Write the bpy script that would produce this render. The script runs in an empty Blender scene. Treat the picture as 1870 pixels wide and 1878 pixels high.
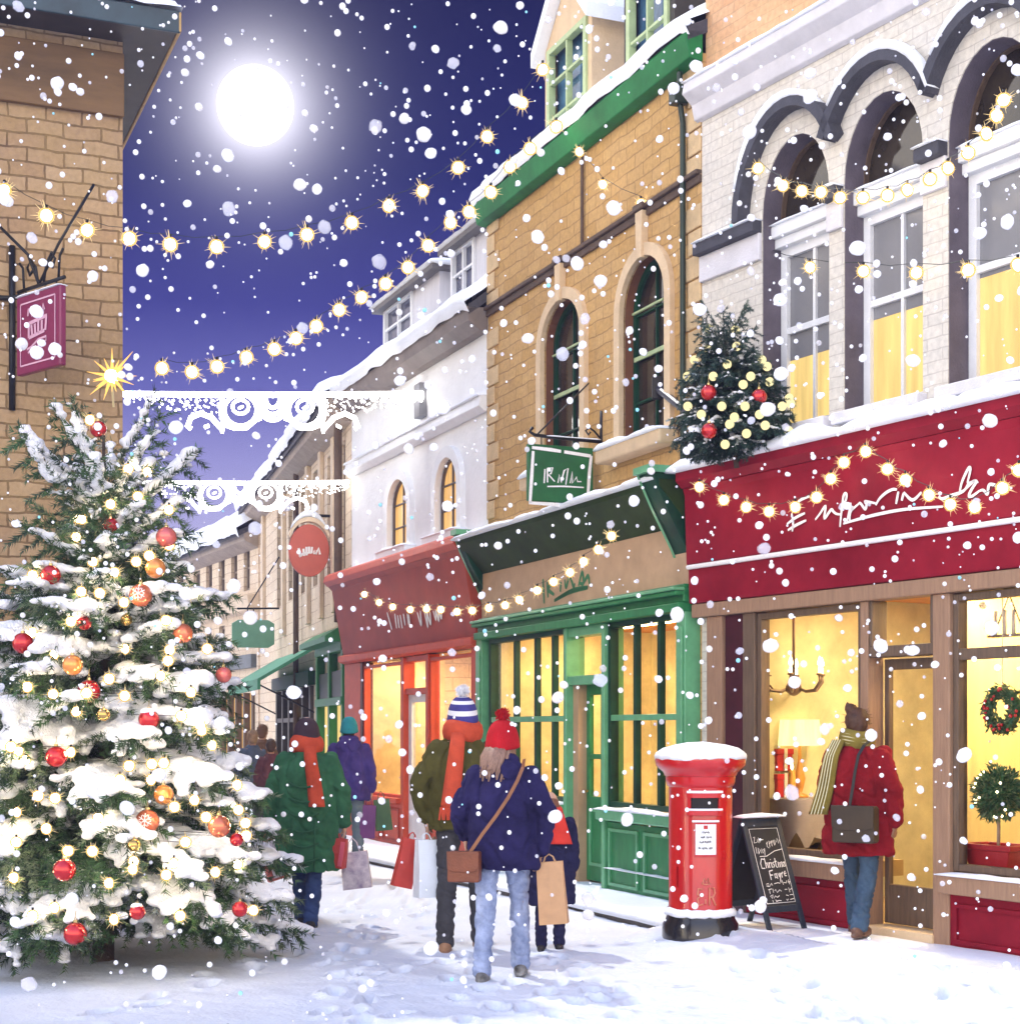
import bpy, bmesh, math, random
from mathutils import Vector, Matrix, noise
rnd = random.Random(7)
PI = math.pi
FILLSKY, SUN, GLS, RLS, BLS, TLS, NFLAKE, HAZE, HG = 2.6, 2.1, 34, 32, 27, 40, 3200, 0.0026, 0.5
SC = bpy.context.scene
COL = SC.collection
# ------------------------------------------------------------------ camera maths
F, CX, HY, EYE = 3000.0, 935.0, 1340.0, 1.6
def ground(px, py, z=0.0):
    d = F * (EYE - z) / (py - HY)
    return Vector(((px - CX) / F * d, d, z))
def at(px, py, d):
    return Vector(((px - CX) / F * d, d, EYE + (HY - py) / F * d))
class Frame:
    """a vertical plane: x runs along it, y goes behind it, z is up"""
    def __init__(s, origin, xdir):
        s.o = Vector((origin[0], origin[1], 0)); x = Vector((xdir[0], xdir[1], 0)).normalized()
        s.x = x; s.y = Vector((-x.y, x.x, 0)); s.ang = math.atan2(x.y, x.x)
    def hit(s, px, off=0.0):
        r = Vector(((px - CX) / F, 1, 0)); n = s.y
        t = (s.o.dot(n) + off) / r.dot(n)
        return r * t
    def u(s, px, off=0.0): return (s.hit(px, off) - s.o).dot(s.x)
    def z(s, px, py, off=0.0): return EYE + (HY - py) / F * s.hit(px, off).y
    def uz(s, px, py, off=0.0): return s.u(px, off), s.z(px, py, off)
    def w(s, u, y, z): return s.o + s.x * u + s.y * y + Vector((0, 0, z))
# ------------------------------------------------------------------ materials
def nt(m):
    m.use_nodes = True
    return m.node_tree.nodes, m.node_tree.links
MATS = {}
def mat(name, col, rough=.6, var=.12, vs=4.0, bump=0.0, bs=60.0, spec=.4, metal=0.0, coat=0.0, emit=None, es=0.0, stretch=None, var2=None):
    if name in MATS: return MATS[name]
    m = bpy.data.materials.new(name); n, l = nt(m); b = n['Principled BSDF']
    b.inputs['Roughness'].default_value = rough; b.inputs['Metallic'].default_value = metal
    b.inputs['Specular IOR Level'].default_value = spec; b.inputs['Coat Weight'].default_value = coat
    b.inputs['Base Color'].default_value = (*col, 1)
    if var > 0 or bump > 0:
        tc = n.new('ShaderNodeTexCoord'); src = tc.outputs['Object']
        if stretch:
            mp = n.new('ShaderNodeMapping'); mp.inputs['Scale'].default_value = stretch; l.new(src, mp.inputs['Vector']); src = mp.outputs['Vector']
    if var > 0:
        ns = n.new('ShaderNodeTexNoise'); ns.inputs['Scale'].default_value = vs; ns.inputs['Detail'].default_value = 6; ns.inputs['Roughness'].default_value = .65
        l.new(src, ns.inputs['Vector'])
        r = n.new('ShaderNodeValToRGB'); e = r.color_ramp.elements
        e[0].position = .3; e[1].position = .72
        c2 = var2 or tuple(min(1, c * (1 + var)) for c in col)
        e[0].color = (*[c * (1 - var) for c in col], 1); e[1].color = (*c2, 1)
        l.new(ns.outputs['Fac'], r.inputs['Fac']); l.new(r.outputs['Color'], b.inputs['Base Color'])
    if bump > 0:
        n2 = n.new('ShaderNodeTexNoise'); n2.inputs['Scale'].default_value = bs; n2.inputs['Detail'].default_value = 5
        l.new(src, n2.inputs['Vector'])
        bp = n.new('ShaderNodeBump'); bp.inputs['Strength'].default_value = bump; bp.inputs['Distance'].default_value = .02
        l.new(n2.outputs['Fac'], bp.inputs['Height']); l.new(bp.outputs['Normal'], b.inputs['Normal'])
    if emit:
        b.inputs['Emission Color'].default_value = (*emit, 1); b.inputs['Emission Strength'].default_value = es
    MATS[name] = m
    return m
def bricks(name, c1, c2, mortar, bw, bh, ms=.012, bump=.6, rough=.85, tint=None, tintamt=.35, smooth=.2, warp=.02):
    if name in MATS: return MATS[name]
    m = bpy.data.materials.new(name); n, l = nt(m); b = n['Principled BSDF']
    b.inputs['Roughness'].default_value = rough; b.inputs['Specular IOR Level'].default_value = .25
    tc = n.new('ShaderNodeTexCoord'); sp = n.new('ShaderNodeSeparateXYZ'); l.new(tc.outputs['Object'], sp.inputs[0])
    ad = n.new('ShaderNodeMath'); ad.operation = 'ADD'; l.new(sp.outputs['X'], ad.inputs[0]); l.new(sp.outputs['Y'], ad.inputs[1])
    cb = n.new('ShaderNodeCombineXYZ'); l.new(ad.outputs[0], cb.inputs['X']); l.new(sp.outputs['Z'], cb.inputs['Y'])
    wn = n.new('ShaderNodeTexNoise'); wn.inputs['Scale'].default_value = 3.5; wn.inputs['Detail'].default_value = 4; l.new(tc.outputs['Object'], wn.inputs['Vector'])
    vm = n.new('ShaderNodeVectorMath'); vm.operation = 'SCALE'; vm.inputs['Scale'].default_value = warp * 2; l.new(wn.outputs['Color'], vm.inputs[0])
    va = n.new('ShaderNodeVectorMath'); va.operation = 'ADD'; l.new(cb.outputs[0], va.inputs[0]); l.new(vm.outputs[0], va.inputs[1])
    br = n.new('ShaderNodeTexBrick'); l.new(va.outputs[0], br.inputs['Vector'])
    br.inputs['Scale'].default_value = 1; br.inputs['Brick Width'].default_value = bw; br.inputs['Row Height'].default_value = bh
    br.inputs['Mortar Size'].default_value = ms; br.inputs['Mortar Smooth'].default_value = smooth; br.inputs['Bias'].default_value = 0
    br.inputs['Color1'].default_value = (*c1, 1); br.inputs['Color2'].default_value = (*c2, 1); br.inputs['Mortar'].default_value = (*mortar, 1)
    out = br.outputs['Color']
    ns = n.new('ShaderNodeTexNoise'); ns.inputs['Scale'].default_value = 1.7; ns.inputs['Detail'].default_value = 8; ns.inputs['Roughness'].default_value = .7
    l.new(tc.outputs['Object'], ns.inputs['Vector'])
    mr = n.new('ShaderNodeMapRange'); mr.inputs['From Min'].default_value = .35; mr.inputs['From Max'].default_value = .7; l.new(ns.outputs['Fac'], mr.inputs['Value'])
    mr.inputs['To Max'].default_value = tintamt
    mx = n.new('ShaderNodeMix'); mx.data_type = 'RGBA'; l.new(mr.outputs[0], mx.inputs['Factor']); l.new(out, mx.inputs['A'])
    mx.inputs['B'].default_value = (*(tint or c2), 1); 
    n3 = n.new('ShaderNodeTexNoise'); n3.inputs['Scale'].default_value = 22; n3.inputs['Detail'].default_value = 6; l.new(tc.outputs['Object'], n3.inputs['Vector'])
    hs = n.new('ShaderNodeHueSaturation'); mv = n.new('ShaderNodeMapRange'); mv.inputs['To Min'].default_value = .7; mv.inputs['To Max'].default_value = 1.3
    l.new(n3.outputs['Fac'], mv.inputs['Value']); l.new(mv.outputs[0], hs.inputs['Value']); l.new(mx.outputs['Result'], hs.inputs['Color'])
    l.new(hs.outputs['Color'], b.inputs['Base Color'])
    sm = n.new('ShaderNodeMath'); sm.operation = 'MULTIPLY_ADD'; l.new(n3.outputs['Fac'], sm.inputs[0]); sm.inputs[1].default_value = .5
    iv = n.new('ShaderNodeMath'); iv.operation = 'SUBTRACT'; iv.inputs[0].default_value = 1; l.new(br.outputs['Fac'], iv.inputs[1]); l.new(iv.outputs[0], sm.inputs[2])
    bp = n.new('ShaderNodeBump'); bp.inputs['Strength'].default_value = bump; bp.inputs['Distance'].default_value = .015
    l.new(sm.outputs[0], bp.inputs['Height']); l.new(bp.outputs['Normal'], b.inputs['Normal'])
    MATS[name] = m
    return m
def emis(name, col, s):
    if name in MATS: return MATS[name]
    m = bpy.data.materials.new(name); n, l = nt(m); n.remove(n['Principled BSDF'])
    e = n.new('ShaderNodeEmission'); e.inputs['Color'].default_value = (*col, 1); e.inputs['Strength'].default_value = s
    l.new(e.outputs[0], n['Material Output'].inputs['Surface']); MATS[name] = m
    return m
def curtain(name, col, s, vs=3.0, stretch=(6, 6, .6)):
    """a lit blind or curtain behind glass: glows unevenly in vertical folds"""
    if name in MATS: return MATS[name]
    m = bpy.data.materials.new(name); n, l = nt(m); b = n['Principled BSDF']
    b.inputs['Base Color'].default_value = (*[c * .22 for c in col], 1); b.inputs['Roughness'].default_value = .25; b.inputs['Specular IOR Level'].default_value = .5
    tc = n.new('ShaderNodeTexCoord'); mp = n.new('ShaderNodeMapping'); mp.inputs['Scale'].default_value = stretch; l.new(tc.outputs['Object'], mp.inputs['Vector'])
    ns = n.new('ShaderNodeTexNoise'); ns.inputs['Scale'].default_value = vs; ns.inputs['Detail'].default_value = 4; l.new(mp.outputs[0], ns.inputs['Vector'])
    mr = n.new('ShaderNodeMapRange'); mr.inputs['From Min'].default_value = .3; mr.inputs['From Max'].default_value = .7
    mr.inputs['To Min'].default_value = s * .72; mr.inputs['To Max'].default_value = s * 1.15
    l.new(ns.outputs['Fac'], mr.inputs['Value']); l.new(mr.outputs[0], b.inputs['Emission Strength']); b.inputs['Emission Color'].default_value = (*col, 1)
    MATS[name] = m
    return m
def glassmat():
    m = bpy.data.materials.new('window_glass'); n, l = nt(m); n.remove(n['Principled BSDF'])
    t = n.new('ShaderNodeBsdfTransparent'); t.inputs['Color'].default_value = (.97, .97, .95, 1); g = n.new('ShaderNodeBsdfGlossy'); g.inputs['Roughness'].default_value = .03
    lw = n.new('ShaderNodeFresnel'); lw.inputs['IOR'].default_value = 1.22
    mx = n.new('ShaderNodeMixShader'); l.new(lw.outputs[0], mx.inputs[0]); l.new(t.outputs[0], mx.inputs[1]); l.new(g.outputs[0], mx.inputs[2])
    l.new(mx.outputs[0], n['Material Output'].inputs['Surface'])
    return m
def flakemat(name, col, alpha):
    m = bpy.data.materials.new(name); n, l = nt(m); n.remove(n['Principled BSDF'])
    d = n.new('ShaderNodeBsdfDiffuse'); d.inputs['Color'].default_value = (*col, 1)
    tl = n.new('ShaderNodeBsdfTranslucent'); tl.inputs['Color'].default_value = (*col, 1)
    m1 = n.new('ShaderNodeMixShader'); m1.inputs[0].default_value = .35; l.new(d.outputs[0], m1.inputs[1]); l.new(tl.outputs[0], m1.inputs[2])
    t = n.new('ShaderNodeBsdfTransparent'); mx = n.new('ShaderNodeMixShader')
    # thin towards the rim like a loose clump of crystals
    lw = n.new('ShaderNodeLayerWeight'); lw.inputs['Blend'].default_value = .35
    mr = n.new('ShaderNodeMapRange'); mr.inputs['From Min'].default_value = .28; mr.inputs['From Max'].default_value = .95; mr.inputs['To Min'].default_value = alpha; mr.inputs['To Max'].default_value = 0
    l.new(lw.outputs['Facing'], mr.inputs['Value']); l.new(mr.outputs[0], mx.inputs[0])
    l.new(t.outputs[0], mx.inputs[1]); l.new(m1.outputs[0], mx.inputs[2]); l.new(mx.outputs[0], n['Material Output'].inputs['Surface'])
    return m
GLASS = glassmat()
SNOW = mat('snow', (.84, .87, .92), rough=.75, var=.05, vs=3, bump=.35, bs=35, spec=.3)
SNOWT = mat('bough_snow', (.86, .86, .88), rough=.8, var=.06, vs=8, bump=.8, bs=70, spec=.2)
# ------------------------------------------------------------------ mesh builder
class MB:
    def __init__(s): s.v, s.f, s.m, s.i = [], [], [], 0
    def add(s, vs, fs):
        o = len(s.v); s.v += [tuple(v) for v in vs]
        for f in fs: s.f.append(tuple(o + k for k in f)); s.m.append(s.i)
        return s
    def quad(s, *p): return s.add(p, [tuple(range(len(p)))])
    def box(s, x0, x1, y0, y1, z0, z1):
        v = [(x0, y0, z0), (x1, y0, z0), (x1, y1, z0), (x0, y1, z0), (x0, y0, z1), (x1, y0, z1), (x1, y1, z1), (x0, y1, z1)]
        return s.add(v, [(0, 3, 2, 1), (4, 5, 6, 7), (0, 1, 5, 4), (1, 2, 6, 5), (2, 3, 7, 6), (3, 0, 4, 7)])
    def prism(s, prof, axis, a, b):
        """extrude a closed 2D profile [(p, q)...] along an axis: 'x' -> (y, z), 'y' -> (x, z), 'z' -> (x, y)"""
        f = {'x': lambda t, p, q: (t, p, q), 'y': lambda t, p, q: (p, t, q), 'z': lambda t, p, q: (p, q, t)}[axis]
        n = len(prof); v = [f(a, *p) for p in prof] + [f(b, *p) for p in prof]
        fs = [tuple(range(n))[::-1], tuple(range(n, 2 * n))] + [(i, (i + 1) % n, n + (i + 1) % n, n + i) for i in range(n)]
        return s.add(v, fs)
    def tube(s, pts, r, n=8, cap=True, closed=False):
        pts = [Vector(p) for p in pts]; k = len(pts); rs = r if isinstance(r, (list, tuple)) else [r] * k
        rings = []; up = None
        for i, p in enumerate(pts):
            a = pts[(i - 1) % k] if (closed or i > 0) else p; c = pts[(i + 1) % k] if (closed or i < k - 1) else p
            d = (c - a)
            d = d.normalized() if d.length > 1e-9 else Vector((0, 0, 1))
            if up is None:
                up = Vector((0, 0, 1)) if abs(d.z) < .9 else Vector((1, 0, 0))
            sd = d.cross(up)
            if sd.length < 1e-6: sd = d.orthogonal()
            sd.normalize(); up = sd.cross(d).normalized()
            rings.append([p + (sd * math.cos(2 * PI * j / n) + up * math.sin(2 * PI * j / n)) * rs[i] for j in range(n)])
        v = [q for ring in rings for q in ring]; fs = []
        for i in range(k if closed else k - 1):
            b = ((i + 1) % k) * n
            for j in range(n): fs.append((i * n + j, i * n + (j + 1) % n, b + (j + 1) % n, b + j))
        if cap and not closed: fs += [tuple(range(n))[::-1], tuple(range((k - 1) * n, k * n))]
        return s.add(v, fs)
    def loft(s, rings, cap=True):
        n = len(rings[0]); v = [p for r in rings for p in r]; fs = []
        for i in range(len(rings) - 1):
            for j in range(n): fs.append((i * n + j, i * n + (j + 1) % n, (i + 1) * n + (j + 1) % n, (i + 1) * n + j))
        if cap: fs += [tuple(range(n))[::-1], tuple(range((len(rings) - 1) * n, len(rings) * n))]
        return s.add(v, fs)
    def rings(s, rr, n=24, cap=True):
        """rr: (cx, cy, z, rx, ry)"""
        return s.loft([[(cx + rx * math.cos(2 * PI * j / n), cy + ry * math.sin(2 * PI * j / n), z) for j in range(n)] for cx, cy, z, rx, ry in rr], cap)
    def lathe(s, prof, c=(0, 0, 0), n=28):
        return s.rings([(c[0], c[1], c[2] + z, max(r, 1e-4), max(r, 1e-4)) for r, z in prof], n)
    def ball(s, c, r, nu=14, nv=9, rot=None):
        r = (r, r, r) if not isinstance(r, (tuple, list)) else r; c = Vector(c); rings = []
        v = [None]; vs = []; fs = []
        vs.append((0, 0, -r[2]))
        for i in range(1, nv):
            a = -PI / 2 + PI * i / nv
            for j in range(nu):
                b = 2 * PI * j / nu
                vs.append((r[0] * math.cos(a) * math.cos(b), r[1] * math.cos(a) * math.sin(b), r[2] * math.sin(a)))
        vs.append((0, 0, r[2])); t = len(vs) - 1
        for j in range(nu): fs.append((0, 1 + (j + 1) % nu, 1 + j)); fs.append((t, t - nu + j, t - nu + (j + 1) % nu))
        for i in range(nv - 2):
            for j in range(nu):
                fs.append((1 + i * nu + j, 1 + i * nu + (j + 1) % nu, 1 + (i + 1) * nu + (j + 1) % nu, 1 + (i + 1) * nu + j))
        if rot is not None: vs = [rot @ Vector(q) for q in vs]
        return s.add([c + Vector(q) for q in vs], fs)
    def cone(s, p0, r0, p1, r1, n=12):
        """a limb: tapered, round at both ends"""
        p0, p1 = Vector(p0), Vector(p1); s.tube([p0, p1], [r0, r1], n); s.ball(p0, r0, n, 8); s.ball(p1, r1, n, 8); return s
    def ribbon(s, pts, w, y=0.0, taper=True):
        """flat hand-painted stroke in the x-z plane at depth y; pts (x, z)"""
        L = []; k = len(pts)
        for i, p in enumerate(pts):
            a = pts[max(0, i - 1)]; c = pts[min(k - 1, i + 1)]; dx, dz = c[0] - a[0], c[1] - a[1]; d = math.hypot(dx, dz) or 1
            ww = w * (.5 if not taper else (.3 + .2 * math.sin(PI * (i + .6) / (k + .2))))
            L.append(((p[0] - dz / d * ww, y, p[1] + dx / d * ww), (p[0] + dz / d * ww, y, p[1] - dx / d * ww)))
        for i in range(k - 1): s.quad(L[i][1], L[i + 1][1], L[i + 1][0], L[i][0])
        return s
    def mesh(s, name, mats, smooth=False):
        me = bpy.data.meshes.new(name); me.from_pydata(s.v, [], s.f)
        for m in (mats if isinstance(mats, (list, tuple)) else [mats]): me.materials.append(m)
        if any(s.m): me.polygons.foreach_set('material_index', s.m)
        if smooth: me.polygons.foreach_set('use_smooth', [True] * len(me.polygons))
        me.update(); return me
    def build(s, name, mats, parent=None, smooth=False, bev=0.0, loc=None, auto=None, label=None):
        o = obj(name, s.mesh(name, mats, smooth), parent, loc)
        bm = bmesh.new(); bm.from_mesh(o.data); bmesh.ops.recalc_face_normals(bm, faces=bm.faces)
        if auto is not None:
            for e in bm.edges:
                if len(e.link_faces) == 2 and e.calc_face_angle(0) > math.radians(auto): e.smooth = False
        bm.to_mesh(o.data); bm.free()
        if bev:
            md = o.modifiers.new('bevel', 'BEVEL'); md.width = bev; md.segments = 2; md.limit_method = 'ANGLE'; md.angle_limit = math.radians(50)
        if label: o['label'] = label
        return o
def obj(name, data, parent=None, loc=None):
    o = bpy.data.objects.new(name, data); COL.objects.link(o)
    if parent: o.parent = parent
    if loc is not None: o.location = loc
    return o
def tag(o, label=None, cat=None, group=None, kind=None):
    for k, v in (('label', label), ('category', cat), ('group', group), ('kind', kind)):
        if v: o[k] = v
    return o
def thing(name, label, cat, loc=(0, 0, 0), rz=0.0, group=None):
    o = obj(name, None, None, loc); o.rotation_euler = (0, 0, rz); o.empty_display_size = .1
    return tag(o, label, cat, group)
def fthing(name, fr, label, cat, group=None): return thing(name, label, cat, fr.o, fr.ang, group)
DG = bpy.context.evaluated_depsgraph_get
def remesh(mb, voxel, smooth=3, disp=None):
    """fuse a pile of overlapping solids into one continuous skin"""
    me = mb.mesh('tmp', [], False); o = obj('tmp', me)
    md = o.modifiers.new('r', 'REMESH'); md.mode = 'VOXEL'; md.voxel_size = voxel
    if smooth:
        sm = o.modifiers.new('s', 'SMOOTH'); sm.factor = .5; sm.iterations = smooth
    dg = DG(); dg.update()
    out = bpy.data.meshes.new_from_object(o.evaluated_get(dg)); bpy.data.objects.remove(o); bpy.data.meshes.remove(me)
    if disp:
        vs = out.vertices
        ns = [v.normal.copy() for v in vs]
        for v, nn in zip(vs, ns): v.co += nn * disp(v.co)
    out.polygons.foreach_set('use_smooth', [True] * len(out.polygons)); out.update()
    return out
def skin(name, mb, mats, parent, voxel, smooth=3, disp=None, label=None):
    me = remesh(mb, voxel, smooth, disp); me.name = name
    for m in (mats if isinstance(mats, (list, tuple)) else [mats]): me.materials.append(m)
    o = obj(name, me, parent)
    if label: o['label'] = label
    return o
def nz(p, s, seed=0.0): return noise.noise(Vector((p[0] * s + seed, p[1] * s - seed * .7, p[2] * s + seed * .3)))
def snow_pad(mb, x0, x1, y0, y1, z, h, seed=0, res=.07, over=.015, zf=None):
    """a rounded, lumpy strip of lying snow along x"""
    n = max(3, int((x1 - x0) / res)); rings = []
    for i in range(n + 1):
        t = i / n; x = x0 + (x1 - x0) * t; hh = h * (.75 + .55 * nz((x, seed, 0), 2.2, seed) + .3 * nz((x, seed, 5), 7, seed))
        e = min(1, min(t, 1 - t) * n * .5 + .35); hh *= e; o = over * (1 + .9 * nz((x, 3, seed), 6)); zz = z + (zf(x) if zf else 0)
        ym, w = (y0 + y1) / 2, (y1 - y0) / 2 + o
        rings.append([(x, ym + w * c, zz + (hh * s if s > 0 else h * .35 * s)) for c, s in
                      ((-.9, -.25), (-1, .15), (-.93, .55), (-.7, .85), (-.35, 1), (.1, 1.02), (.5, .97), (.85, .8), (1, .4), (1, -.05))])
    return mb.loft(rings)
def arch_pts(u0, u1, zs, rise, n=14):
    c, a = (u0 + u1) / 2, (u1 - u0) / 2
    return [(c - a * math.cos(PI * i / n), zs + rise * math.sin(PI * i / n)) for i in range(n + 1)]
def outline(u0, u1, z0, z1, rise=0.0, n=14):
    if rise <= 0: return [(u0, z0), (u0, z1), (u1, z1), (u1, z0)]
    return [(u0, z0)] + arch_pts(u0, u1, z1 - rise, rise, n) + [(u1, z0)]
def wall(mb, u0, u1, z0, z1, ops, th=.25, y=0.0):
    us = sorted({u0, u1} | {q for o in ops for q in o[:2]}); zs = sorted({z0, z1} | {q for o in ops for q in o[2:4]})
    for a, b in zip(us, us[1:]):
        for c, d in zip(zs, zs[1:]):
            m, k = (a + b) / 2, (c + d) / 2
            if any(o[0] < m < o[1] and o[2] < k < o[3] for o in ops): continue
            mb.quad((a, y, c), (b, y, c), (b, y, d), (a, y, d))
    for o in ops:
        rise = o[4] if len(o) > 4 else 0; ol = outline(*o[:4], rise)
        if rise > 0:
            ar = ol[1:-1]
            for p, q in zip(ar, ar[1:]): mb.quad((p[0], y, p[1]), (q[0], y, q[1]), (q[0], y, o[3]), (p[0], y, o[3]))
        for p, q in zip(ol, ol[1:] + ol[:1]): mb.quad((p[0], y, p[1]), (p[0], y + th, p[1]), (q[0], y + th, q[1]), (q[0], y, q[1]))
    # returns at the ends and the top
    mb.quad((u0, y, z0), (u0, y, z1), (u0, y + 5, z1), (u0, y + 5, z0)); mb.quad((u1, y, z0), (u1, y + 5, z0), (u1, y + 5, z1), (u1, y, z1))
    mb.quad((u0, y, z1), (u1, y, z1), (u1, y + 5, z1), (u0, y + 5, z1))
    return mb
def band(mb, inner, outer, y0, y1):
    """a solid moulding between two outlines of equal length (open at the ends)"""
    n = len(inner)
    for i in range(n - 1):
        a, b, c, d = inner[i], inner[i + 1], outer[i + 1], outer[i]
        mb.quad((a[0], y0, a[1]), (b[0], y0, b[1]), (c[0], y0, c[1]), (d[0], y0, d[1]))
        mb.quad((d[0], y0, d[1]), (c[0], y0, c[1]), (c[0], y1, c[1]), (d[0], y1, d[1]))
        mb.quad((a[0], y1, a[1]), (b[0], y1, b[1]), (b[0], y0, b[1]), (a[0], y0, a[1]))
    for i in (0, n - 1):
        a, d = inner[i], outer[i]; mb.quad((a[0], y0, a[1]), (d[0], y0, d[1]), (d[0], y1, d[1]), (a[0], y1, a[1]))
    return mb
def surround(mb, u0, u1, z0, z1, rise, w, y0, y1, n=14):
    return band(mb, outline(u0, u1, z0, z1, rise, n), outline(u0 - w, u1 + w, z0, z1 + w, rise + (w if rise > 0 else 0), n), y0, y1)
def window(parent, u0, u1, z0, z1, rise, y, fm, panes, nx=2, nz_=2, fw=.05, bw=.025, hbars=None, name='window'):
    """frame with glazing bars; panes = [(material, z_from, z_to)] or one material"""
    m = MB(); ol = outline(u0, u1, z0, z1, rise); r2 = max(rise - fw, .01) if rise > 0 else 0
    il = outline(u0 + fw, u1 - fw, z0 + fw, z1 - fw, r2)
    band(m, il + il[:1], ol + ol[:1], y - .03, y + .03)
    if rise <= 0: pass
    def top(u):
        if rise <= 0: return z1 - fw
        c, a = (u0 + u1) / 2, (u1 - u0) / 2 - fw
        return z1 - fw - r2 + r2 * math.sqrt(max(0, 1 - ((u - c) / a) ** 2))
    for i in range(1, nx):
        u = u0 + (u1 - u0) * i / nx; m.box(u - bw / 2, u + bw / 2, y - .022, y + .02, z0 + fw, top(u))
    for k, zz in enumerate(hbars if hbars is not None else [z0 + (z1 - z0) * j / nz_ for j in range(1, nz_)]):
        b = bw * (1.8 if hbars is not None and k == 0 else 1)
        a = (u1 - u0) / 2 - fw; c = (u0 + u1) / 2
        if rise > 0 and zz > z1 - fw - r2: a *= math.sqrt(max(0, 1 - ((zz - (z1 - fw - r2)) / r2) ** 2))
        m.box(c - a, c + a, y - .026, y + .02, zz - b / 2, zz + b / 2)
    fo = m.build(name, fm, parent, bev=.004)
    if not isinstance(panes, list): panes = [(panes, z0, z1)]
    for pm, a, b in panes:
        g = MB(); poly = [p for p in il]
        if len(panes) > 1 or a > z0: poly = clipz(il, a, b)
        g.quad(*[(p[0], y + .005, p[1]) for p in poly]); g.build('glass', pm, fo)
    return fo
def clipz(poly, a, b):
    for lim, sg in ((a, 1), (b, -1)):
        out = []
        for p, q in zip(poly, poly[1:] + poly[:1]):
            ip, iq = (p[1] - lim) * sg >= 0, (q[1] - lim) * sg >= 0
            if ip: out.append(p)
            if ip != iq:
                t = (lim - p[1]) / (q[1] - p[1]); out.append((p[0] + t * (q[0] - p[0]), lim))
        poly = out
    return poly
def strokes(fr, off, lists, w, y, jit=0.0):
    """hand lettering: pixel polylines laid on a frame's plane"""
    m = MB()
    for pl in lists:
        pts = [fr.uz(px, py, off) for px, py in pl]; fine = []
        for i in range(len(pts) - 1):
            P = [pts[max(0, i - 1)], pts[i], pts[i + 1], pts[min(len(pts) - 1, i + 2)]]
            for k in range(5):
                t = k / 5; c = (-.5 * t + t * t - .5 * t ** 3, 1 - 2.5 * t * t + 1.5 * t ** 3, .5 * t + 2 * t * t - 1.5 * t ** 3, -.5 * t * t + .5 * t ** 3)
                fine.append(tuple(sum(cc * p[a] for cc, p in zip(c, P)) for a in (0, 1)))
        m.ribbon(fine + [pts[-1]], w, y)
    return m
def crop(x0, y0, s, lists): return [[(x0 + a / s, y0 + b / s) for a, b in pl] for pl in lists]
# ------------------------------------------------------------------ camera, sky, moonlight
cam = bpy.data.cameras.new('camera'); co = obj('camera', cam, None, (0, 0, EYE)); co.rotation_euler = (PI / 2, 0, 0)
cam.sensor_fit = 'HORIZONTAL'; cam.sensor_width = 36; cam.lens = 36 * F / 1870; cam.shift_y = (HY - 939) / 1870; cam.clip_end = 6000; cam.clip_start = .1
SC.camera = co
SC.view_settings.view_transform = 'Standard'; SC.view_settings.look = 'None'; SC.view_settings.exposure = .3; SC.view_settings.gamma = 1
SC.render.engine = 'CYCLES'; cy = SC.cycles; cy.use_denoising = True; cy.max_bounces = 5; cy.volume_bounces = 0; cy.transparent_max_bounces = 24; cy.sample_clamp_indirect = 4; cy.caustics_reflective = False; cy.caustics_refractive = False
moon_dir = Vector(((468 - CX) / F, 1, (HY - 193) / F)).normalized()
W = bpy.data.worlds.new('World'); SC.world = W; W.use_nodes = True; wn, wl = W.node_tree.nodes, W.node_tree.links
bg = wn['Background']; tc = wn.new('ShaderNodeTexCoord'); sx = wn.new('ShaderNodeSeparateXYZ'); wl.new(tc.outputs['Generated'], sx.inputs[0])
def ramp(stops):
    r = wn.new('ShaderNodeValToRGB'); e = r.color_ramp.elements
    while len(e) < len(stops): e.new(.5)
    for k, (p, c) in enumerate(stops): e[k].position = p; e[k].color = (*c, 1)
    return r
east = ramp([(0, (.50, .48, .72)), (.12, (.40, .38, .66)), (.16, (.27, .26, .56)), (.20, (.115, .115, .40)), (.25, (.035, .037, .235)), (.32, (.006, .010, .115)), (.42, (.002, .003, .055)), (1, (.03, .04, .16))])
wl.new(sx.outputs['Z'], east.inputs[0])
# bright sky added out of view, behind and left, to light the facades
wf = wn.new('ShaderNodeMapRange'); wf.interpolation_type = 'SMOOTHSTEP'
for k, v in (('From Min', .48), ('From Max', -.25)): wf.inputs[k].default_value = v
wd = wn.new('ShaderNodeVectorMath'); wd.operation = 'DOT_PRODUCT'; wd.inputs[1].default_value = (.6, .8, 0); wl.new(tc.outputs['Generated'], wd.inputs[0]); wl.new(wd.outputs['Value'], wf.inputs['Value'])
fill_sky = ramp([(0, (1.36, 1.15, .90)), (.3, (1.08, 1.0, .90)), (.6, (.46, .54, .76)), (1, (.19, .27, .56))]); wl.new(sx.outputs['Z'], fill_sky.inputs[0])
wsc = wn.new('ShaderNodeVectorMath'); wsc.operation = 'SCALE'; wsc.inputs['Scale'].default_value = FILLSKY; wl.new(fill_sky.outputs[0], wsc.inputs[0])
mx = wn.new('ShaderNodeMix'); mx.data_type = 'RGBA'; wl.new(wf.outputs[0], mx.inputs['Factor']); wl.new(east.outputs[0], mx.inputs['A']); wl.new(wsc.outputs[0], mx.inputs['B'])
ds = wn.new('ShaderNodeVectorMath'); ds.operation = 'DISTANCE'; ds.inputs[1].default_value = moon_dir; wl.new(tc.outputs['Generated'], ds.inputs[0])
def mth(op, a, b):
    m = wn.new('ShaderNodeMath'); m.operation = op
    for k, v in enumerate((a, b)):
        if isinstance(v, (int, float)): m.inputs[k].default_value = v
        else: wl.new(v, m.inputs[k])
    return m.outputs[0]
dd = mth('MAXIMUM', mth('SUBTRACT', ds.outputs['Value'], .021), 0)
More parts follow.
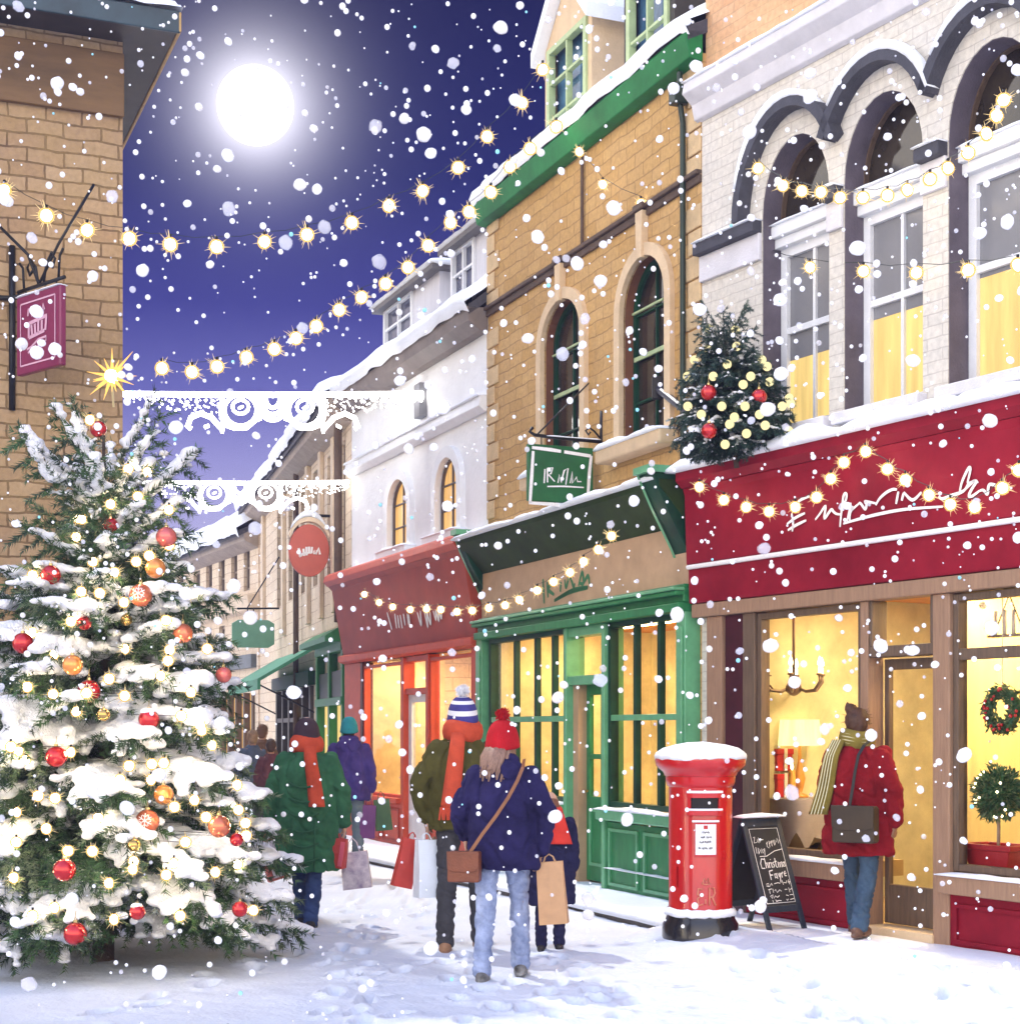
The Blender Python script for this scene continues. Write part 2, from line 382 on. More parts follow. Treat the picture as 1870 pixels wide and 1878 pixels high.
gl = mth('ADD', mth('MULTIPLY', mth('POWER', 2.718, mth('MULTIPLY', dd, -62)), .80), mth('MULTIPLY', mth('POWER', 2.718, mth('MULTIPLY', dd, -15)), .022))
gc = wn.new('ShaderNodeVectorMath'); gc.operation = 'SCALE'; gc.inputs[0].default_value = (1, .97, 1.05); wl.new(gl, gc.inputs['Scale'])
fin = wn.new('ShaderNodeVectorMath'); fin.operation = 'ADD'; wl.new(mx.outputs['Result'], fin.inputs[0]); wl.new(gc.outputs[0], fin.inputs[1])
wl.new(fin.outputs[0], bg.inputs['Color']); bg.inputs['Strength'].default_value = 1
W.cycles.sampling_method = 'AUTOMATIC'
m = MB(); m.ball((0, 0, 0), 1, 48, 24); MD = 2500
moon = m.build('moon', emis('moon_light', (1, 1, 1), 2.5), None, True, loc=Vector((0, 0, EYE)) + moon_dir * MD); moon.scale = [MD * .0216] * 3
tag(moon, 'big white full moon glowing in the dark blue night sky', 'moon')
sl = bpy.data.lights.new('moonlight', 'SUN'); sl.energy = SUN; sl.angle = math.radians(.9); sl.color = (1, .97, .93); so = obj('moonlight', sl)
az, el = math.radians(-33), math.radians(54)
sd = Vector((math.sin(az) * math.cos(el), math.cos(az) * math.cos(el), math.sin(el)))
so.rotation_euler = sd.to_track_quat('Z', 'Y').to_euler(); so.location = (0, 0, 30)
# ------------------------------------------------------------------ frames of the facades
def fdepth(k, xv): return lambda px: 1.5 * F / (k * (px - xv))
def frame_from(pxa, da, xv): return Frame((((pxa - CX) / F) * da, da), (CX - xv, -F) if True else 0)
dG = fdepth(.202, -300)
G = frame_from(895, dG(895), -300)          # stone house with the green shop
WH = frame_from(645, dG(645), -300)         # white house with the red shop
B = frame_from(1287, dG(1287), -800)        # arched house with the burgundy shop
FA = frame_from(470, dG(645) * (645 - 129) / (470 - 129), 129)    # tan house beyond
o2 = FA.hit(478); FB = frame_from(100, o2.y * (478 + 450) / (100 + 450), -450)
KB = frame_from(660, 4800 / 240, -374)      # kerb
# ------------------------------------------------------------------ ground
FEET = [(622, 1743), (628, 1763), (650, 1787), (684, 1790), (735, 1783), (610, 1820), (688, 1830), (655, 1862), (730, 1868), (1005, 1770), (1060, 1775), (1095, 1799), (1140, 1815), (1098, 1833), (1162, 1838), (865, 1768), (960, 1850), (1018, 1862), (1000, 1822), (940, 1806), (1462, 1792), (1497, 1815), (1447, 1838), (1498, 1862), (1735, 1852), (770, 1770), (720, 1722), (655, 1720), (590, 1770)]
FP = []
for k, (px, py) in enumerate(FEET):
    p = ground(px, py); a = rnd.uniform(-.5, .3); FP.append((p.x, p.y, math.cos(a), math.sin(a)))
TREE_AT = ground(190, 1762)
for x0, y0, x1, y1 in ((-.9, 8.9, -1.7, 19), (.5, 9.2, .1, 13.5), (1.9, 9.0, 1.15, 14), (-.1, 8.7, -1.2, 18), (2.9, 8.9, 2.6, 11.6), (-2.3, 8.8, -1.55, 12)):
    n = int(math.hypot(x1 - x0, y1 - y0) / .36); hx, hy = (y1 - y0), -(x1 - x0); hl = math.hypot(hx, hy)
    for k in range(n):
        t = (k + rnd.uniform(-.2, .2)) / n; sg = .09 * (-1) ** k + rnd.uniform(-.04, .04); a = math.atan2(-(x1 - x0), y1 - y0) + rnd.uniform(-.25, .25); FP.append((x0 + (x1 - x0) * t + hx / hl * sg, y0 + (y1 - y0) * t + hy / hl * sg, math.cos(a), math.sin(a)))
BINS = {}
for f in FP:
    for i in (-1, 0, 1):
        for j in (-1, 0, 1): BINS.setdefault((int(f[0] // .3) + i, int(f[1] // .3) + j), []).append(f)
def kerb_y(x, y):
    d = Vector((x, y, 0)) - KB.o; return d.dot(KB.y), d.dot(KB.x)
def snow_h(x, y):
    h = .020 * nz((x, y, 0), .9) + .010 * nz((x, y, 3), 3.1) + .006 * nz((x, y, 7), 9) + .003 * nz((x, y, 9), 23)
    ky, kx = kerb_y(x, y)
    if 7.5 < kx and -1.0 < ky < .25:          # a drift buries the kerb past the post box
        t = min(1, max(0, (ky + .85) / .95)); t = t * t * (3 - 2 * t); h += .125 * t * min(1, (kx - 7.5) / .6)
    for fx, fy, c, s in BINS.get((int(x // .3), int(y // .3)), ()):
        dx, dy = x - fx, y - fy; a, b = (dx * c + dy * s) / .055, (-dx * s + dy * c) / .135; r = math.sqrt(a * a + b * b)
        if r < 1: h -= .075 * (1 - r ** 4)
        elif r < 1.7: h += .016 * math.sin(PI * (r - 1) / .7)
    return h
def grid(mb, xs, ys, f):
    n = len(xs); mb.add([(x, y, f(x, y)) for y in ys for x in xs], [(j * n + i, j * n + i + 1, (j + 1) * n + i + 1, (j + 1) * n + i) for j in range(len(ys) - 1) for i in range(n - 1)])
def axis(a, b, st, lo, hi):
    r = [a + i * st for i in range(int((b - a) / st) + 1)]; d = st; p = r[-1]
    while p < hi: d *= 1.35; p += d; r.append(p)
    d = st; p = a; l = []
    while p > lo: d *= 1.35; p -= d; l.append(p)
    return l[::-1] + r
m = MB(); grid(m, axis(-3.4, 4.6, .028, -400, 400), axis(8.2, 14.4, .026, -300, 600), snow_h)
tag(m.build('road', mat('road_snow', (.64, .685, .77), rough=.75, var=.07, vs=1.6, bump=.45, bs=28, spec=.3), None, True), kind='structure')
KERBST = mat('kerb_stone', (.09, .075, .06), rough=.5, var=.35, vs=9, bump=.4, bs=30)
m = MB(); m.box(-14, 7.9, 0, .14, -.05, .048)
k = m.build('kerb', KERBST, None, bev=.008, loc=KB.o); k.rotation_euler = (0, 0, KB.ang); tag(k, kind='structure')
m = MB(); us = axis(-13, 14, .06, -14.5, 18); prof = [(-.02, .035), (-.035, .06), (-.02, .085), (.02, .1), (.08, .105)] + [(.15 + .13 * i, .105) for i in range(34)]
n = len(us)
def pz(u, y, z): return z + (.012 * nz((u, y, 2), 1.3) + .006 * nz((u, y, 9), 5)) * min(1, max(.25, y / .3))
m.add([(u, y + .02 * nz((u, 0, 0), 3) * (y < .1), pz(u, y, z)) for (y, z) in prof for u in us], [(j * n + i, j * n + i + 1, (j + 1) * n + i + 1, (j + 1) * n + i) for j in range(len(prof) - 1) for i in range(n - 1)])
p = m.build('pavement', SNOW, None, True, loc=KB.o); p.rotation_euler = (0, 0, KB.ang); tag(p, kind='structure')
# ------------------------------------------------------------------ palette
STONE = bricks('honey_stone', (.50, .295, .095), (.60, .375, .145), (.34, .20, .075), .34, .125, .007, .55, tint=(.46, .29, .13), tintamt=.6, warp=.035)
LSTONE = bricks('brown_stone', (.31, .20, .115), (.42, .295, .18), (.13, .08, .045), .31, .125, .009, .9, tint=(.34, .225, .09), tintamt=.7, warp=.035)
GREYB = bricks('grey_brick', (.60, .57, .51), (.66, .62, .55), (.47, .43, .39), .30, .085, .005, .35, tint=(.70, .63, .50), tintamt=.5)
PEACH = bricks('peach_brick', (.60, .33, .17), (.68, .42, .24), (.50, .30, .17), .30, .085, .005, .3, tint=(.66, .44, .22), tintamt=.5)
TANW = bricks('haze_paled_stone', (.70, .57, .42), (.76, .64, .48), (.45, .33, .22), .5, .2, .008, .4, tint=(.58, .42, .27), tintamt=.4)  # far wall tone lightened, distance haze put into the colour
WHITEW = mat('white_limewash', (.90, .90, .89), rough=.85, var=.07, vs=2.2, bump=.35, bs=14)
CREAM = mat('cream_stone', (.66, .49, .30), rough=.8, var=.12, vs=5, bump=.25, bs=40)
QUOIN = mat('quoin_stone', (.60, .43, .23), rough=.85, var=.2, vs=4, bump=.5, bs=30)
DKBAND = mat('weathered_stone', (.10, .065, .045), rough=.8, var=.3, vs=6, bump=.4)
SLATEST = mat('dark_hood_stone', (.055, .055, .07), rough=.7, var=.3, vs=5, bump=.3)
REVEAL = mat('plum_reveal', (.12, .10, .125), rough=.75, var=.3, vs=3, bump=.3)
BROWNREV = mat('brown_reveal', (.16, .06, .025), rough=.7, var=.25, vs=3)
PALECORN = mat('pale_cornice', (.66, .64, .66), rough=.75, var=.12, vs=4, bump=.25)
GREEN = mat('green_paint', (.025, .19, .065), rough=.4, var=.22, vs=5, coat=.05, spec=.25, stretch=(3, 3, .6))
LGREEN = mat('light_green_paint', (.115, .36, .18), rough=.4, var=.2, vs=6, coat=.15)
DGREEN = mat('dark_green_paint', (.006, .045, .022), rough=.45, var=.4, vs=4, spec=.2)
OLIVEG = mat('olive_cove_paint', (.022, .042, .010), rough=.6, spec=.12, var=.35, vs=3)
SASHG = mat('pale_green_sash', (.40, .50, .26), rough=.5, var=.15, vs=8)
RED = mat('brick_red_paint', (.36, .06, .035), rough=.5, var=.18, vs=2.5, spec=.15)
LRED = mat('orange_red_paint', (.56, .085, .04), rough=.45, var=.15, vs=5, spec=.2)
BURG = mat('burgundy_paint', (.24, .008, .022), rough=.5, var=.3, vs=1.6, spec=.12, var2=(.30, .014, .03))
DBURG = mat('dark_burgundy_paint', (.05, .008, .016), rough=.4, var=.4, vs=4, coat=.2)
TIMBER = mat('brown_timber', (.125, .082, .052), rough=.55, var=.3, vs=5, stretch=(8, 8, .8), bump=.2)
TAN = mat('tan_signboard', (.46, .30, .175), rough=.55, var=.18, vs=2.5)
PINKT = mat('pale_timber', (.30, .18, .11), rough=.6, var=.2, vs=5, stretch=(8, 8, .8))
WHITEP = mat('white_paint', (.78, .79, .80), rough=.45, var=.06, vs=8)
IRON = mat('black_iron', (.012, .012, .013), rough=.4, var=.3, vs=10, metal=.3)
CHALK = mat('white_lettering', (.85, .82, .80), rough=.8, var=.08, vs=30)
DPANE = mat('dark_pane', (.018, .016, .014), rough=.06, var=.5, vs=2.5, spec=.6, var2=(.06, .045, .03))
BPANE = mat('blue_pane', (.02, .075, .17), rough=.08, var=.5, vs=3, spec=.6, var2=(.10, .22, .36))
GPANE = mat('grey_blind', (.22, .22, .23), rough=.25, var=.1, vs=2, spec=.5)
YPANE = curtain('lit_yellow_blind', (1.0, .70, .24), .78, 2.0)
OPANE = curtain('lit_amber_window', (1.0, .56, .17), .74, 2.5)
ROOFM = mat('slate_roof', (.06, .06, .075), rough=.6, var=.3, vs=6, bump=.4)
def room(parent, u0, u1, y0, y1, z0, z1, wallm, ceilm, floorm, light, lcol=(1, .71, .34), ls=14, lw=.5):
    m = MB(); m.quad((u0, y1, z0), (u1, y1, z0), (u1, y1, z1), (u0, y1, z1)); m.quad((u0, y0, z0), (u0, y1, z0), (u0, y1, z1), (u0, y0, z1)); m.quad((u1, y1, z0), (u1, y0, z0), (u1, y0, z1), (u1, y1, z1))
    m.i = 1; m.quad((u0, y0, z1), (u0, y1, z1), (u1, y1, z1), (u1, y0, z1)); m.i = 2; m.quad((u0, y0, z0), (u1, y0, z0), (u1, y1, z0), (u0, y1, z0))
    m.build('interior', [wallm, ceilm, floorm], parent)
    for a, b, c, d in light:
        m = MB(); m.box(a, b, c, d, z1 - .05, z1 - .02); m.build('ceiling_lamp', emis('lamp_%d' % int(ls * 10), lcol, ls), parent)
WARMW = mat('warm_wall', (.78, .66, .38), rough=.8, var=.38, vs=1.5)
OCHRE = mat('ochre_ceiling', (.78, .36, .09), rough=.8, var=.2, vs=2)
OLIVEW = mat('olive_wall', (.66, .60, .36), rough=.85, var=.34, vs=1.4)
FLOORW = mat('shop_floor', (.42, .30, .13), rough=.6, var=.2, vs=3)
def shop_window(parent, u0, u1, z0, z1, y, fm, bars, hb, fw=.05, bw=.035, tm=None):
    m = MB(); m.box(u0, u0 + fw, y - .04, y + .05, z0, z1); m.box(u1 - fw, u1, y - .04, y + .05, z0, z1); m.box(u0 + fw, u1 - fw, y - .04, y + .05, z0, z0 + fw); m.box(u0 + fw, u1 - fw, y - .04, y + .05, z1 - fw, z1)
    for b in bars: m.box(b - bw / 2, b + bw / 2, y - .03, y + .03, z0 + fw, z1 - fw)
    w = m.build('shop_window', fm, parent, bev=.005)
    if hb:
        t = MB()
        for b in hb: t.box(u0 + fw, u1 - fw, y - .034, y + .026, b - bw / 2, b + bw / 2)
        t.build('transom', tm or fm, w, bev=.004)
    g = MB(); g.quad((u0 + fw, y + .012, z0 + fw), (u1 - fw, y + .012, z0 + fw), (u1 - fw, y + .012, z1 - fw), (u0 + fw, y + .012, z1 - fw)); g.build('glass', GLASS, w)
    return w
def panel(parent, u0, u1, z0, z1, y, m1, m2, n=1, name='stall_riser'):
    m = MB(); m.box(u0, u1, y, y + .12, z0, z1); o = m.build(name, m1, parent, bev=.006); m = MB()
    for k in range(n):
        a = u0 + (u1 - u0) * k / n + .06; b = u0 + (u1 - u0) * (k + 1) / n - .06
        band(m, [(a + .03, z0 + .09), (a + .03, z1 - .09), (b - .03, z1 - .09), (b - .03, z0 + .09), (a + .03, z0 + .09)], [(a, z0 + .06), (a, z1 - .06), (b, z1 - .06), (b, z0 + .06), (a, z0 + .06)], y - .018, y + .01)
    m.build('panel_moulding', m2, o); return o
def snow(parent, *a, name='snow_cap', **k):
    m = MB(); snow_pad(m, *a, **k); return m.build(name, SNOW, parent, True)
def console(parent, u0, u1, z0, z1, d, m1, m2):
    """a scrolled bracket standing out from the wall"""
    n = 14; pr = []
    for i in range(n + 1):
        t = i / n; pr.append((-d * (1 - t) ** 1.8 - .05 - .03 * math.sin(t * PI * 2), z1 - (z1 - z0) * t))
    m = MB(); m.prism([(0, z1)] + pr + [(0, z0)], 'x', u0, u1); o = m.build('console_bracket', m1, parent, bev=.008)
    m = MB(); m.box(u0 - .02, u1 + .02, -d - .09, 0.0, z1, z1 + .06)
    for p, q in zip(pr, pr[1:]): m.add([(u0 - .012, p[0] - .012, p[1]), (u0 + .03, p[0] - .012, p[1]), (u0 + .03, q[0] - .012, q[1]), (u0 - .012, q[0] - .012, q[1])], [(0, 1, 2, 3)])
    m.build('bracket_edge', m2, o); return o
# ================================================================== stone house with the green shop
gh = fthing('stone_house', G, 'honey coloured stone house with arched windows above a green shop front', 'house')
U = G.u; Z = G.z; gw = U(1287); gl_ = 0.0; TOPG = 7.42
w1 = (U(998), U(1070), 4.28, 6.0, .40); w2 = (U(1143), U(1226), 4.28, 5.95, .44)
shop = (.12, gw - .06, .1, 2.62)
m = MB(); wall(m, gl_, gw, -.1, TOPG, [w1, w2, shop], .3); m.build('wall', STONE, gh)
for k, w in enumerate((w1, w2)):
    m = MB(); surround(m, *w, .115, -.05, .02); m.build('window_surround', CREAM, gh, bev=.006)
    c = (w[0] + w[1]) / 2; m = MB(); m.prism([(c - .05, w[3] - .02), (c + .05, w[3] - .02), (c + .07, 6.36), (c - .07, 6.36)], 'y', -.075, .0); m.build('keystone', CREAM, gh, bev=.006)
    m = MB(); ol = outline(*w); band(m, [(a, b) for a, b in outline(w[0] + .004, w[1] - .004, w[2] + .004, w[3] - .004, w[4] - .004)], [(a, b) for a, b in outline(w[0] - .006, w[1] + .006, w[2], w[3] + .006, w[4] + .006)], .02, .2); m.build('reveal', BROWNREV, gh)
    window(gh, w[0] + .005, w[1] - .005, w[2], w[3] - .005, w[4], .13, DGREEN, DPANE, 2, 2, .055, .022, hbars=[5.1, 4.68, 5.5])
    m = MB(); m.box(w[0] + .05, w[1] - .05, .085, .10, 5.07, 5.11); m.build('sash_rail', SASHG, gh); m = MB(); m.box(w[0] + .02, w[1] - .3 * (w[1] - w[0]), .08, .10, 5.52, 5.54); m.build('sash_rail', SASHG, gh)
    m = MB(); m.box(w[0] - .22, w[1] + .2, -.2, .0, 4.13, 4.26); m.build('window_sill', CREAM, gh, bev=.02)
    snow(gh, w[0] - .22, w[1] + .2, -.21, .0, 4.26, .08, seed=k)
m = MB(); m.box(0, gw, -.06, 0, 6.38, 6.42); m.box(0, gw, -.03, 0, 6.31, 6.38); 
for a in (w1, w2): m.box((a[0] + a[1]) / 2 - .1, (a[0] + a[1]) / 2 + .1, -.09, -.06, 6.37, 6.43)
m.build('string_course', DKBAND, gh, bev=.008)
for k in range(16):
    z = 4.0 + k * .215; wdt = .34 if k % 2 else .22
    if 6.24 < z + .1 < 6.46: continue
    for p0, p1 in ((-.004, wdt), (gw - wdt, gw - .002)): m = MB(); m.box(p0, p1, -.02, .001, z, z + .2); m.build('quoin', QUOIN, gh, bev=.012)
# gutter board, roof, dormers
m = MB(); m.prism([(-.13, 7.36), (-.17, 7.56), (-.15, 7.60), (.0, 7.60), (.0, 7.34), (-.05, 7.34)], 'x', -.04, gw + .02); m.build('gutter_board', mat('roof_green_paint', (.02, .17, .05), rough=.5, var=.35, vs=2, spec=.12), gh, bev=.01)
def roof_slab(parent, u0, u1, y0, z0, y1, z1, snow_t, name='roof', seed=0, mat_=None, hole=None):
    m = MB(); m.prism([(y0, z0), (y1, z1), (y1, z1 - .12), (y0, z0 - .12)], 'x', u0, u1); r = m.build(name, ROOFM, parent)
    n = max(6, int((u1 - u0) / .12)); k = 16; m = MB(); L = math.hypot(y1 - y0, z1 - z0); ny, nz0 = -(z1 - z0) / L, (y1 - y0) / L; R = []
    for j in range(k + 1):
        t = j / k; row = []
        for i in range(n + 1):
            s = i / n; u = u0 - .03 + (u1 - u0 + .06) * s; th = snow_t * (1 + .35 * nz((u, t * L, seed), 1.4) + .2 * nz((u, t * L, seed), 4.5))
            e = 1 if 0 < i < n else .3
            if j == 0: th *= .55
            yy = y0 + (y1 - y0) * t - (.05 + .03 * nz((u, 0, seed), 3)) * (j == 0) ; zz = z0 + (z1 - z0) * t
            row.append((u, yy + ny * th * e, zz + nz0 * th * e))
        R.append(row)
    R.insert(0, [(p[0], p[1] + .06, p[2] - snow_t * .75) for p in R[0]])
    w = n + 1; m.add([p for r_ in R for p in r_], [(j * w + i, j * w + i + 1, (j + 1) * w + i + 1, (j + 1) * w + i) for j in range(len(R) - 1) for i in range(n)])
    m.build('roof_snow', SNOW, r, True); return r
roof_slab(gh, -.02, gw + .02, -.15, 7.62, 3.2, 9.3, .14, seed=3)
def gable_dormer(u0, u1, z0, z1, y, apex, wm, fm, pane, ov=.12):
    m = MB(); d = thingless = None
    c = (u0 + u1) / 2; wall_m = MB(); e = .09
    prof = [(u0 - e, z0), (u1 + e, z0), (u1 + e, z1 + .02), (c, apex), (u0 - e, z1 + .02)]
    wall_m.add([(p[0], y, p[1]) for p in prof] + [(p[0], y + 2.4, p[1]) for p in prof], [(0, 4, 9, 5), (1, 6, 7, 2), (5, 9, 8, 7, 6)])
    wi = (u0, u1, z0, z1)
    wall_m.quad((u0 - e, y, z0), (u0, y, z0), (u0, y, z1), (u0 - e, y, z1)); wall_m.quad((u1, y, z0), (u1 + e, y, z0), (u1 + e, y, z1), (u1, y, z1))
    wall_m.add([(u0 - e, y, z1), (u1 + e, y, z1), (u1 + e, y, z1 + .02), (c, y, apex), (u0 - e, y, z1 + .02)], [(0, 1, 2, 3, 4)])
    dm = wall_m.build('dormer', wm, gh)
    m = MB()
    for sg in (-1, 1):
        x = c + sg * ((u1 - u0) / 2 + e + ov); m.add([(c, y - ov, apex + .02), (x, y - ov, z1 - ov * .9), (x, y + 2.4, z1 - ov * .9), (c, y + 2.4, apex + .02), (c, y - ov, apex + .17), (x, y - ov, z1 - ov * .9 + .15), (x, y + 2.4, z1 - ov * .9 + .15), (c, y + 2.4, apex + .17)], [(0, 1, 2, 3), (4, 5, 6, 7), (0, 1, 5, 4), (1, 2, 6, 5)])
    m.build('dormer_roof', SNOW, dm)
    m = MB(); m.quad((u0, y + .1, z0), (u1, y + .1, z0), (u1, y + .1, z1), (u0, y + .1, z1)); m.build('glass', pane, dm)
    m = MB(); y0, y1 = y - .03, y + .05
    for a, b in ((u0, u0 + .07), (u1 - .07, u1)): m.box(a, b, y0, y1, z0, z1)
    m.box(u0 + .07, u1 - .07, y0, y1, z1 - .06, z1); m.box(u0 + .07, u1 - .07, y0, y1, z0, z0 + .06); m.box(c - .015, c + .015, y0 + .01, y1, z0 + .06, z1 - .06)
    for k in (1, 2): zz = z0 + (z1 - z0) * k / 3; m.box(u0 + .07, u1 - .07, y0 + .015, y1 - .01, zz - .015, zz + .015)
    m.build('window', SASHG, dm, bev=.004)
gable_dormer(U(1006, .15), U(1078, .15), 7.7, 8.83, .15, 9.45, CREAM, SASHG, BPANE)
gable_dormer(U(1152, .15), U(1228, .15), 7.7, 9.05, .15, 9.6, mat('dark_dormer_cheek', (.05, .045, .035), rough=.7, var=.3), SASHG, BPANE)
for k, a in enumerate((1246,)):
    u = U(a, -.08); m = MB(); m.box(u - .06, u + .06, -.16, -.02, 7.05, 7.22); m.tube([(u, -.08, 7.34), (u, -.08, 7.1), (u, -.05, 6.9), (u, -.05, 3.8)], .025, 10); m.build('downpipe', mat('pipe_green_black', (.012, .03, .02), rough=.4, var=.3), gh, bev=.01)
u = U(1072); m = MB(); m.tube([(u, -.03, 7.3), (u, -.03, 6.43)], .018, 8); m.build('wall_cable', DKBAND, gh)
# shop front
yS = -.10
m = MB(); m.box(.1, gw - .02, -.12, .02, 2.84, 3.37); fa = m.build('fascia_board', TAN, gh, bev=.01)
txt = crop(640, 1000, 3.74, [[(1332, 232), (1340, 400)], [(1360, 250), (1366, 360)], [(1400, 262), (1366, 300), (1408, 340)], [(1455, 250), (1450, 320)], [(1480, 235), (1490, 290), (1515, 210), (1540, 285), (1550, 260)], [(1575, 280), (1600, 185), (1610, 260), (1585, 262)], [(1610, 260), (1640, 210), (1650, 265)], [(1408, 382), (1520, 320), (1640, 292)], [(1412, 378), (1530, 312), (1640, 286)]])
strokes(G, -.12, txt, .045, -.124).build('shop_lettering', mat('green_lettering', (.015, .15, .05), rough=.5, var=.1), fa)
m = MB(); m.prism([(-.12, 3.37), (-.16, 3.42), (-.30, 3.58), (-.40, 3.69), (-.40, 3.745), (.0, 3.745), (.0, 3.37)], 'x', .06, gw - .02); m.build('cornice', OLIVEG, gh, bev=.006)
snow(gh, .02, gw - .05, -.44, .0, 3.745, .085, seed=8, over=.03)
m = MB(); m.box(.1, gw - .02, -.22, .0, 2.62, 2.70); m.box(.1, gw - .02, -.17, .0, 2.70, 2.86); m.box(.1, gw - .02, -.25, .0, 2.76, 2.80); m.build('lintel', GREEN, gh, bev=.012)
m = MB(); m.box(.1, gw - .02, -.27, -.02, 2.801, 2.83); m.build('lintel_moulding', LGREEN, gh, bev=.008)
console(gh, .0, .14, 2.72, 3.80, .36, DGREEN, LGREEN); console(gh, gw - .28, gw - .03, 2.66, 3.80, .42, DGREEN, LGREEN)
for a, b in ((.0, .17), (gw - .19, gw - .03)):
    m = MB(); m.box(a, b, -.15, .05, .25, 2.70); m.box(a + .03, b - .03, -.17, -.15, .5, 2.5); m.box(a - .01, b + .01, -.18, .05, .08, .25); m.build('pilaster', LGREEN if a > 1 else LGREEN, gh, bev=.008)
bL = [U(x, yS) for x in (943, 981, 1013)]; dl, dr = U(1042, yS), U(1112, yS)
bR = [U(x, yS) for x in (1163, 1207, 1243)]
m = MB(); m.box(.17, .30, -.06, .04, .3, 2.62); m.build('window_post', DGREEN, gh, bev=.006)
shop_window(gh, .30, dl - .02, .88, 2.62, yS + .03, DGREEN, bL, [1.72], .05, .06, LGREEN)
shop_window(gh, dr + .05, gw - .19, .88, 2.62, yS + .03, DGREEN, bR, [1.72], .05, .055, LGREEN)
for a, b, k in ((.17, dl - .02, 1), (dr + .05, gw - .18, 2)):
    panel(gh, a, b, .08, .74, yS - .02, GREEN, LGREEN, 2)
    m = MB(); m.box(a - .02, b + .01, yS - .14, .03, .76, .86); m.build('window_sill', LGREEN, gh, bev=.015); snow(gh, a - .02, b + .01, yS - .15, yS - .01, .86, .035, seed=20 + k)
    snow(gh, a, b, yS - .05, yS + .0, .30, .02, seed=24 + k)
m = MB(); m.box(dl - .02, dl + .05, yS - .05, .06, .1, 2.62); m.box(dr - .02, dr + .05, yS - .05, .06, .1, 2.62); m.box(dl + .05, dr - .02, yS - .03, .06, 2.05, 2.14); m.box(dl + .05, dr - .02, yS - .03, .06, 2.53, 2.62)
df = m.build('door_frame', LGREEN, gh, bev=.008)
m = MB(); m.quad((dl + .05, 0, 2.14), (dr - .02, 0, 2.14), (dr - .02, 0, 2.53), (dl + .05, 0, 2.53)); m.build('glass', GLASS, df)
m = MB(); m.box(dl + .05, dl + .17, yS + .03, .05, .1, 2.05); m.build('door_jamb', TAN, df)
d0, d1 = dl + .17, dr - .02; m = MB(); yD = .02
m.box(d0, d0 + .07, yD, yD + .05, .12, 2.05); m.box(d1 - .07, d1, yD, yD + .05, .12, 2.05); m.box(d0 + .07, d1 - .07, yD, yD + .05, 1.95, 2.05); m.box(d0 + .07, d1 - .07, yD, yD + .05, .12, .95); m.box(d0 + .07, d1 - .07, yD, yD + .05, 1.32, 1.37); m.box((d0 + d1) / 2 - .02, (d0 + d1) / 2 + .02, yD, yD + .05, .95, 1.95)
do = m.build('shop_door', GREEN, gh, bev=.006)
m = MB(); m.quad((d0 + .07, yD + .03, .95), (d1 - .07, yD + .03, .95), (d1 - .07, yD + .03, 1.95), (d0 + .07, yD + .03, 1.95)); m.build('glass', GLASS, do)
m = MB(); band(m, [(d0 + .12, .3), (d0 + .12, .8), (d1 - .12, .8), (d1 - .12, .3), (d0 + .12, .3)], [(d0 + .09, .27), (d0 + .09, .83), (d1 - .09, .83), (d1 - .09, .27), (d0 + .09, .27)], yD - .015, yD); m.build('panel_moulding', LGREEN, do)
m = MB(); m.tube([(d0 + .035, yD, 1.0), (d0 + .035, yD - .05, 1.0), (d0 + .10, yD - .055, 1.0)], .012, 8); m.build('handle', mat('brass', (.5, .32, .1), rough=.3, metal=1), do)
room(gh, .15, gw - .1, .02, 2.0, .15, 2.75, WARMW, OCHRE, FLOORW, [(.6, gw - .7, .7, 1.0)], ls=GLS)
# a timber post and the dark return beside the burgundy shop
# ================================================================== white house with the red shop
wh = fthing('white_house', WH, 'white painted house with snowy dormers above a red shop front', 'house')
U = WH.u; Z = WH.z; ww = WH.u(895)
a1 = (U(718), U(754), 3.98, 4.90, .38); a2 = (U(806), U(846), 3.98, 4.90, .40)
m = MB(); wall(m, 0, ww, -.1, 6.4, [a1, a2, (.12, ww - .05, .1, 2.55)], .25); m.build('wall', WHITEW, wh)
for k, w in enumerate((a1, a2)):
    m = MB(); surround(m, *w, .14, -.07, .02); m.build('window_surround', WHITEP, wh, bev=.012)
    window(wh, w[0], w[1], w[2], w[3], w[4], .045, mat('leaded_frame', (.10, .085, .09), rough=.5, var=.1), OPANE, 2, 3, .02, .018)
    m = MB(); m.box(w[0] - .2, w[1] + .2, -.17, 0, 3.87, 3.975); m.build('window_sill', WHITEP, wh, bev=.015); snow(wh, w[0] - .2, w[1] + .2, -.17, 0, 3.975, .05, seed=30 + k)
m = MB(); m.prism([(-.10, 5.42), (-.12, 5.30), (-.04, 5.24), (0, 5.24), (0, 5.42)], 'x', 0, ww); m.build('string_course', WHITEP, wh, bev=.01); snow(wh, 0, ww, -.12, 0, 5.42, .05, seed=33)
m = MB(); m.prism([(-.24, 6.26), (-.26, 6.42), (0, 6.42), (0, 6.14), (-.10, 6.16)], 'x', 0, ww); m.build('gutter_board', mat('grey_brown_eave', (.20, .165, .145), rough=.6, var=.2), wh, bev=.01)
roof_slab(wh, -.05, ww, -.24, 6.44, 2.6, 8.6, .15, seed=5)
CHEEK = mat('pale_cheek_boards', (.62, .61, .64), rough=.6, var=.12, vs=3, stretch=(10, 10, .6))
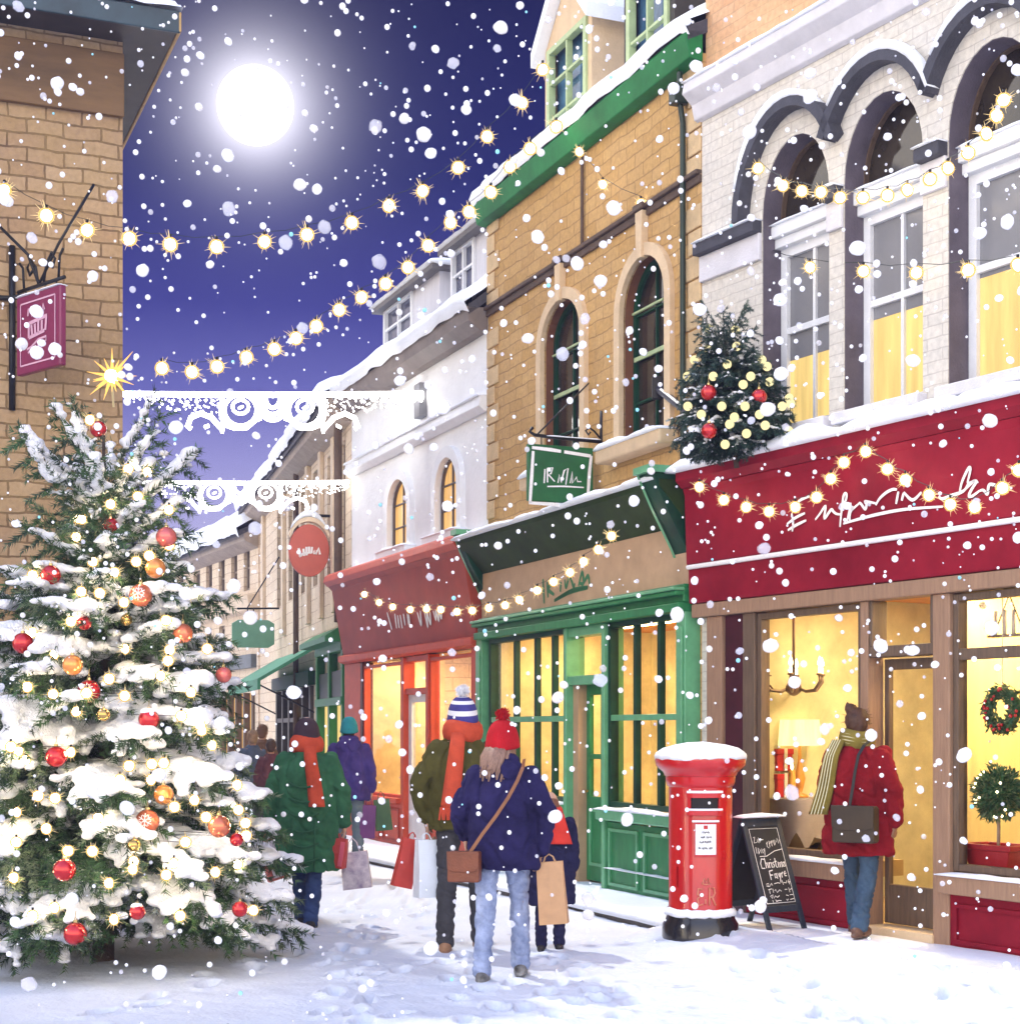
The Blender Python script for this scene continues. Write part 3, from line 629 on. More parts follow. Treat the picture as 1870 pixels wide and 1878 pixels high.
def box_dormer(u0, u1, ur, z0, z1, y):
    m = MB(); m.quad((ur, y, z0), (ur, y + 2.2, z0), (ur, y + 2.2, z1), (ur, y, z1)); m.quad((u0 - .06, y, z0), (u0 - .06, y, z1), (u0 - .06, y + 2.2, z1), (u0 - .06, y + 2.2, z0))
    m.quad((u0 - .06, y, z0), (u0, y, z0), (u0, y, z1), (u0 - .06, y, z1)); m.quad((u1, y, z0), (ur, y, z0), (ur, y, z1), (u1, y, z1))
    d = m.build('dormer', CHEEK, wh); m = MB(); n = 5
    m.box(u0, u0 + .05, y - .03, y + .04, z0, z1); m.box(u1 - .05, u1, y - .03, y + .04, z0, z1); m.box(u0 + .05, u1 - .05, y - .03, y + .04, z0, z0 + .06); m.box(u0 + .05, u1 - .05, y - .03, y + .04, z1 - .05, z1)
    for k in (1,): c = u0 + (u1 - u0) * k / 2; m.box(c - .018, c + .018, y - .02, y + .03, z0 + .06, z1 - .05)
    for k in (1, 2): c = z0 + (z1 - z0) * k / 3; m.box(u0 + .05, u1 - .05, y - .015, y + .025, c - .015, c + .015)
    m.build('window', WHITEP, d, bev=.004); m = MB(); m.quad((u0, y + .03, z0), (u1, y + .03, z0), (u1, y + .03, z1), (u0, y + .03, z1)); m.build('glass', mat('dusk_pane', (.06, .065, .12), rough=.1, var=.3, spec=.6), d)
    m = MB(); m.prism([(y - .14, z1 - .02), (y - .14, z1 + .04), (y + 2.2, z1 + .16), (y + 2.2, z1)], 'x', u0 - .16, ur + .12); m.build('dormer_roof', mat('dormer_lead', (.12, .11, .11), rough=.6, var=.2), d); 
    snow(d, u0 - .18, ur + .14, y - .17, y + 2.2, z1 + .05, .17, seed=u0)
y = .12
box_dormer(U(706, y), U(758, y), U(806, y), 6.52, 7.38, y); box_dormer(U(830, y), U(872, y), ww - .02, 6.52, 7.46, y)
# red shop front
m = MB(); m.prism([(-.10, 2.56), (-.10, 2.66), (-.13, 2.68), (-.30, 3.60), (-.36, 3.66), (0, 3.66), (0, 2.56)], 'x', .0, ww - .03); fa = m.build('fascia_board', RED, wh, bev=.01)
m = MB(); m.prism([(-.36, 3.661), (-.42, 3.72), (-.40, 3.80), (-.34, 3.84), (0, 3.84), (0, 3.661)], 'x', -.04, ww - .03); m.prism([(-.102, 2.55), (-.2, 2.58), (-.2, 2.66), (-.131, 2.682), (-.102, 2.66)], 'x', -.03, ww - .03); m.build('cornice', LRED, wh, bev=.01)
snow(wh, -.04, ww - .03, -.20, 0, 3.84, .05, seed=36)
txt = crop(640, 1000, 3.74, [[(268, 460), (280, 580)], [(318, 470), (312, 570)], [(335, 480), (330, 568)], [(352, 478), (350, 570)], [(375, 470), (372, 550)], [(400, 470), (396, 545)], [(408, 475), (404, 548)], [(468, 460), (478, 545), (490, 450)], [(515, 450), (520, 560), (530, 470), (542, 540), (552, 460)], [(575, 450), (582, 510), (592, 455), (600, 515), (612, 450), (620, 500), (632, 445)]])
m = strokes(WH, -.22, txt, .05, 0); m.v = [(x, -.14 - (z - 2.70) * .19 - .012, z) for x, y_, z in m.v]; m.build('shop_lettering', CHALK, fa)
yS = -.08; p1, p2, p3, p4 = U(668, yS), U(738, yS), U(789, yS), U(868, yS)
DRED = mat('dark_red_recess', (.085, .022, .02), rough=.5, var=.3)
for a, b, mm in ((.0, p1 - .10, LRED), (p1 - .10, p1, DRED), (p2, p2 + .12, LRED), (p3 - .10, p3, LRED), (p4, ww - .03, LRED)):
    m = MB(); m.box(a, b, yS - .03, .05, .08, 2.55); m.build('pilaster', mm, wh, bev=.008)
shop_window(wh, p1, p2, .72, 2.5, yS + .03, LRED, [], [], .04); shop_window(wh, p3, p4, .72, 2.5, yS + .03, LRED, [], [], .04)
for a, b in ((p1, p2), (p3, p4)):
    panel(wh, a, b, .08, .64, yS - .02, LRED, RED, 2); m = MB(); m.box(a, b, yS - .09, .02, .65, .72); m.build('window_sill', LRED, wh, bev=.01)
q0, q1 = p2 + .12, p3 - .10
m = MB(); m.box(q0, q1, yS, .05, 2.06, 2.14); m.box(q0, q1, yS, .05, 2.48, 2.55); df = m.build('door_frame', LRED, wh, bev=.006)
m = MB(); m.quad((q0, -.02, 2.14), (q1, -.02, 2.14), (q1, -.02, 2.48), (q0, -.02, 2.48)); m.build('glass', GLASS, df)
m = MB(); m.box(q0, q0 + .12, -.04, .02, .1, 2.06); m.box(q1 - .05, q1, -.04, .02, .1, 2.06); m.box(q0 + .12, q1 - .05, -.04, .02, 1.96, 2.06); m.box(q0 + .12, q1 - .05, -.04, .02, .1, .7); do = m.build('shop_door', WHITEP, wh, bev=.006)
m = MB(); m.quad((q0 + .12, -.01, .7), (q1 - .05, -.01, .7), (q1 - .05, -.01, 1.96), (q0 + .12, -.01, 1.96)); m.build('glass', GLASS, do)
room(wh, .13, ww - .06, .02, 1.8, .15, 2.7, WARMW, mat('cream_ceiling', (.74, .5, .22), rough=.8), FLOORW, [(.5, ww - .5, .6, .9)], ls=RLS, lcol=(1, .74, .40))
m = MB(); m.box(U(772), U(783), -.1, 0, 5.55, 5.98); m.build('banner_bracket', mat('grey_iron', (.2, .2, .21), rough=.5, var=.2), wh, bev=.01)
# ================================================================== arched house with the burgundy shop
bh = fthing('arched_house', B, 'pale grey brick house with three tall arched windows above a burgundy shop front', 'house')
U = B.u; Z = B.z; bw_ = U(1990)
SPR = 5.78
ar = []
for a, b in ((1397, 1520), (1547, 1692), (1738, 1905)):
    ar.append((U(a), U(b), 4.02, 6.33, .55))
CORN = 7.0
shopo = (.35, bw_ - .1, .1, 2.6)
m = MB(); wall(m, 0, bw_, -.1, CORN, ar + [shopo], .32); m.build('wall', GREYB, bh)
topw = (U(1458), U(1520), 7.62, 8.8)
m = MB(); wall(m, 0, bw_, CORN + .12, 9.0, [topw, (U(1560) , U(1640), 7.62, 8.8)], .2, y=.04); m.build('upper_wall', PEACH, bh)
for tw in (topw, (U(1560), U(1640), 7.62, 8.8)):
    m = MB(); surround(m, *tw, 0, .10, -.02, .06); m.build('window_surround', BROWNREV, bh); window(bh, tw[0], tw[1], tw[2], tw[3], 0, .16, TIMBER, DPANE, 2, 2, .05)
    m = MB(); m.box(tw[0] - .14, tw[1] + .14, -.06, .06, 7.53, 7.62); m.build('window_sill', CREAM, bh, bev=.01); snow(bh, tw[0] - .14, tw[1] + .14, -.07, .05, 7.62, .06, seed=40)
m = MB(); m.prism([(-.16, CORN + .14), (-.18, CORN + .04), (-.08, CORN - .04), (-.05, CORN - .16), (0.0, CORN - .18), (.04, CORN + .14)], 'x', -.05, bw_); m.build('cornice', PALECORN, bh, bev=.01)
snow(bh, -.05, bw_, -.17, .03, CORN + .14, .05, seed=41)
for k, w in enumerate(ar):
    m = MB(); o1 = outline(w[0] + .005, w[1] - .005, w[2], w[3] - .005, w[4] - .004); o0 = outline(w[0] - .008, w[1] + .008, w[2], w[3] + .008, w[4] + .006)
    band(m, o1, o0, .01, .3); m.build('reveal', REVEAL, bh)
    # hood mould that follows the arch
    h0 = [p for p in arch_pts(w[0] - .16, w[1] + .16, SPR, .74, 20)]; h1 = [p for p in arch_pts(w[0] - .24, w[1] + .24, SPR, .83, 20)]
    if k > 0: h0 = h0[3:]; h1 = h1[3:]
    if k < 2: h0 = h0[:-3]; h1 = h1[:-3]
    m = MB(); band(m, h0, h1, -.13, 0); hd = m.build('hood_mould', SLATEST, bh, bev=.012)
    m = MB(); rings = []
    s0, s1 = (2, 15); hh = h1[s0:s1]
    for i, p in enumerate(hh):
        t = .06 * math.sin(PI * (i + .4) / len(hh)) * (1 + .5 * nz((p[0], p[1], k), 5)); dx, dz = p[0] - (w[0] + w[1]) / 2, (p[1] - SPR) * 1.2; L = math.hypot(dx, dz) or 1; dx, dz = dx / L, dz / L
        rings.append([(p[0] - dx * .015, -.135, p[1] - dz * .015), (p[0] + dx * t * .8, -.14, p[1] + dz * t * .8), (p[0] + dx * t, -.06, p[1] + dz * t), (p[0], .0, p[1])])
    m.loft(rings); m.build('snow_cap', SNOW, hd, True)
    # window: round fanlight, transom, sashes
    yw = .22; u0, u1 = w[0] + .16, w[1] - .012
    rz = 5.72
    m = MB(); band(m, outline(w[0] + .02, w[1] - .02, rz, w[3] - .02, .53), outline(w[0] - .01, w[1] + .01, rz, w[3] + .01, .56), yw - .03, yw + .03); fo = m.build('fanlight', TIMBER, bh)
    m = MB(); m.quad(*[(p[0], yw + .01, p[1]) for p in outline(w[0], w[1], rz, w[3], .55)]); m.build('glass', DPANE, fo)
    m = MB(); m.box(w[0] - .0, w[1], yw - .13, yw - .02, 5.62, 5.72); m.box(w[0], w[1], yw - .09, yw - .02, 5.54, 5.62); m.build('transom', WHITEP, bh, bev=.008); snow(bh, w[0], w[1], yw - .14, yw - .03, 5.72, .035, seed=42 + k)
    lit = (4.62, 4.74, 4.80)[k]
    window(bh, w[0] + .01, w[1] - .01, w[2], 5.54, 0, yw, WHITEP, [(YPANE, w[2], lit), (GPANE, lit + .001, 5.54)], 2 if k < 2 else 1, 1, .075, .03, hbars=[4.86])
    m = MB(); m.box(w[0] - .04, w[1] + .04, -.10, .2, 3.93, 4.02); m.build('window_sill', PALECORN, bh, bev=.01)
edges = [0.0] + [q for w in ar for q in (w[0], w[1])] + [bw_]
for k, (a, b) in enumerate(zip(edges[::2], edges[1::2])):
    m = MB(); m.box(a - .01 * (a == 0), b, -.10, .0, SPR - .12, SPR - .02); sb = m.build('springing_band', SLATEST, bh, bev=.01); snow(sb, a, b, -.11, -.0, SPR - .02, .035, seed=50 + k)
    m = MB(); m.box(a, b, -.035, 0, SPR - .34, SPR - .12); m.build('band_course', PALECORN, bh, bev=.008)
# shop front
m = MB(); m.prism([(-.14, 2.68), (-.15, 3.0), (-.17, 3.02), (-.19, 3.60), (-.21, 3.66), (0, 3.66), (0, 2.68)], 'x', .0, bw_); fa = m.build('fascia_board', BURG, bh, bev=.012)
m = MB(); m.prism([(-.211, 3.661), (-.27, 3.72), (-.27, 3.80), (0, 3.80), (0, 3.661)], 'x', -.02, bw_); m.build('cornice', DBURG if False else BURG, bh, bev=.012)
snow(bh, -.08, bw_, -.31, .0, 3.80, .13, seed=60, over=.03)
m = MB(); m.tube([(.02, -.165, 2.99), (bw_, -.165, 2.99)], .02, 8); m.build('fascia_moulding', CHALK, bh)
txt = crop(1420, 840, 4.156, [[(270, 292), (215, 312), (170, 345)], [(130, 420), (140, 490), (132, 560)], [(92, 505), (160, 455), (232, 420)], [(98, 550), (165, 510), (240, 475)],
    [(308, 470), (345, 425), (390, 365), (378, 460), (430, 395), (450, 410), (470, 425), (500, 430)], [(495, 525), (505, 440), (528, 290), (550, 275), (545, 320), (520, 350)], [(550, 480), (575, 380), (580, 340)], [(570, 480), (575, 420), (600, 370), (585, 395), (640, 350)], [(640, 350), (655, 345), (690, 390), (700, 350), (690, 330), (770, 345)], [(770, 360), (800, 310), (850, 265), (900, 240), (935, 240)], [(945, 255), (925, 350)], [(985, 265), (968, 325)], [(985, 260), (1050, 320), (1120, 260)],
    [(520, 500), (640, 465), (800, 425), (1000, 390), (1280, 370)], [(1250, 290), (1275, 310), (1350, 285), (1440, 250), (1480, 185)], [(1410, 260), (1430, 180), (1480, 80), (1495, 90), (1470, 190)], [(1480, 190), (1540, 175), (1500, 240), (1480, 285), (1500, 292), (1560, 250)], [(1560, 250), (1590, 245), (1620, 275), (1630, 215), (1650, 200), (1700, 215), (1740, 240)], [(1440, 250), (1500, 190), (1530, 170)]])
m = strokes(B, -.19, txt, .024, 0); m.v = [(x, -.17 - (z - 3.02) * .0345 - .012, z) for x, y_, z in m.v]; m.build('shop_lettering', CHALK, fa)
yS = -.06
m = MB(); m.box(.02, bw_, -.13, .04, 2.56, 2.675); m.build('lintel', PINKT, bh, bev=.01)
def post(a, b, mm, z0=.08, z1=2.56, y0=-.10, nm='pilaster'):
    m = MB(); m.box(U(a, yS), U(b, yS), y0, .06, z0, z1); m.build(nm, mm, bh, bev=.008)
post(1302, 1330, PINKT); post(1331, 1367, DBURG, y0=-.07); post(1368, 1390, TIMBER)
W1a, W1b = U(1390, yS), U(1583, yS); post(1584, 1598, PINKT); D0, D1 = U(1599, yS), U(1716, yS); post(1717, 1748, PINKT); W2a, W2b = U(1749, yS), U(1975, yS)
shop_window(bh, W1a, W1b, .62, 2.55, yS + .03, TIMBER, [], [], .05)
shop_window(bh, W2a, W2b, .62, 2.55, yS + .03, TIMBER, [], [2.13], .05, tm=TIMBER, bw=.08)
for a, b, k in ((U(1368, yS), U(1584, yS), 0), (W2a - .02, W2b, 1)):
    panel(bh, a, b, .06, .46, yS - .03, BURG, BURG, 1); m = MB(); m.box(a - .01, b, yS - .14, .0, .47, .60); m.build('window_sill', PINKT, bh, bev=.012)
    snow(bh, a - .01, b, yS - .15, yS - .03, .60, .035, seed=70 + k)
m = MB(); m.box(D0, D1, -.09, .06, 2.14, 2.22); m.box(D0, D0 + .03, -.09, .06, 2.22, 2.56); m.box(D1 - .03, D1, -.09, .06, 2.22, 2.56); df = m.build('door_frame', TIMBER, bh, bev=.006)
m = MB(); m.quad((D0, -.02, 2.22), (D1, -.02, 2.22), (D1, -.02, 2.56), (D0, -.02, 2.56)); m.build('glass', GLASS, df)
m = MB(); m.box(D0 - .03, D1 + .02, -.12, .12, .05, .16); m.build('door_step', CREAM, bh, bev=.01)
yD = .06; m = MB(); m.box(D0, D0 + .045, yD, yD + .05, .17, 2.13); m.box(D1 - .045, D1, yD, yD + .05, .17, 2.13); m.box(D0 + .045, D1 - .045, yD, yD + .05, 2.05, 2.13); m.box(D0 + .045, D1 - .045, yD, yD + .05, .17, .46); do = m.build('shop_door', TIMBER, bh, bev=.006)
m = MB(); m.quad((D0 + .045, yD + .03, .46), (D1 - .045, yD + .03, .46), (D1 - .045, yD + .03, 2.05), (D0 + .045, yD + .03, 2.05)); m.build('glass', GLASS, do)
room(bh, .38, bw_ - .12, .02, 2.6, .12, 2.75, OLIVEW, OCHRE, FLOORW, [(W1a + .1, W1b - .05, .9, 1.2), (D0 - .3, D1 + .03, .15, 1.0), (W2a + .2, W2b - .3, .9, 1.2)], ls=BLS, lcol=(1, .76, .42))
for a, b in ((W1a, W1b), (W2a, W2b)): m = MB(); m.box(a, b, .0, .34, .5, .62); m.build('display_shelf', FLOORW, bh)
m = MB(); m.box(D0 - .35, D1 + .05, 1.25, 1.3, .12, 2.75); m.build('interior_partition', mat('gold_partition', (.90, .68, .26), rough=.6, var=.2, vs=1.2, stretch=(3, 3, .5)), bh)
# --- what stands in the burgundy shop's windows
def bpos(px, y, z): return B.w(U(px, y), y, z)
TABZ = 1.02; y = .62
def bz(px, py, y): return B.z(px, py, y)
tu0, tu1 = U(1398, y), U(1520, y); tz = bz(1440, 1462, y)
def local(name, label, cat, px, yy, z, group=None):
    return thing(name, label, cat, bpos(px, yy, z), B.ang, group)
t = local('display_table', 'small table under a grey cloth in the left burgundy shop window', 'table', 1450, y, .13); tw = (tu1 - tu0) / 2; hgt = tz - .13
m = MB(); n = 40; rings = []
for z, e in ((hgt, 1), (hgt + .001, 1.02), (hgt - .03, 1.04), (hgt - .2, 1.05), (hgt - .34, 1.08)):
    rings.append([(tw * e * math.copysign(abs(math.cos(2 * PI * j / n)) ** .45, math.cos(2 * PI * j / n)), .3 * e * math.copysign(abs(math.sin(2 * PI * j / n)) ** .45, math.sin(2 * PI * j / n)), z + (.07 * math.sin(j * 1.3) * (z < hgt - .25))) for j in range(n)])
rings[0] = [(p[0], p[1], hgt) for p in rings[1]]
m.loft(rings); m.build('tablecloth', mat('grey_cloth', (.30, .27, .28), rough=.9, var=.15, vs=5), t, True, auto=40)
for sx in (-1, 1):
    for sy in (-1, 1): m = MB(); m.tube([(sx * (tw - .06), sy * .22, 0), (sx * (tw - .06), sy * .22, hgt - .02)], .025, 8); m.build('leg', TIMBER, t)
GR = mat('gift_red', (.55, .03, .03), rough=.4, var=.15, vs=6); RB = mat('white_ribbon', (.85, .82, .76), rough=.5, var=.05)
for k, (zz, h, w, lab) in enumerate(((tz, .20, .17, 'red gift box with white ribbon at the bottom of the pair on the grey table'), (tz + .225, .19, .165, 'red gift box with white ribbon stacked on another gift box'))):
    g = local('gift_box', lab, 'gift box', 1428, y - .05, zz, 'gift boxes in the window'); m = MB(); m.box(-w / 2, w / 2, -w / 2, w / 2, 0, h); m.box(-w / 2 - .008, w / 2 + .008, -w / 2 - .008, w / 2 + .008, h - .05, h); m.build('box', GR, g, bev=.006)
    m = MB(); m.box(-.017, .017, -w / 2 - .012, w / 2 + .012, 0.001, h + .006); m.box(-w / 2 - .012, w / 2 + .012, -.017, .017, .001, h + .005)
    for sg in (-1, 1): m.tube([(0, -.04, h + .008), (sg * .05, -.05, h + .035), (sg * .06, -.04, h + .015), (0, -.04, h + .008)], .008, 6)
    m.build('ribbon', RB, g)
g = local('table_lamp', 'table lamp with a glowing yellow drum shade on the grey table', 'lamp', 1466, y + .05, tz)
sz0, sz1 = bz(1466, 1368, y) - tz, bz(1466, 1320, y) - tz
m = MB(); m.lathe([(.0, 0), (.075, 0), (.07, .02), (.02, .04), (.035, .09), (.05, .16), (.03, .24), (.016, .30), (.012, sz0 + .05), (0, sz0 + .05)]); m.build('lamp_base', mat('amber_ceramic', (.7, .32, .06), rough=.3, var=.2), g, True)
m = MB(); m.lathe([(.175, sz0), (.185, sz0), (.165, sz1), (.155, sz1), (.175, sz0)]); m.build('lamp_shade', curtain('lamp_shade_glow', (1, .74, .30), 1.7, 3), g, True, auto=40)
g = local('candle', 'amber pillar candle with a flame beside the gift boxes', 'candle', 1452, y - .14, tz)
m = MB(); m.lathe([(0, 0), (.032, 0), (.03, .22), (.024, .235), (0, .23)]); m.build('wax', mat('amber_wax', (.75, .38, .06), rough=.4, var=.15), g, True, auto=40)
m = MB(); m.lathe([(0, .235), (.012, .25), (.014, .27), (.006, .30), (0, .33)]); m.build('flame', emis('flame', (1, .75, .3), 6), g, True)
g = local('chandelier', 'dark scrolled chandelier with lit candle bulbs in the left window', 'chandelier', 1455, .5, bz(1455, 1262, .5)); ctop = 2.74 - bz(1455, 1262, .5)
m = MB(); m.tube([(0, 0, .05), (0, 0, ctop)], .012, 8); m.lathe([(0, -.07), (.03, -.06), (.075, -.02), (.06, .03), (.02, .06), (0.012, .1)])
for k in range(6):
    a = 2 * PI * k / 6 + .26; c, s = math.cos(a), math.sin(a); m.tube([(c * r, s * r, z) for r, z in ((.04, .0), (.12, -.03), (.21, -.02), (.265, .05), (.26, .11))], .013, 7); m.ball((c * .26, s * .26, .11), (.03, .03, .012), 10, 6)
m.build('arms', mat('dark_bronze', (.20, .14, .10), rough=.4, metal=.6, var=.3), g, True)
fl = MB(); fl.lathe([(.012, 0), (.012, .05), (.0, .05)]); fl.lathe([(0, .05), (.018, .07), (.02, .09), (.008, .13), (0, .145)]); fme = fl.mesh('candle_bulb', emis('candle_glow', (1, .80, .42), 5), True)
for k in range(6): a = 2 * PI * k / 6 + .26; obj('candle_bulb', fme, g, (math.cos(a) * .26, math.sin(a) * .26, .12))
g = local('armchair', 'olive upholstered armchair inside the left window behind the chalkboard', 'armchair', 1500, .95, .13)
OL = mat('olive_velvet', (.26, .21, .06), rough=.9, var=.25, vs=4)
m = MB(); m.ball((0, 0, .3), (.36, .33, .2), 20, 12); skin('seat', m, OL, g, .03)
m = MB(); m.ball((0, .25, .55), (.34, .11, .38), 20, 12); skin('backrest', m, OL, g, .03)
for sx in (-1, 1): m = MB(); m.cone((sx * .34, -.2, .45), .09, (sx * .34, .2, .47), .1); m.cone((sx * .34, -.2, .2), .08, (sx * .34, .2, .2), .09); skin('armrest', m, OL, g, .03)
# right window: candelabra, wreath, topiary
g = local('hanging_candelabra', 'hanging shelf of white candles at the top of the right window', 'candelabra', 1850, .35, bz(1850, 1168, .35))
m = MB(); m.box(-.17, .17, -.04, .04, 0, .018)
for x in (-.15, .15): m.tube([(x, 0, .0), (0, 0, .30)], .006, 6)
m.build('shelf', mat('grey_metal', (.28, .28, .29), rough=.4, metal=.5, var=.2), g)
cm = MB(); cm.lathe([(0, 0), (.014, 0), (.013, .17), (0, .175)]); cme = cm.mesh('candle', mat('white_wax', (.85, .83, .78), rough=.4, var=.03), True)
for k in range(4): obj('candle', cme, g, (-.125 + k * .083, 0, .018))
LEAF1 = mat('holly_green', (.035, .11, .045), rough=.5, var=.4, vs=12); LEAF2 = mat('sage_green', (.13, .19, .09), rough=.6, var=.35, vs=12); BERRY = mat('red_berry', (.55, .02, .02), rough=.25, var=.1, coat=.4)
def leaf(mb, p, d, L, w):
    d = d.normalized(); s = d.cross(Vector((rnd.uniform(-1, 1), rnd.uniform(-1, 1), rnd.uniform(-1, 1)))); s = s.normalized() * w if s.length > 1e-4 else d.orthogonal().normalized() * w
    mb.add([p, p + d * L * .5 + s, p + d * L, p + d * L * .5 - s], [(0, 1, 2, 3)])
def rv(): return Vector((rnd.gauss(0, 1), rnd.gauss(0, 1), rnd.gauss(0, 1))).normalized()
wz = bz(1838, 1302, .12)
g = local('holly_wreath', 'round green wreath dotted with red berries hanging in the right window', 'wreath', 1838, .12, wz)
m = MB(); bm_ = MB()
for k in range(700):
    a = rnd.uniform(0, 2 * PI); b = rnd.uniform(0, 2 * PI); R, r = .125, .045; p = Vector(((R + r * math.cos(b)) * math.cos(a), r * math.sin(b) * .8, (R + r * math.cos(b)) * math.sin(a))); m.i = rnd.random() < .4
    leaf(m, p, rv() + Vector((-math.sin(a), -.5, math.cos(a))), rnd.uniform(.03, .055), .009)
m.i = 0; m.tube([(.125 * math.cos(2 * PI * k / 24), 0, .125 * math.sin(2 * PI * k / 24)) for k in range(24)], .03, 8, closed=True); m.build('foliage', [LEAF1, LEAF2], g)
for k in range(26): a = rnd.uniform(0, 2 * PI); r = rnd.uniform(.09, .165); bm_.ball((r * math.cos(a), -.045, r * math.sin(a)), .0125, 8, 6)
bm_.build('berries', BERRY, g, True); m = MB(); m.tube([(0, 0, .15), (0, 0, 2.7 - wz)], .004, 5); m.build('hanging_cord', RB, g)
py_ = .30; tz_ = .62
g = local('topiary', 'ball shaped topiary bush with tiny lights in a red planter in right window', 'topiary', 1830, .2, tz_)
hb = bz(1830, 1455, .2) - tz_
m = MB()
for k in range(2600):
    d = rv(); r = .17 * (1 + .25 * nz(d, 2)) * rnd.uniform(.6, 1.05); m.i = (rnd.random() < .45); leaf(m, Vector((0, 0, hb)) + Vector((d.x * r, d.y * r * .8, d.z * r)), d + rv() * .7, rnd.uniform(.03, .06), .007)
m.i = 0; m.ball((0, 0, hb), .11, 12, 8); m.build('foliage', [LEAF1, LEAF2], g)
m = MB(); m.tube([(0, 0, .08), (.005, 0, .3), (0, 0, hb - .1)], .012, 8); m.build('stem', mat('pale_bark', (.35, .27, .2), rough=.8, var=.3), g)
m = MB(); m.loft([[(sx * x, sy * .13 * x / .22, z) for sx, sy in ((-1, -1), (1, -1), (1, 1), (-1, 1))] for x, z in ((.17, 0), (.21, .15), (.235, .15), (.235, .19), (.20, .19), (.19, .15))]); m.build('planter', mat('red_planter', (.38, .025, .03), rough=.35, var=.25), g, bev=.008)
tl = MB(); tl.ball((0, 0, 0), .009, 8, 6); tlm = tl.mesh('fairy_light', emis('fairy_glow', (1, .85, .55), 6), True)
for k in range(16): d = rv(); d.y = -abs(d.y); obj('fairy_light', tlm, g, (d.x * .18, d.y * .15, hb + d.z * .18))
# ================================================================== tan houses at the bend of the street
fa_ = fthing('tan_house', FA, 'tan stone house with tall narrow windows, green awning and green shop front at the bend', 'house'); U = FA.u; Z = FA.z; fw_ = U(644)
PEAVE = mat('haze_paled_eave', (.36, .29, .23), rough=.7, var=.2, vs=4); PW = mat('dull_window', (.10, .085, .07), rough=.2, var=.3, vs=2); TANP = mat('tan_pilaster', (.70, .56, .40), rough=.8, var=.15, vs=4)  # eave boards coloured paler to stand for haze over the far street
ops = [(U(x0), U(x1), z0, z1) for x0, x1, z0, z1 in ((508, 518, 4.0, 5.9), (529, 539, 4.0, 5.9), (552, 562, 4.0, 5.9), (574, 586, 4.0, 5.9), (600, 611, 4.0, 5.9), (622, 633, 4.0, 5.9), (527, 540, 1.9, 3.4), (556, 568, 1.9, 3.4))][:6]
shops = [(U(512), U(574), .15, 2.35), (U(588), U(637), .15, 2.9)]
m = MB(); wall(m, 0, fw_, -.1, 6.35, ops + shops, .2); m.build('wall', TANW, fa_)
for o in ops: window(fa_, *o[:4], 0, .1, mat('brown_sash', (.22, .17, .13), rough=.6, var=.2), PW, 2, 3, .06, .03)
for x in (486, 523, 545, 568, 592, 616): u = U(x); m = MB(); m.box(u - .12, u + .12, -.07, 0, 3.4, 6.2); m.build('pilaster', TANP, fa_, bev=.01)
m = MB(); m.prism([(-.3, 6.2), (-.34, 6.4), (0, 6.4), (0, 6.05), (-.1, 6.08)], 'x', -.05, fw_ + .0); m.build('gutter_board', PEAVE, fa_); roof_slab(fa_, -.1, fw_ - .01, -.38, 6.42, 2.2, 7.6, .24, seed=9)
m = MB(); u = U(632); m.tube([(u, -.1, 6.2), (u, -.1, 3.2)], .06, 8); m.build('downpipe', DKBAND, fa_); m = MB(); u = U(553); m.tube([(u, -.1, 6.1), (u, -.1, .1)], .05, 8); m.build('downpipe', DKBAND, fa_)
m = MB(); a, b = U(509), U(578); m.prism([(-.02, 3.0), (-.95, 2.45), (-.95, 2.28), (-.90, 2.28), (-.90, 2.42), (-.02, 2.94)], 'x', a, b); aw = m.build('awning', mat('awning_green', (.06, .26, .15), rough=.6, var=.2, vs=3), fa_)
for x in (a + .1, b - .1): m = MB(); m.tube([(x, -.9, 2.35), (x, 0, 1.9)], .015, 6); m.build('awning_arm', IRON, aw)
m = MB(); m.box(U(509), U(578), -.12, .02, 2.36, 2.6); m.build('fascia_board', DGREEN, fa_)
s0, s1 = shops[0][:2]
m = MB(); k = 5
for i in range(k + 1): x = s0 + (s1 - s0) * i / k; m.box(x - .09, x + .09, -.06, .06, .15, 2.35)
m.box(s0, s1, -.05, .05, .15, .75); m.box(s0, s1, -.05, .05, 1.75, 1.83); m.build('shop_window', mat('dark_shop_timber', (.07, .06, .05), rough=.5, var=.3), fa_)
m = MB(); m.quad((s0, .07, .7), (s1, .07, .7), (s1, .07, 2.35), (s0, .07, 2.35)); m.build('glass', mat('dim_shop_pane', (.12, .13, .10), rough=.2, var=.4, vs=2), fa_)
m = MB(); x0 = s0 + (s1 - s0) * .62; x1 = s0 + (s1 - s0) * .80; m.quad((x0, .06, .75), (x1, .06, .75), (x1, .06, 2.0), (x0, .06, 2.0)); m.build('lit_pane', YPANE, fa_)
s0, s1 = shops[1][:2]
m = MB()
for x in (s0 + .05, (s0 + s1) / 2, s1 - .05): m.box(x - .07, x + .07, -.08, .06, .15, 2.9)
for z0, z1 in ((.15, .6), (1.98, 2.1), (2.78, 2.95)): m.box(s0, s1, -.1, .06, z0, z1)
m.build('shop_window', GREEN, fa_, bev=.01)
m = MB(); m.prism([(-.12, 3.12), (-.34, 2.98), (-.34, 2.9), (0, 2.9), (0, 3.16)], 'x', s0 - .05, s1 + .05); m.build('cornice', GREEN, fa_)
m = MB(); m.box(s0, s1, -.04, .02, 2.1, 2.5); m.build('shop_sign', mat('black_sign', (.015, .018, .016), rough=.4, var=.3), fa_)
m = MB(); m.quad((s0, .05, .6), (s1, .05, .6), (s1, .05, 2.0), (s0, .05, 2.0)); m.build('lit_pane', YPANE, fa_)
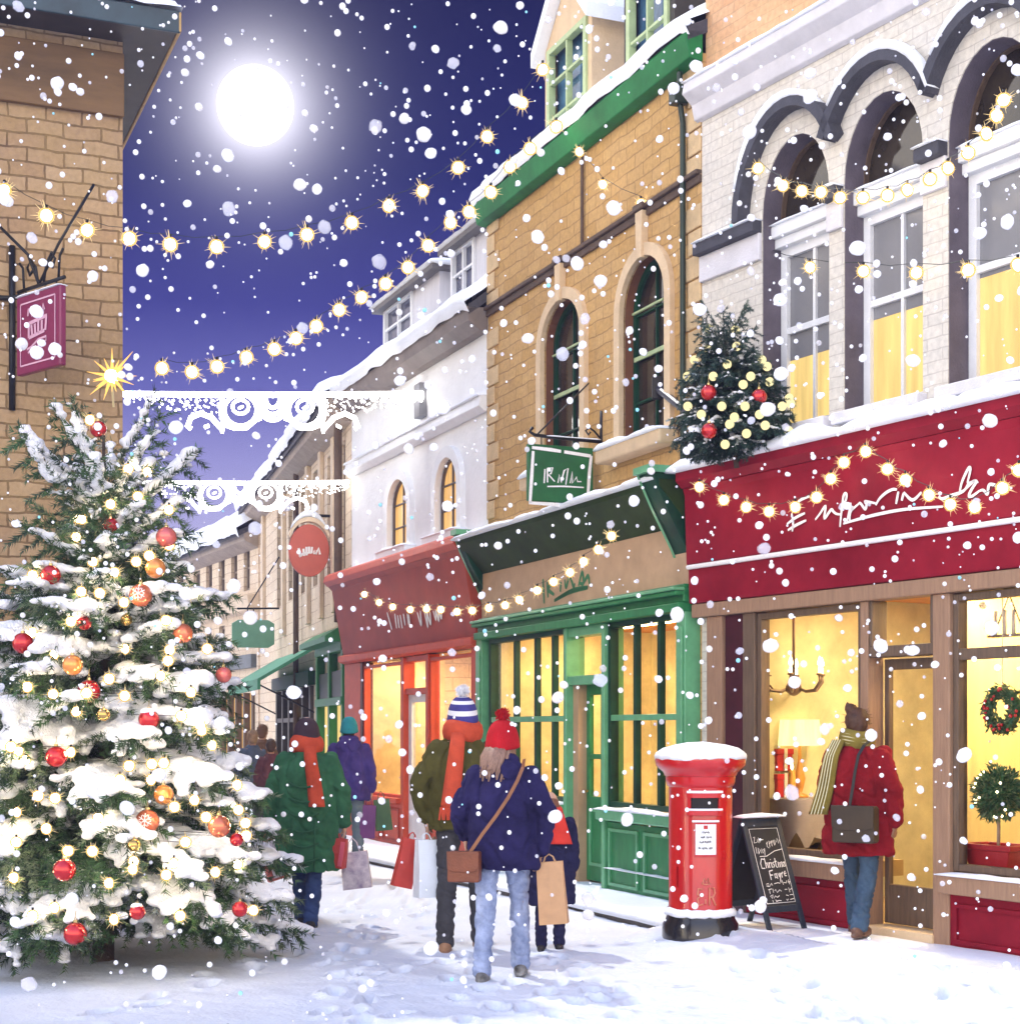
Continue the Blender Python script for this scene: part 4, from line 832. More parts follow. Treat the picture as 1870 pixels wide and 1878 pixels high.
m = MB(); m.quad((s0, .05, 2.5), (s1, .05, 2.5), (s1, .05, 2.8), (s0, .05, 2.8)); m.build('glass', mat('cream_pane', (.45, .40, .28), rough=.3, var=.2), fa_)
fb = fthing('far_terrace', FB, 'pale tan terrace with a long snowy roof at the far end of the street', 'house'); U = FB.u; Z = FB.z; fw2 = U(474)
ez = Z(420, 1000)
ops = [(U(x0), U(x1), z0, z1) for x0, x1, z0, z1 in [(x, x + 11, Z(x, y0), Z(x, y1)) for x, y0, y1 in ((378, 1120, 1035), (401, 1105, 1020), (424, 1090, 1012), (447, 1085, 1000))] + [(378, 388, Z(383, 1180), Z(383, 1152)), (402, 412, Z(407, 1178), Z(407, 1148))]] + [(U(x), U(x + 12), Z(380, 1120), Z(380, 1040)) for x in (355, 325, 295, 265, 235)]
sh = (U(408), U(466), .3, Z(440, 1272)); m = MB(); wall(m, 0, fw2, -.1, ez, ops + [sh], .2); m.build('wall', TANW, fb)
for o in ops: window(fb, *o[:4], 0, .1, mat('brown_sash', (0, 0, 0)), PW, 2, 2, .07, .04)
m = MB(); zz = Z(430, 1128); m.prism([(-.2, zz), (-.25, zz + .3), (0, zz + .35), (0, zz - .05)], 'x', 0, fw2); m.build('string_course', TANP, fb)
m = MB(); m.prism([(-.3, ez - .15), (-.35, ez + .05), (0, ez + .05), (0, ez - .3)], 'x', 0, fw2); m.build('gutter_board', PEAVE, fb); roof_slab(fb, -.2, fw2, -.42, ez + .06, 3.2, ez + 1.9, .28, seed=12)
m = MB(); m.box(U(414), U(470), -.12, .02, Z(440, 1228), Z(440, 1204)); m.build('fascia_board', mat('slate_fascia', (.12, .14, .15), rough=.5, var=.2), fb)
m = MB(); a, b = sh[:2]
for i in range(5): x = a + (b - a) * i / 4; m.box(x - .06, x + .06, -.05, .08, .3, sh[3])
m.box(a, b, -.05, .08, .3, .8); m.build('shop_window', TIMBER, fb); m = MB(); m.quad((a, .09, .3), (b, .09, .3), (b, .09, sh[3]), (a, .09, sh[3])); m.build('lit_pane', OPANE, fb)
# ================================================================== brown stone house on the left
cL = at(225, 0, 14.3); LF = Frame((cL.x, cL.y), (F, CX + 300)); lh = fthing('corner_house', LF, 'brown stone corner house with a snowy overhanging eave beside the Christmas tree', 'house')
m = MB(); LT = 7.66
m.quad((-9, 0, -.1), (0, 0, -.1), (0, 0, LT), (-9, 0, LT)); m.quad((0, 0, -.1), (0, 13, -.1), (0, 13, LT), (0, 0, LT)); m.quad((-9, 0, -.1), (-9, 0, LT), (-9, 13, LT), (-9, 13, -.1)); m.quad((0, 13, -.1), (-9, 13, -.1), (-9, 13, LT), (0, 13, LT)); m.build('wall', LSTONE, lh)
m = MB(); m.box(-9, .005, -.06, .0, 6.95, 7.5); m.build('frieze_board', mat('brown_frieze', (.135, .075, .03), rough=.7, var=.35, vs=1.5, stretch=(.6, 1, 3)), lh, bev=.01)
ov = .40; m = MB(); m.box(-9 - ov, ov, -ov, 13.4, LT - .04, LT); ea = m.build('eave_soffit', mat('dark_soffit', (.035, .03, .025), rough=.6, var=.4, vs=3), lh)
m = MB(); m.box(-9 - ov, ov + .02, -ov - .03, -ov - .001, LT - .06, LT + .13); m.build('gutter', mat('blue_black_gutter', (.02, .045, .06), rough=.35, var=.4, vs=3), lh, bev=.01)
m = MB(); m.box(ov + .001, ov + .03, -ov - .03, 13.4, LT - .05, LT + .12); m.build('barge_board', mat('gold_timber', (.42, .27, .10), rough=.6, var=.3), lh, bev=.006)
m = MB(); n1, n2 = 60, 40; X0, X1, Y0, Y1 = -9.4, ov + .04, -ov - .06, 13.4
def rz_(x, y): e = min(X1 - x, x - X0, y - Y0, Y1 - y); return LT + .13 + min(e, 3) * .22 + .12 * min(1, e / .12 + .15) + .04 * nz((x, y, 0), 1.5) + .02 * nz((x, y, 0), 5)
xs = [X0 + (X1 - X0) * (1 - (1 - i / n1) ** 1.0) for i in range(n1 + 1)] + []; xs = sorted(set(xs + [X1 - .02, X1 - .06, X1 - .12])); ys = sorted(set([Y0 + (Y1 - Y0) * (i / n2) ** 1.5 for i in range(n2 + 1)] + [Y0 + .02, Y0 + .06, Y0 + .12]))
grid(m, xs, ys, rz_); m.build('roof_snow', SNOW, lh, True)
# ------------------------------------------------------------------ hanging signs
MAG = mat('magenta_board', (.20, .018, .075), rough=.4, var=.15, vs=2, coat=.2); PINKL = mat('pink_lettering', (.62, .36, .46), rough=.7, var=.1)
def ruled(m, fr, pl, w, y): 
    pts = [fr.uz(*p) for p in pl]; pts.append(pts[0])
    for a, b in zip(pts, pts[1:]): m.ribbon([a, ((a[0] + b[0]) / 2, (a[1] + b[1]) / 2), b], w, y, False)
wp = LF.hit(20); SF = Frame((wp.x, wp.y), (.74, -.67))
s = fthing('purple_hanging_sign', SF, 'purple hanging sign with pink lettering on a wrought iron bracket', 'sign')
u0, u1 = SF.u(36), SF.u(116); zt, zb = SF.z(76, 535), SF.z(76, 680)
m = MB(); m.box(u0, u1, -.03, .03, zb, zt); bo = m.build('sign_board', MAG, s, bev=.012)
mid = (zt + zb) / 2
m = MB(); e = .07; L = [(u0 + e, zb + e), (u0 + e, zt - e), (u1 - e, zt - e), (u1 - e, zb + e), (u0 + e, zb + e)]
for a, b in zip(L, L[1:]): m.ribbon([a, ((a[0] + b[0]) / 2, (a[1] + b[1]) / 2), b], .014, -.034, False)
w = u1 - u0; h = zt - zb
def sg(lists, wd): 
    for pl in lists: m.ribbon([(u0 + w * a, zb + h * b) for a, b in pl], wd, -.035, False)
sg([[(.28, .72), (.29, .80)], [(.28, .80), (.33, .80)], [(.38, .70), (.38, .80), (.42, .71), (.42, .81)], [(.46, .71), (.46, .81)], [(.55, .72), (.57, .80), (.60, .74), (.63, .82), (.66, .74)]], .022)
sg([[(.27, .62), (.72, .66)], [(.30, .61), (.30, .44)], [(.70, .64), (.68, .48)], [(.30, .44), (.66, .48)], [(.36, .60), (.38, .46)], [(.44, .60), (.45, .47)], [(.52, .62), (.52, .47)], [(.60, .62), (.60, .48)]], .03)
sg([[(.26, .30), (.36, .32), (.34, .27)], [(.36, .32), (.52, .39), (.70, .40), (.69, .34)], [(.45, .33), (.46, .26)], [(.52, .36), (.52, .27)], [(.60, .36), (.59, .28)], [(.28, .25), (.40, .31)]], .02)
m.build('lettering', PINKL, bo)
snow(bo, u0, u1, -.03, .03, zt, .02, seed=2, res=.04)
ca, sa = math.cos(LF.ang - SF.ang), math.sin(LF.ang - SF.ang)   # the wall's own direction in the sign's frame
m = MB(); zl = SF.z(30, 545)
m.tube([(.02, 0, zl + .45), (.02, 0, zl - .95)], .028, 8); m.tube([(-.3 * ca, -.3 * sa, zl - .01), (.02, -.03, zl), (u0 + .05, 0, zl - .01)], .022, 8); m.tube([(u0 - .02, 0, zt + .06), (u1 + .02, 0, zt + .06)], .016, 8)
c = (u0 + u1) / 2; m.tube([(-.3 * ca, -.3 * sa, zl + .8), (c - .2, 0, zt + .35), (c - .03, 0, zt + .07)], .014, 6); m.tube([(c - .02, 0, zt + .08), (c + .1, .1, zt + .4), (c + .32, .3, zt + .9)], .012, 6)
for sgn in (-1, 1):
    m.tube([(c + sgn * .04, 0, zt + .07), (c + sgn * .08, 0, zt + .22), (c + sgn * .16, 0, zt + .30), (c + sgn * .21, 0, zt + .24), (c + sgn * .17, 0, zt + .17), (c + sgn * .13, 0, zt + .2)], .012, 6); m.tube([(c + sgn * .26, 0, zt + .06), (c + sgn * .28, 0, zt + .25), (c + sgn * .33, 0, zt + .3)], .012, 6)
m.tube([(u0 + .1, 0, zt + .06), (u0 + .1, 0, zt)], .006, 5); m.tube([(u1 - .1, 0, zt + .06), (u1 - .1, 0, zt)], .006, 5); m.build('bracket', IRON, s, True)
# green sign on the stone house
wp = G.hit(1103); SG = Frame((wp.x, wp.y), (-G.x.y if False else G.y.x, G.y.y))
s = fthing('green_hanging_sign', SG, 'square green hanging sign with white border and scribbled white lettering on scrolled bracket', 'sign')
u0, u1 = SG.u(966), SG.u(1086); zt, zb = SG.z(1026, 818), SG.z(1026, 922)
m = MB(); m.box(u0, u1, -.025, .025, zb, zt); bo = m.build('sign_board', mat('sign_green', (.014, .115, .035), rough=.4, var=.3, vs=2, coat=.15), s, bev=.01)
m = MB(); cr = lambda L: crop(940, 690, 6.958, L)
for pl in cr([[(230, 915), (480, 945), (600, 965)], [(640, 970), (980, 1025)], [(985, 1020), (960, 1250), (935, 1670)], [(190, 1620), (500, 1640), (700, 1680), (960, 1690)], [(245, 960), (225, 1300), (205, 1620)]]): m.ribbon([SG.uz(*p) for p in pl], .035, -.03)
for pl in cr([[(395, 1190), (385, 1370)], [(425, 1180), (428, 1360)], [(425, 1180), (495, 1175), (470, 1250), (440, 1260), (520, 1350)], [(560, 1365), (580, 1260), (600, 1360), (640, 1210), (690, 1180), (660, 1390)], [(715, 1370), (745, 1220), (745, 1370), (800, 1290), (810, 1350), (860, 1350)], [(425, 1412), (640, 1410), (890, 1425)]]): m.ribbon([SG.uz(*p) for p in pl], .016, -.03)
m.build('lettering', CHALK, bo)
zb_ = SG.z(1040, 806); m = MB(); m.tube([(-.0, 0, zb_ + .30), (0, 0, zb_ - .04)], .02, 8); m.tube([(0, 0, zb_), ((u0) * .6, 0, zb_ + .01), (u0 + .08, 0, zb_ + .02), (u0 + .03, 0, zb_ + .05), (u0 + .06, 0, zb_ + .09)], .017, 8)
m.tube([(-.02, 0, zb_ + .04), (-.08, 0, zb_ + .10), (-.13, 0, zb_ + .13), (-.17, 0, zb_ + .10), (-.14, 0, zb_ + .06), (-.12, 0, zb_ + .09)], .01, 7); m.tube([(u0 + .1, 0, zb_ + .02), (-.02, .25, zb_ + .62)], .008, 6)
for x in (u0 + .15, u1 - .15): m.tube([(x, 0, zb_), (x, 0, zt)], .006, 5)
m.build('bracket', IRON, s, True); snow(bo, u0 + .2, -.02, -.016, .016, zb_ + .016, .014, seed=3, res=.04)
# oval red sign and pale green sign farther down the street
wp = FA.hit(612); SR = Frame((wp.x, wp.y), (FA.y.x, FA.y.y)); s = fthing('oval_hanging_sign', SR, 'oval red hanging sign with white scribble and a snowy top on the tan house', 'sign')
cu, cz = SR.uz(566, 1010); ru = SR.u(566 + 37) - cu; rz0 = SR.z(566, 1010 - 48) - cz
m = MB(); N = 40; m.prism([(cu + ru * math.cos(2 * PI * k / N), cz + rz0 * math.sin(2 * PI * k / N)) for k in range(N)], 'y', -.04, .04); bo = m.build('sign_board', mat('faded_red_sign', (.52, .11, .075), rough=.5, var=.1), s, bev=.01)
m = MB()
for pl in crop(340, 880, 4.452, [[(920, 560), (940, 630)], [(960, 565), (965, 625)], [(985, 550), (985, 620)], [(1005, 548), (1008, 605)], [(1030, 550), (1025, 605), (1050, 580), (1045, 610)], [(1070, 580), (1060, 610), (1085, 560), (1095, 612)], [(925, 630), (965, 600), (1000, 600)]]): m.ribbon([SR.uz(*p) for p in pl], .035, -.046, False)
m.build('lettering', CHALK, bo)
m = MB(); band(m, [(cu + ru * 1.02 * math.cos(PI * k / 16), cz + rz0 * 1.0 * math.sin(PI * k / 16) + .04) for k in range(2, 15)], [(cu + ru * 1.1 * math.cos(PI * k / 16), cz + rz0 * 1.12 * math.sin(PI * k / 16) + .06) for k in range(2, 15)], -.09, .09); hd = m.build('hood', TANP, s)
m = MB(); m.loft([[(cu + ru * 1.1 * math.cos(a) + dx, yy, cz + rz0 * 1.14 * math.sin(a) + .06 + dz * math.sin(PI * (k + 1) / 14)) for dx, yy, dz in ((0, -.1, 0), (0, -.07, .10), (0, .07, .10), (0, .1, 0))] for k, a in enumerate([PI * (3 + j * .8) / 16 for j in range(13)])]); m.build('snow_cap', SNOW, hd, True)
m = MB(); m.tube([(cu, 0, cz + rz0 * 1.1), (cu, 0, cz + rz0 * 1.35), (0, 0, cz + rz0 * 1.35)], .025, 6); m.build('bracket', IRON, s)
wp = FA.hit(512); SP = Frame((wp.x, wp.y), (FA.y.x, FA.y.y)); s = fthing('pale_green_sign', SP, 'blank pale green hanging sign with cut corners on a thin iron bracket', 'sign')
u0, u1 = SP.u(425), SP.u(503); zt, zb = SP.z(462, 1137), SP.z(462, 1188); c = .12
m = MB(); m.prism([(u0 + c, zb), (u0, zb + c * .6), (u0, zt - c * .6), (u0 + c, zt), (u1 - c, zt), (u1, zt - c * .6), (u1, zb + c * .6), (u1 - c, zb)], 'y', -.03, .03); m.build('sign_board', mat('pale_green_sign_paint', (.17, .36, .24), rough=.5, var=.1), s, bev=.01)
zz = SP.z(470, 1115); m = MB(); m.tube([(0, 0, zz), (u0 + .1, 0, zz - .02)], .02, 6); m.tube([(0, 0, zz + 1.0), (u0 + .3, 0, zz)], .014, 6)
for x in (u0 + .3, u1 - .4): m.tube([(x, 0, zz), (x, 0, zt)], .012, 5)
m.build('bracket', IRON, s)
# ------------------------------------------------------------------ strings of starburst lights
GLOW = emis('bulb_glow', (1, .88, .68), 10); RIM = emis('bulb_glow_ring', (1, .58, .18), 1.15); RAY = emis('bulb_glare_ray', (1, .74, .38), 1.3)  # glow ring and glare rays round each bulb, shaped as glowing parts
def bulb_mesh(r, seed, glow=None):
    q = random.Random(seed); m = MB(); m.ball((0, 0, 0), r * .80, 14, 9)
    m.i = 1
    for ax in (0, 1, 2):
        m.tube([[(math.cos(2 * PI * k / 20) * r, 0, math.sin(2 * PI * k / 20) * r), (math.cos(2 * PI * k / 20) * r, math.sin(2 * PI * k / 20) * r, 0), (0, math.cos(2 * PI * k / 20) * r, math.sin(2 * PI * k / 20) * r)][ax] for k in range(20)], r * (.15 if ax == 0 else .06), 6, closed=True)
    m.i = 2
    for k in range(22):
        d = Vector((q.gauss(0, 1), q.gauss(0, .7), q.gauss(0, 1))).normalized(); L = r * q.uniform(1.3, 2.3); m.tube([d * r * 1.05, d * L], [r * .05, r * .01], 4)
    m.i = 3; m.tube([(0, 0, r), (0, 0, r * 1.5)], r * .22, 7)
    return m.mesh('bulb', [glow or GLOW, RIM, RAY, IRON], True)
WIRE = mat('light_wire', (.02, .03, .025), rough=.6, var=.2)
def string(label, pts, dep, r, seed):
    P = [at(x, y, dep(x, k / (len(pts) - 1))) for k, (x, y) in enumerate(pts)]; t = thing('string_lights', label, 'string lights', P[0], 0, 'strings of starburst lights'); me = [bulb_mesh(r, seed + k) for k in range(3)]
    for k, p in enumerate(P):
        o = obj('bulb', me[k % 3], t, p - P[0]); o.rotation_euler = (0, 0, rnd.uniform(-.4, .4))
    m = MB(); L = []
    for k, p in enumerate(P):
        L.append(p - P[0] + Vector((0, 0, r * 1.5)))
        if k < len(P) - 1:
            q = (p + P[k + 1]) / 2 - P[0]; L.append(q + Vector((0, 0, r * 1.5 - .02)))
    m.tube(L, .0028, 5); m.build('wire', WIRE, t)
S1 = [(8, 350), (85, 395), (160, 422), (237, 437), (312, 448), (397, 452), (485, 443), (563, 430), (645, 408), (713, 377), (775, 350), (840, 307), (893, 250), (957, 188), (995, 127)]
S2 = [(297, 675), (352, 682), (398, 672), (452, 655), (503, 640), (543, 620), (580, 598), (622, 568), (663, 545), (707, 520), (748, 490), (785, 450), (826, 408), (860, 388), (900, 352), (935, 305), (972, 272), (1020, 232)]
S3 = [(1062, 278), (1105, 338), (1175, 373), (1250, 410), (1318, 443), (1398, 467), (1485, 490), (1583, 497), (1680, 500), (1775, 495), (1866, 486)]
S4 = [(1390, 308), (1435, 340), (1470, 350), (1505, 352), (1540, 362), (1582, 362), (1627, 358), (1663, 348), (1705, 328), (1738, 308), (1775, 280), (1808, 245), (1827, 212), (1840, 183)]
S5 = [(1282, 893), (1327, 917), (1368, 930), (1410, 938), (1458, 930), (1497, 912), (1523, 878), (1547, 848), (1587, 828), (1627, 860), (1660, 880), (1703, 908), (1742, 925), (1787, 930), (1838, 895), (1868, 862)]
S6 = [(668, 1090), (695, 1105), (720, 1113), (752, 1118), (782, 1117), (808, 1118), (838, 1122), (866, 1120), (896, 1115), (926, 1110), (952, 1100), (985, 1083), (1015, 1067), (1045, 1050), (1070, 1030), (1097, 1008), (1121, 983)]
gdep = lambda x: G.hit(x, -.3).y; bdep = lambda x, o: B.hit(x, o).y
string('highest string of starburst lights rising from brown corner house to the stone house dormer', S1, lambda x, t: 13.4 + (16.4 - 13.4) * t, .060, 1)
string('string of starburst lights climbing from behind tree star to the green gutter', S2, lambda x, t: 15.2 + (16.1 - 15.2) * t, .060, 4)
string('string of starburst lights from the green gutter across the grey brick arches', S3, lambda x, t: 15.8 + (bdep(1868, -.5) - 15.8) * ((x - 1062) / 806), .045, 7)
string('sagging string of starburst lights across the tops of arched windows', S4, lambda x, t: bdep(x, -.22), .045, 10)
string('string of starburst lights looped over the burgundy fascia board', S5, lambda x, t: bdep(x, -.34), .042, 13)
string('string of small starburst lights over the red and tan fascia boards', S6, lambda x, t: G.hit(x, -.52).y, .042, 16)
# ------------------------------------------------------------------ white light scrolls across the street
LEDW = emis('white_led', (1, .97, .93), 10.0)
def scroll_banner(label, pxL, pxR, py, D, s, c0):
    o = at(pxL, py, D); t = thing('light_banner', label, 'light display', o, 0, 'light scrolls over the street'); k = D / F; Wd = (pxR - pxL) * k
    P = lambda x, y: ((x - pxL) * k, 0, (py - y) * k)
    m = MB(); m.tube([P(pxL - 160, py - 1), P(pxL + (pxR - pxL) * .5, py + 2), P(pxR, py)], .034 * s, 8); m.build('top_rail', LEDW, t, True)
    q = random.Random(int(D * 10)); r = .026 * s
    def pl(L, rr=r): return [P(c0 + x * s, py + y * s) for x, y in L], rr
    for sg in (-1, 1):
        m = MB(); N = 18
        ring = [(sg * 59 + 30 * math.cos(2 * PI * j / N), 30 + 29 * math.sin(2 * PI * j / N)) for j in range(N)]; a, rr = pl(ring); m.tube(a, rr, 7, closed=True)
        a, rr = pl([(sg * 59 + 15 * math.cos(2 * PI * j / 12), 24 + 13 * math.sin(2 * PI * j / 12)) for j in range(12)], r * .8); m.tube(a, rr, 6, closed=True); a, rr = pl([(sg * 59, 24), (sg * 59 + 1, 26)], r * 1.6); m.tube(a, rr, 6)
        a, rr = pl([(sg * 92, 4), (sg * 95, 35), (sg * 90, 56), (sg * 70, 63), (sg * 48, 62), (sg * 32, 48), (sg * 22, 44)], r * 1.15); m.tube(a, rr, 7)
        a, rr = pl([(sg * 92, 66), (sg * 112, 44), (sg * 132, 36), (sg * 150, 44), (sg * 156, 60), (sg * 150, 64)], r * 1.25); m.tube(a, rr, 7); a, rr = pl([(sg * 90, 56), (sg * 93, 72)], r * .8); m.tube(a, rr, 6); a, rr = pl([(sg * 122, 58), (sg * 120, 62)], r * 1.5); m.tube(a, rr, 6)
        m.build('scroll', LEDW, t, True)
    m = MB()
    for R in (30, 22, 13): a, rr = pl([(R * math.cos(-PI * j / 12), 8 - R * 1.35 * math.sin(-PI * j / 12)) for j in range(13)], r); m.tube(a, rr, 7)
    for x in (-22, 0, 22): m.ball(P(c0 + x * s, py + (46 if x == 0 else 40) * s), r * 1.3, 8, 6)
    m.build('centre_medallion', LEDW, t, True)
    m = MB()
    for k2 in range(520):
        x = q.uniform(pxL, pxR); d = abs(x - c0) / s
        if d < 95: continue
        L = (10 + 34 * max(0, 1 - (d - 95) / 170)) * s; y = q.random() ** 1.5 * L + 4; rr = q.uniform(.006, .016) * s; m.ball(P(x, py + y), rr, 6, 4)
    m.build('icicle_lights', LEDW, t, True)
scroll_banner('nearer white light scroll hung across the street from the white house', 228, 776, 722, WH.hit(777, -.05).y, 1.0, 500)
scroll_banner('farther white light scroll hung across the street above the oval sign', 262, 640, 884, FA.hit(640, -.05).y, .80, 440)
# ------------------------------------------------------------------ post box
PBR = mat('post_box_red', (.50, .010, .012), rough=.28, var=.12, vs=3, coat=.6); BLK = mat('gloss_black', (.012, .012, .016), rough=.25, var=.3, vs=4, coat=.4)
pb = ground(1284, 1728, .02); pk = pb.y / F
p = thing('post_box', 'round red pillar post box with black base and snow on its cap', 'post box', (pb.x, pb.y, .0), -.12)
S_ = 380 * pk / 1.56
def L(*a): return [(r * S_, z * S_) for r, z in a]
m = MB(); m.lathe(L((.245, .24), (.245, .27), (.238, .28), (.238, 1.19), (.25, 1.20), (.26, 1.23), (.262, 1.27)), n=48); m.build('body', PBR, p, True, auto=35)
m = MB(); m.lathe(L((0, 0), (.285, 0), (.29, .03), (.285, .16), (.26, .2), (.25, .24), (0, .24)), n=48); m.build('base', BLK, p, True, auto=35)
m = MB(); m.lathe(L((.2, 1.27), (.268, 1.272), (.28, 1.30), (.31, 1.325), (.335, 1.35), (.34, 1.39), (.335, 1.43), (.31, 1.45), (.2, 1.475), (0, 1.49)), n=48); cp = m.build('cap', PBR, p, True, auto=40)
m = MB(); N = 48
for j in range(N):
    if j % 2: a = 2 * PI * j / N; m.box(0, 0, 0, 0, 0, 0) if False else None
R_ = []
for k, (r, z) in enumerate(((.342, 1.40), (.345, 1.425), (.335, 1.448), (.28, 1.480), (.2, 1.505), (.1, 1.522), (.02, 1.528))):
    R_.append([(S_ * (r + .008 * nz((math.cos(a) * 2, math.sin(a) * 2, k * .3), 2.5)) * math.cos(a), S_ * (r + .008 * nz((math.cos(a) * 2, math.sin(a) * 2, k * .3), 2.5)) * math.sin(a), S_ * (z + (.022 * nz((math.cos(a) * 2, math.sin(a) * 2, 0), 3) if k < 2 else .006 * nz((r * math.cos(a), r * math.sin(a), 0), 12)))) for a in [2 * PI * j / 64 for j in range(64)]])
m = MB(); m.loft(R_); m.build('snow_cap', SNOW, cp, True)
m = MB()
def arc_plate(m, r, a0, a1, z0, z1, th, n=12):
    R2 = []
    for j in range(n + 1):
        a = a0 + (a1 - a0) * j / n - PI / 2; c, s2 = math.cos(a), math.sin(a); R2.append([(c * r * S_, s2 * r * S_, z0 * S_), (c * (r + th) * S_, s2 * (r + th) * S_, z0 * S_), (c * (r + th) * S_, s2 * (r + th) * S_, z1 * S_), (c * r * S_, s2 * r * S_, z1 * S_)])
    m.loft(R2)
off = .12
arc_plate(m, .236, off - .5, off + .55, 1.115, 1.15, .035); arc_plate(m, .236, off - .5, off + .55, .985, 1.02, .035); arc_plate(m, .236, off - .5, off - .40, 1.021, 1.114, .02); arc_plate(m, .236, off + .45, off + .55, 1.021, 1.114, .02); m.build('slot_frame', PBR, p, bev=.004)
m = MB(); arc_plate(m, .236, off - .40, off + .45, 1.021, 1.114, .006); m.build('letter_slot', mat('slot_black', (.006, .005, .005), rough=.6, var=0), p)
m = MB(); arc_plate(m, .24, off - .5, off + .55, 1.15, 1.168, .033); arc_plate(m, .24, off - .5, off + .55, 1.02, 1.036, .03); arc_plate(m, .24, off - .36, off + .46, .935, .95, .02); m.build('slot_snow', SNOW, p, bev=.004)
m = MB(); arc_plate(m, .236, off - .30, off + .40, .68, .935, .012); pl = m.build('notice_frame', PBR, p)
m = MB(); arc_plate(m, .248, off - .26, off + .36, .695, .92, .004); nt_ = m.build('notice', WHITEP, pl)
m = MB(); q = random.Random(5); arc_plate(m, .2525, off - .02, off + .10, .885, .912, .001, 3); m.build('notice_stamp', PBR, nt_)
m = MB()
for z, a, b in ((.862, -.10, .16), (.826, -.10, .02), (.826, .06, .22), (.790, -.14, .20), (.745, -.17, -.11), (.745, -.08, .1), (.745, .14, .24)):
    x = a
    while x < b: w_ = q.uniform(.012, .03); arc_plate(m, .2525, off + x, off + min(b, x + w_), z - q.uniform(.004, .010), z + q.uniform(.002, .010), .0012, 2); x += w_ + .012
m.build('notice_text', mat('ink', (.05, .05, .06), rough=.7, var=0), nt_)
m = MB()
def cyl(pts, rr):
    m.tube([((.243 * math.cos(off + a - PI / 2)) * S_, .243 * math.sin(off + a - PI / 2) * S_, z * S_) for a, z in pts], rr, 6)
cyl([(-.05, .44), (-.17, .445), (-.2, .40), (-.1, .39), (-.2, .37), (-.17, .32), (-.03, .33)], .007); cyl([(.16, .32), (.16, .45), (.30, .45), (.34, .41), (.28, .385), (.17, .38)], .007); cyl([(.24, .385), (.36, .32)], .007); cyl([(-.06, .48), (.0, .52), (.06, .49), (.12, .52), (.17, .48), (.05, .475), (-.06, .48)], .006); cyl([(.02, .36), (.06, .36)], .006); cyl([(.04, .36), (.04, .33)], .006); m.build('royal_cipher', mat('cipher_highlight', (.62, .20, .12), rough=.35, var=.1), p, True)
m = MB()
for k in range(4): a = off - .9; arc_plate(m, .238, a, a + .03, .45 + k * .001, .60, .012, 2)
arc_plate(m, .238, off + .62, off + .70, .66, .72, .02, 3); m.build('door_hinge', PBR, p)
m = MB(); R_ = [[(S_ * (r + .006 * nz((a, k, 0), 4)) * math.cos(a), S_ * (r + .006 * nz((a, k, 0), 4)) * math.sin(a), S_ * (z + .014 * nz((math.cos(a) * 2, math.sin(a) * 2, 4), 3))) for a in [2 * PI * j / 48 for j in range(48)]] for k, (r, z) in enumerate(((.255, .225), (.272, .235), (.268, .262), (.244, .285)))]; m.loft(R_, False); m.build('base_snow', SNOW, p, True)
# ------------------------------------------------------------------ chalkboard
cb0, cb1 = ground(1408, 1712, .10), ground(1482, 1700, .10); fl_ = ground(1372, 1692, .10)
CF = Frame((cb0.x, cb0.y), (cb1.x - cb0.x + .12, cb1.y - cb0.y - .06)); s = thing('chalkboard_sign', 'black folding pavement chalkboard advertising the Christmas Fayre under a strip of snow', 'chalkboard', (cb0.x, cb0.y, .10), CF.ang)
Wb = .40; H = .83; lean = .30; BW = mat('blue_black_frame', (.018, .026, .04), rough=.5, var=.3, vs=5, stretch=(6, 6, .8)); BB = mat('blackboard', (.016, .016, .016), rough=.75, var=.4, vs=4)
def leaf_frame(name, sgn):
    m = MB(); sk = -.08
    def PT(u, v, d=0): return (u, (v * lean * sgn) + d - (.0), v * H)
    def bar(u0, u1, v0, v1, th=.022):
        m.add([PT(u, v, d) for d in (-th / 2, th / 2) for u, v in ((u0, v0), (u1, v0), (u1, v1), (u0, v1))], [(0, 1, 2, 3), (7, 6, 5, 4), (0, 4, 5, 1), (1, 5, 6, 2), (2, 6, 7, 3), (3, 7, 4, 0)])
    bar(0, .045, 0, 1); bar(Wb - .045, Wb, 0, 1); bar(.045, Wb - .045, .17, .23); bar(.045, Wb - .045, .93, 1.0)
    o = m.build(name, BW, s, bev=.004); m2 = m; 
    m = MB(); m.add([PT(u, v, d) for d in (-.006, .006) for u, v in ((.045, .23), (Wb - .045, .23), (Wb - .045, .93), (.045, .93))], [(0, 1, 2, 3), (7, 6, 5, 4)]); b = m.build('board', BB, o); return o, b, PT
fo, bo, PT = leaf_frame('front_frame', 1)
back, _, PB = leaf_frame('rear_frame', -1); back.location = (-.0, lean * 2, 0)
m = MB(); snow_pad(m, -.02, Wb + .02, lean - .05, lean + .05, H + .012, .03, seed=4, res=.04, over=.01); m.build('snow_cap', SNOW, s, True)
m = MB()
def chalk(pl, wd):
    L2 = [(.045 + (Wb - .09) * a, .23 + .70 * b) for a, b in pl]; q = MB(); q.ribbon([(u, v * H) for u, v in L2], wd, 0, False)
    for vtx in q.v: m.v.append(PT(vtx[0], vtx[2] / H, -.009))
    n0 = len(m.v) - len(q.v)
    for f in q.f: m.f.append(tuple(n0 + i for i in f)); m.m.append(0)
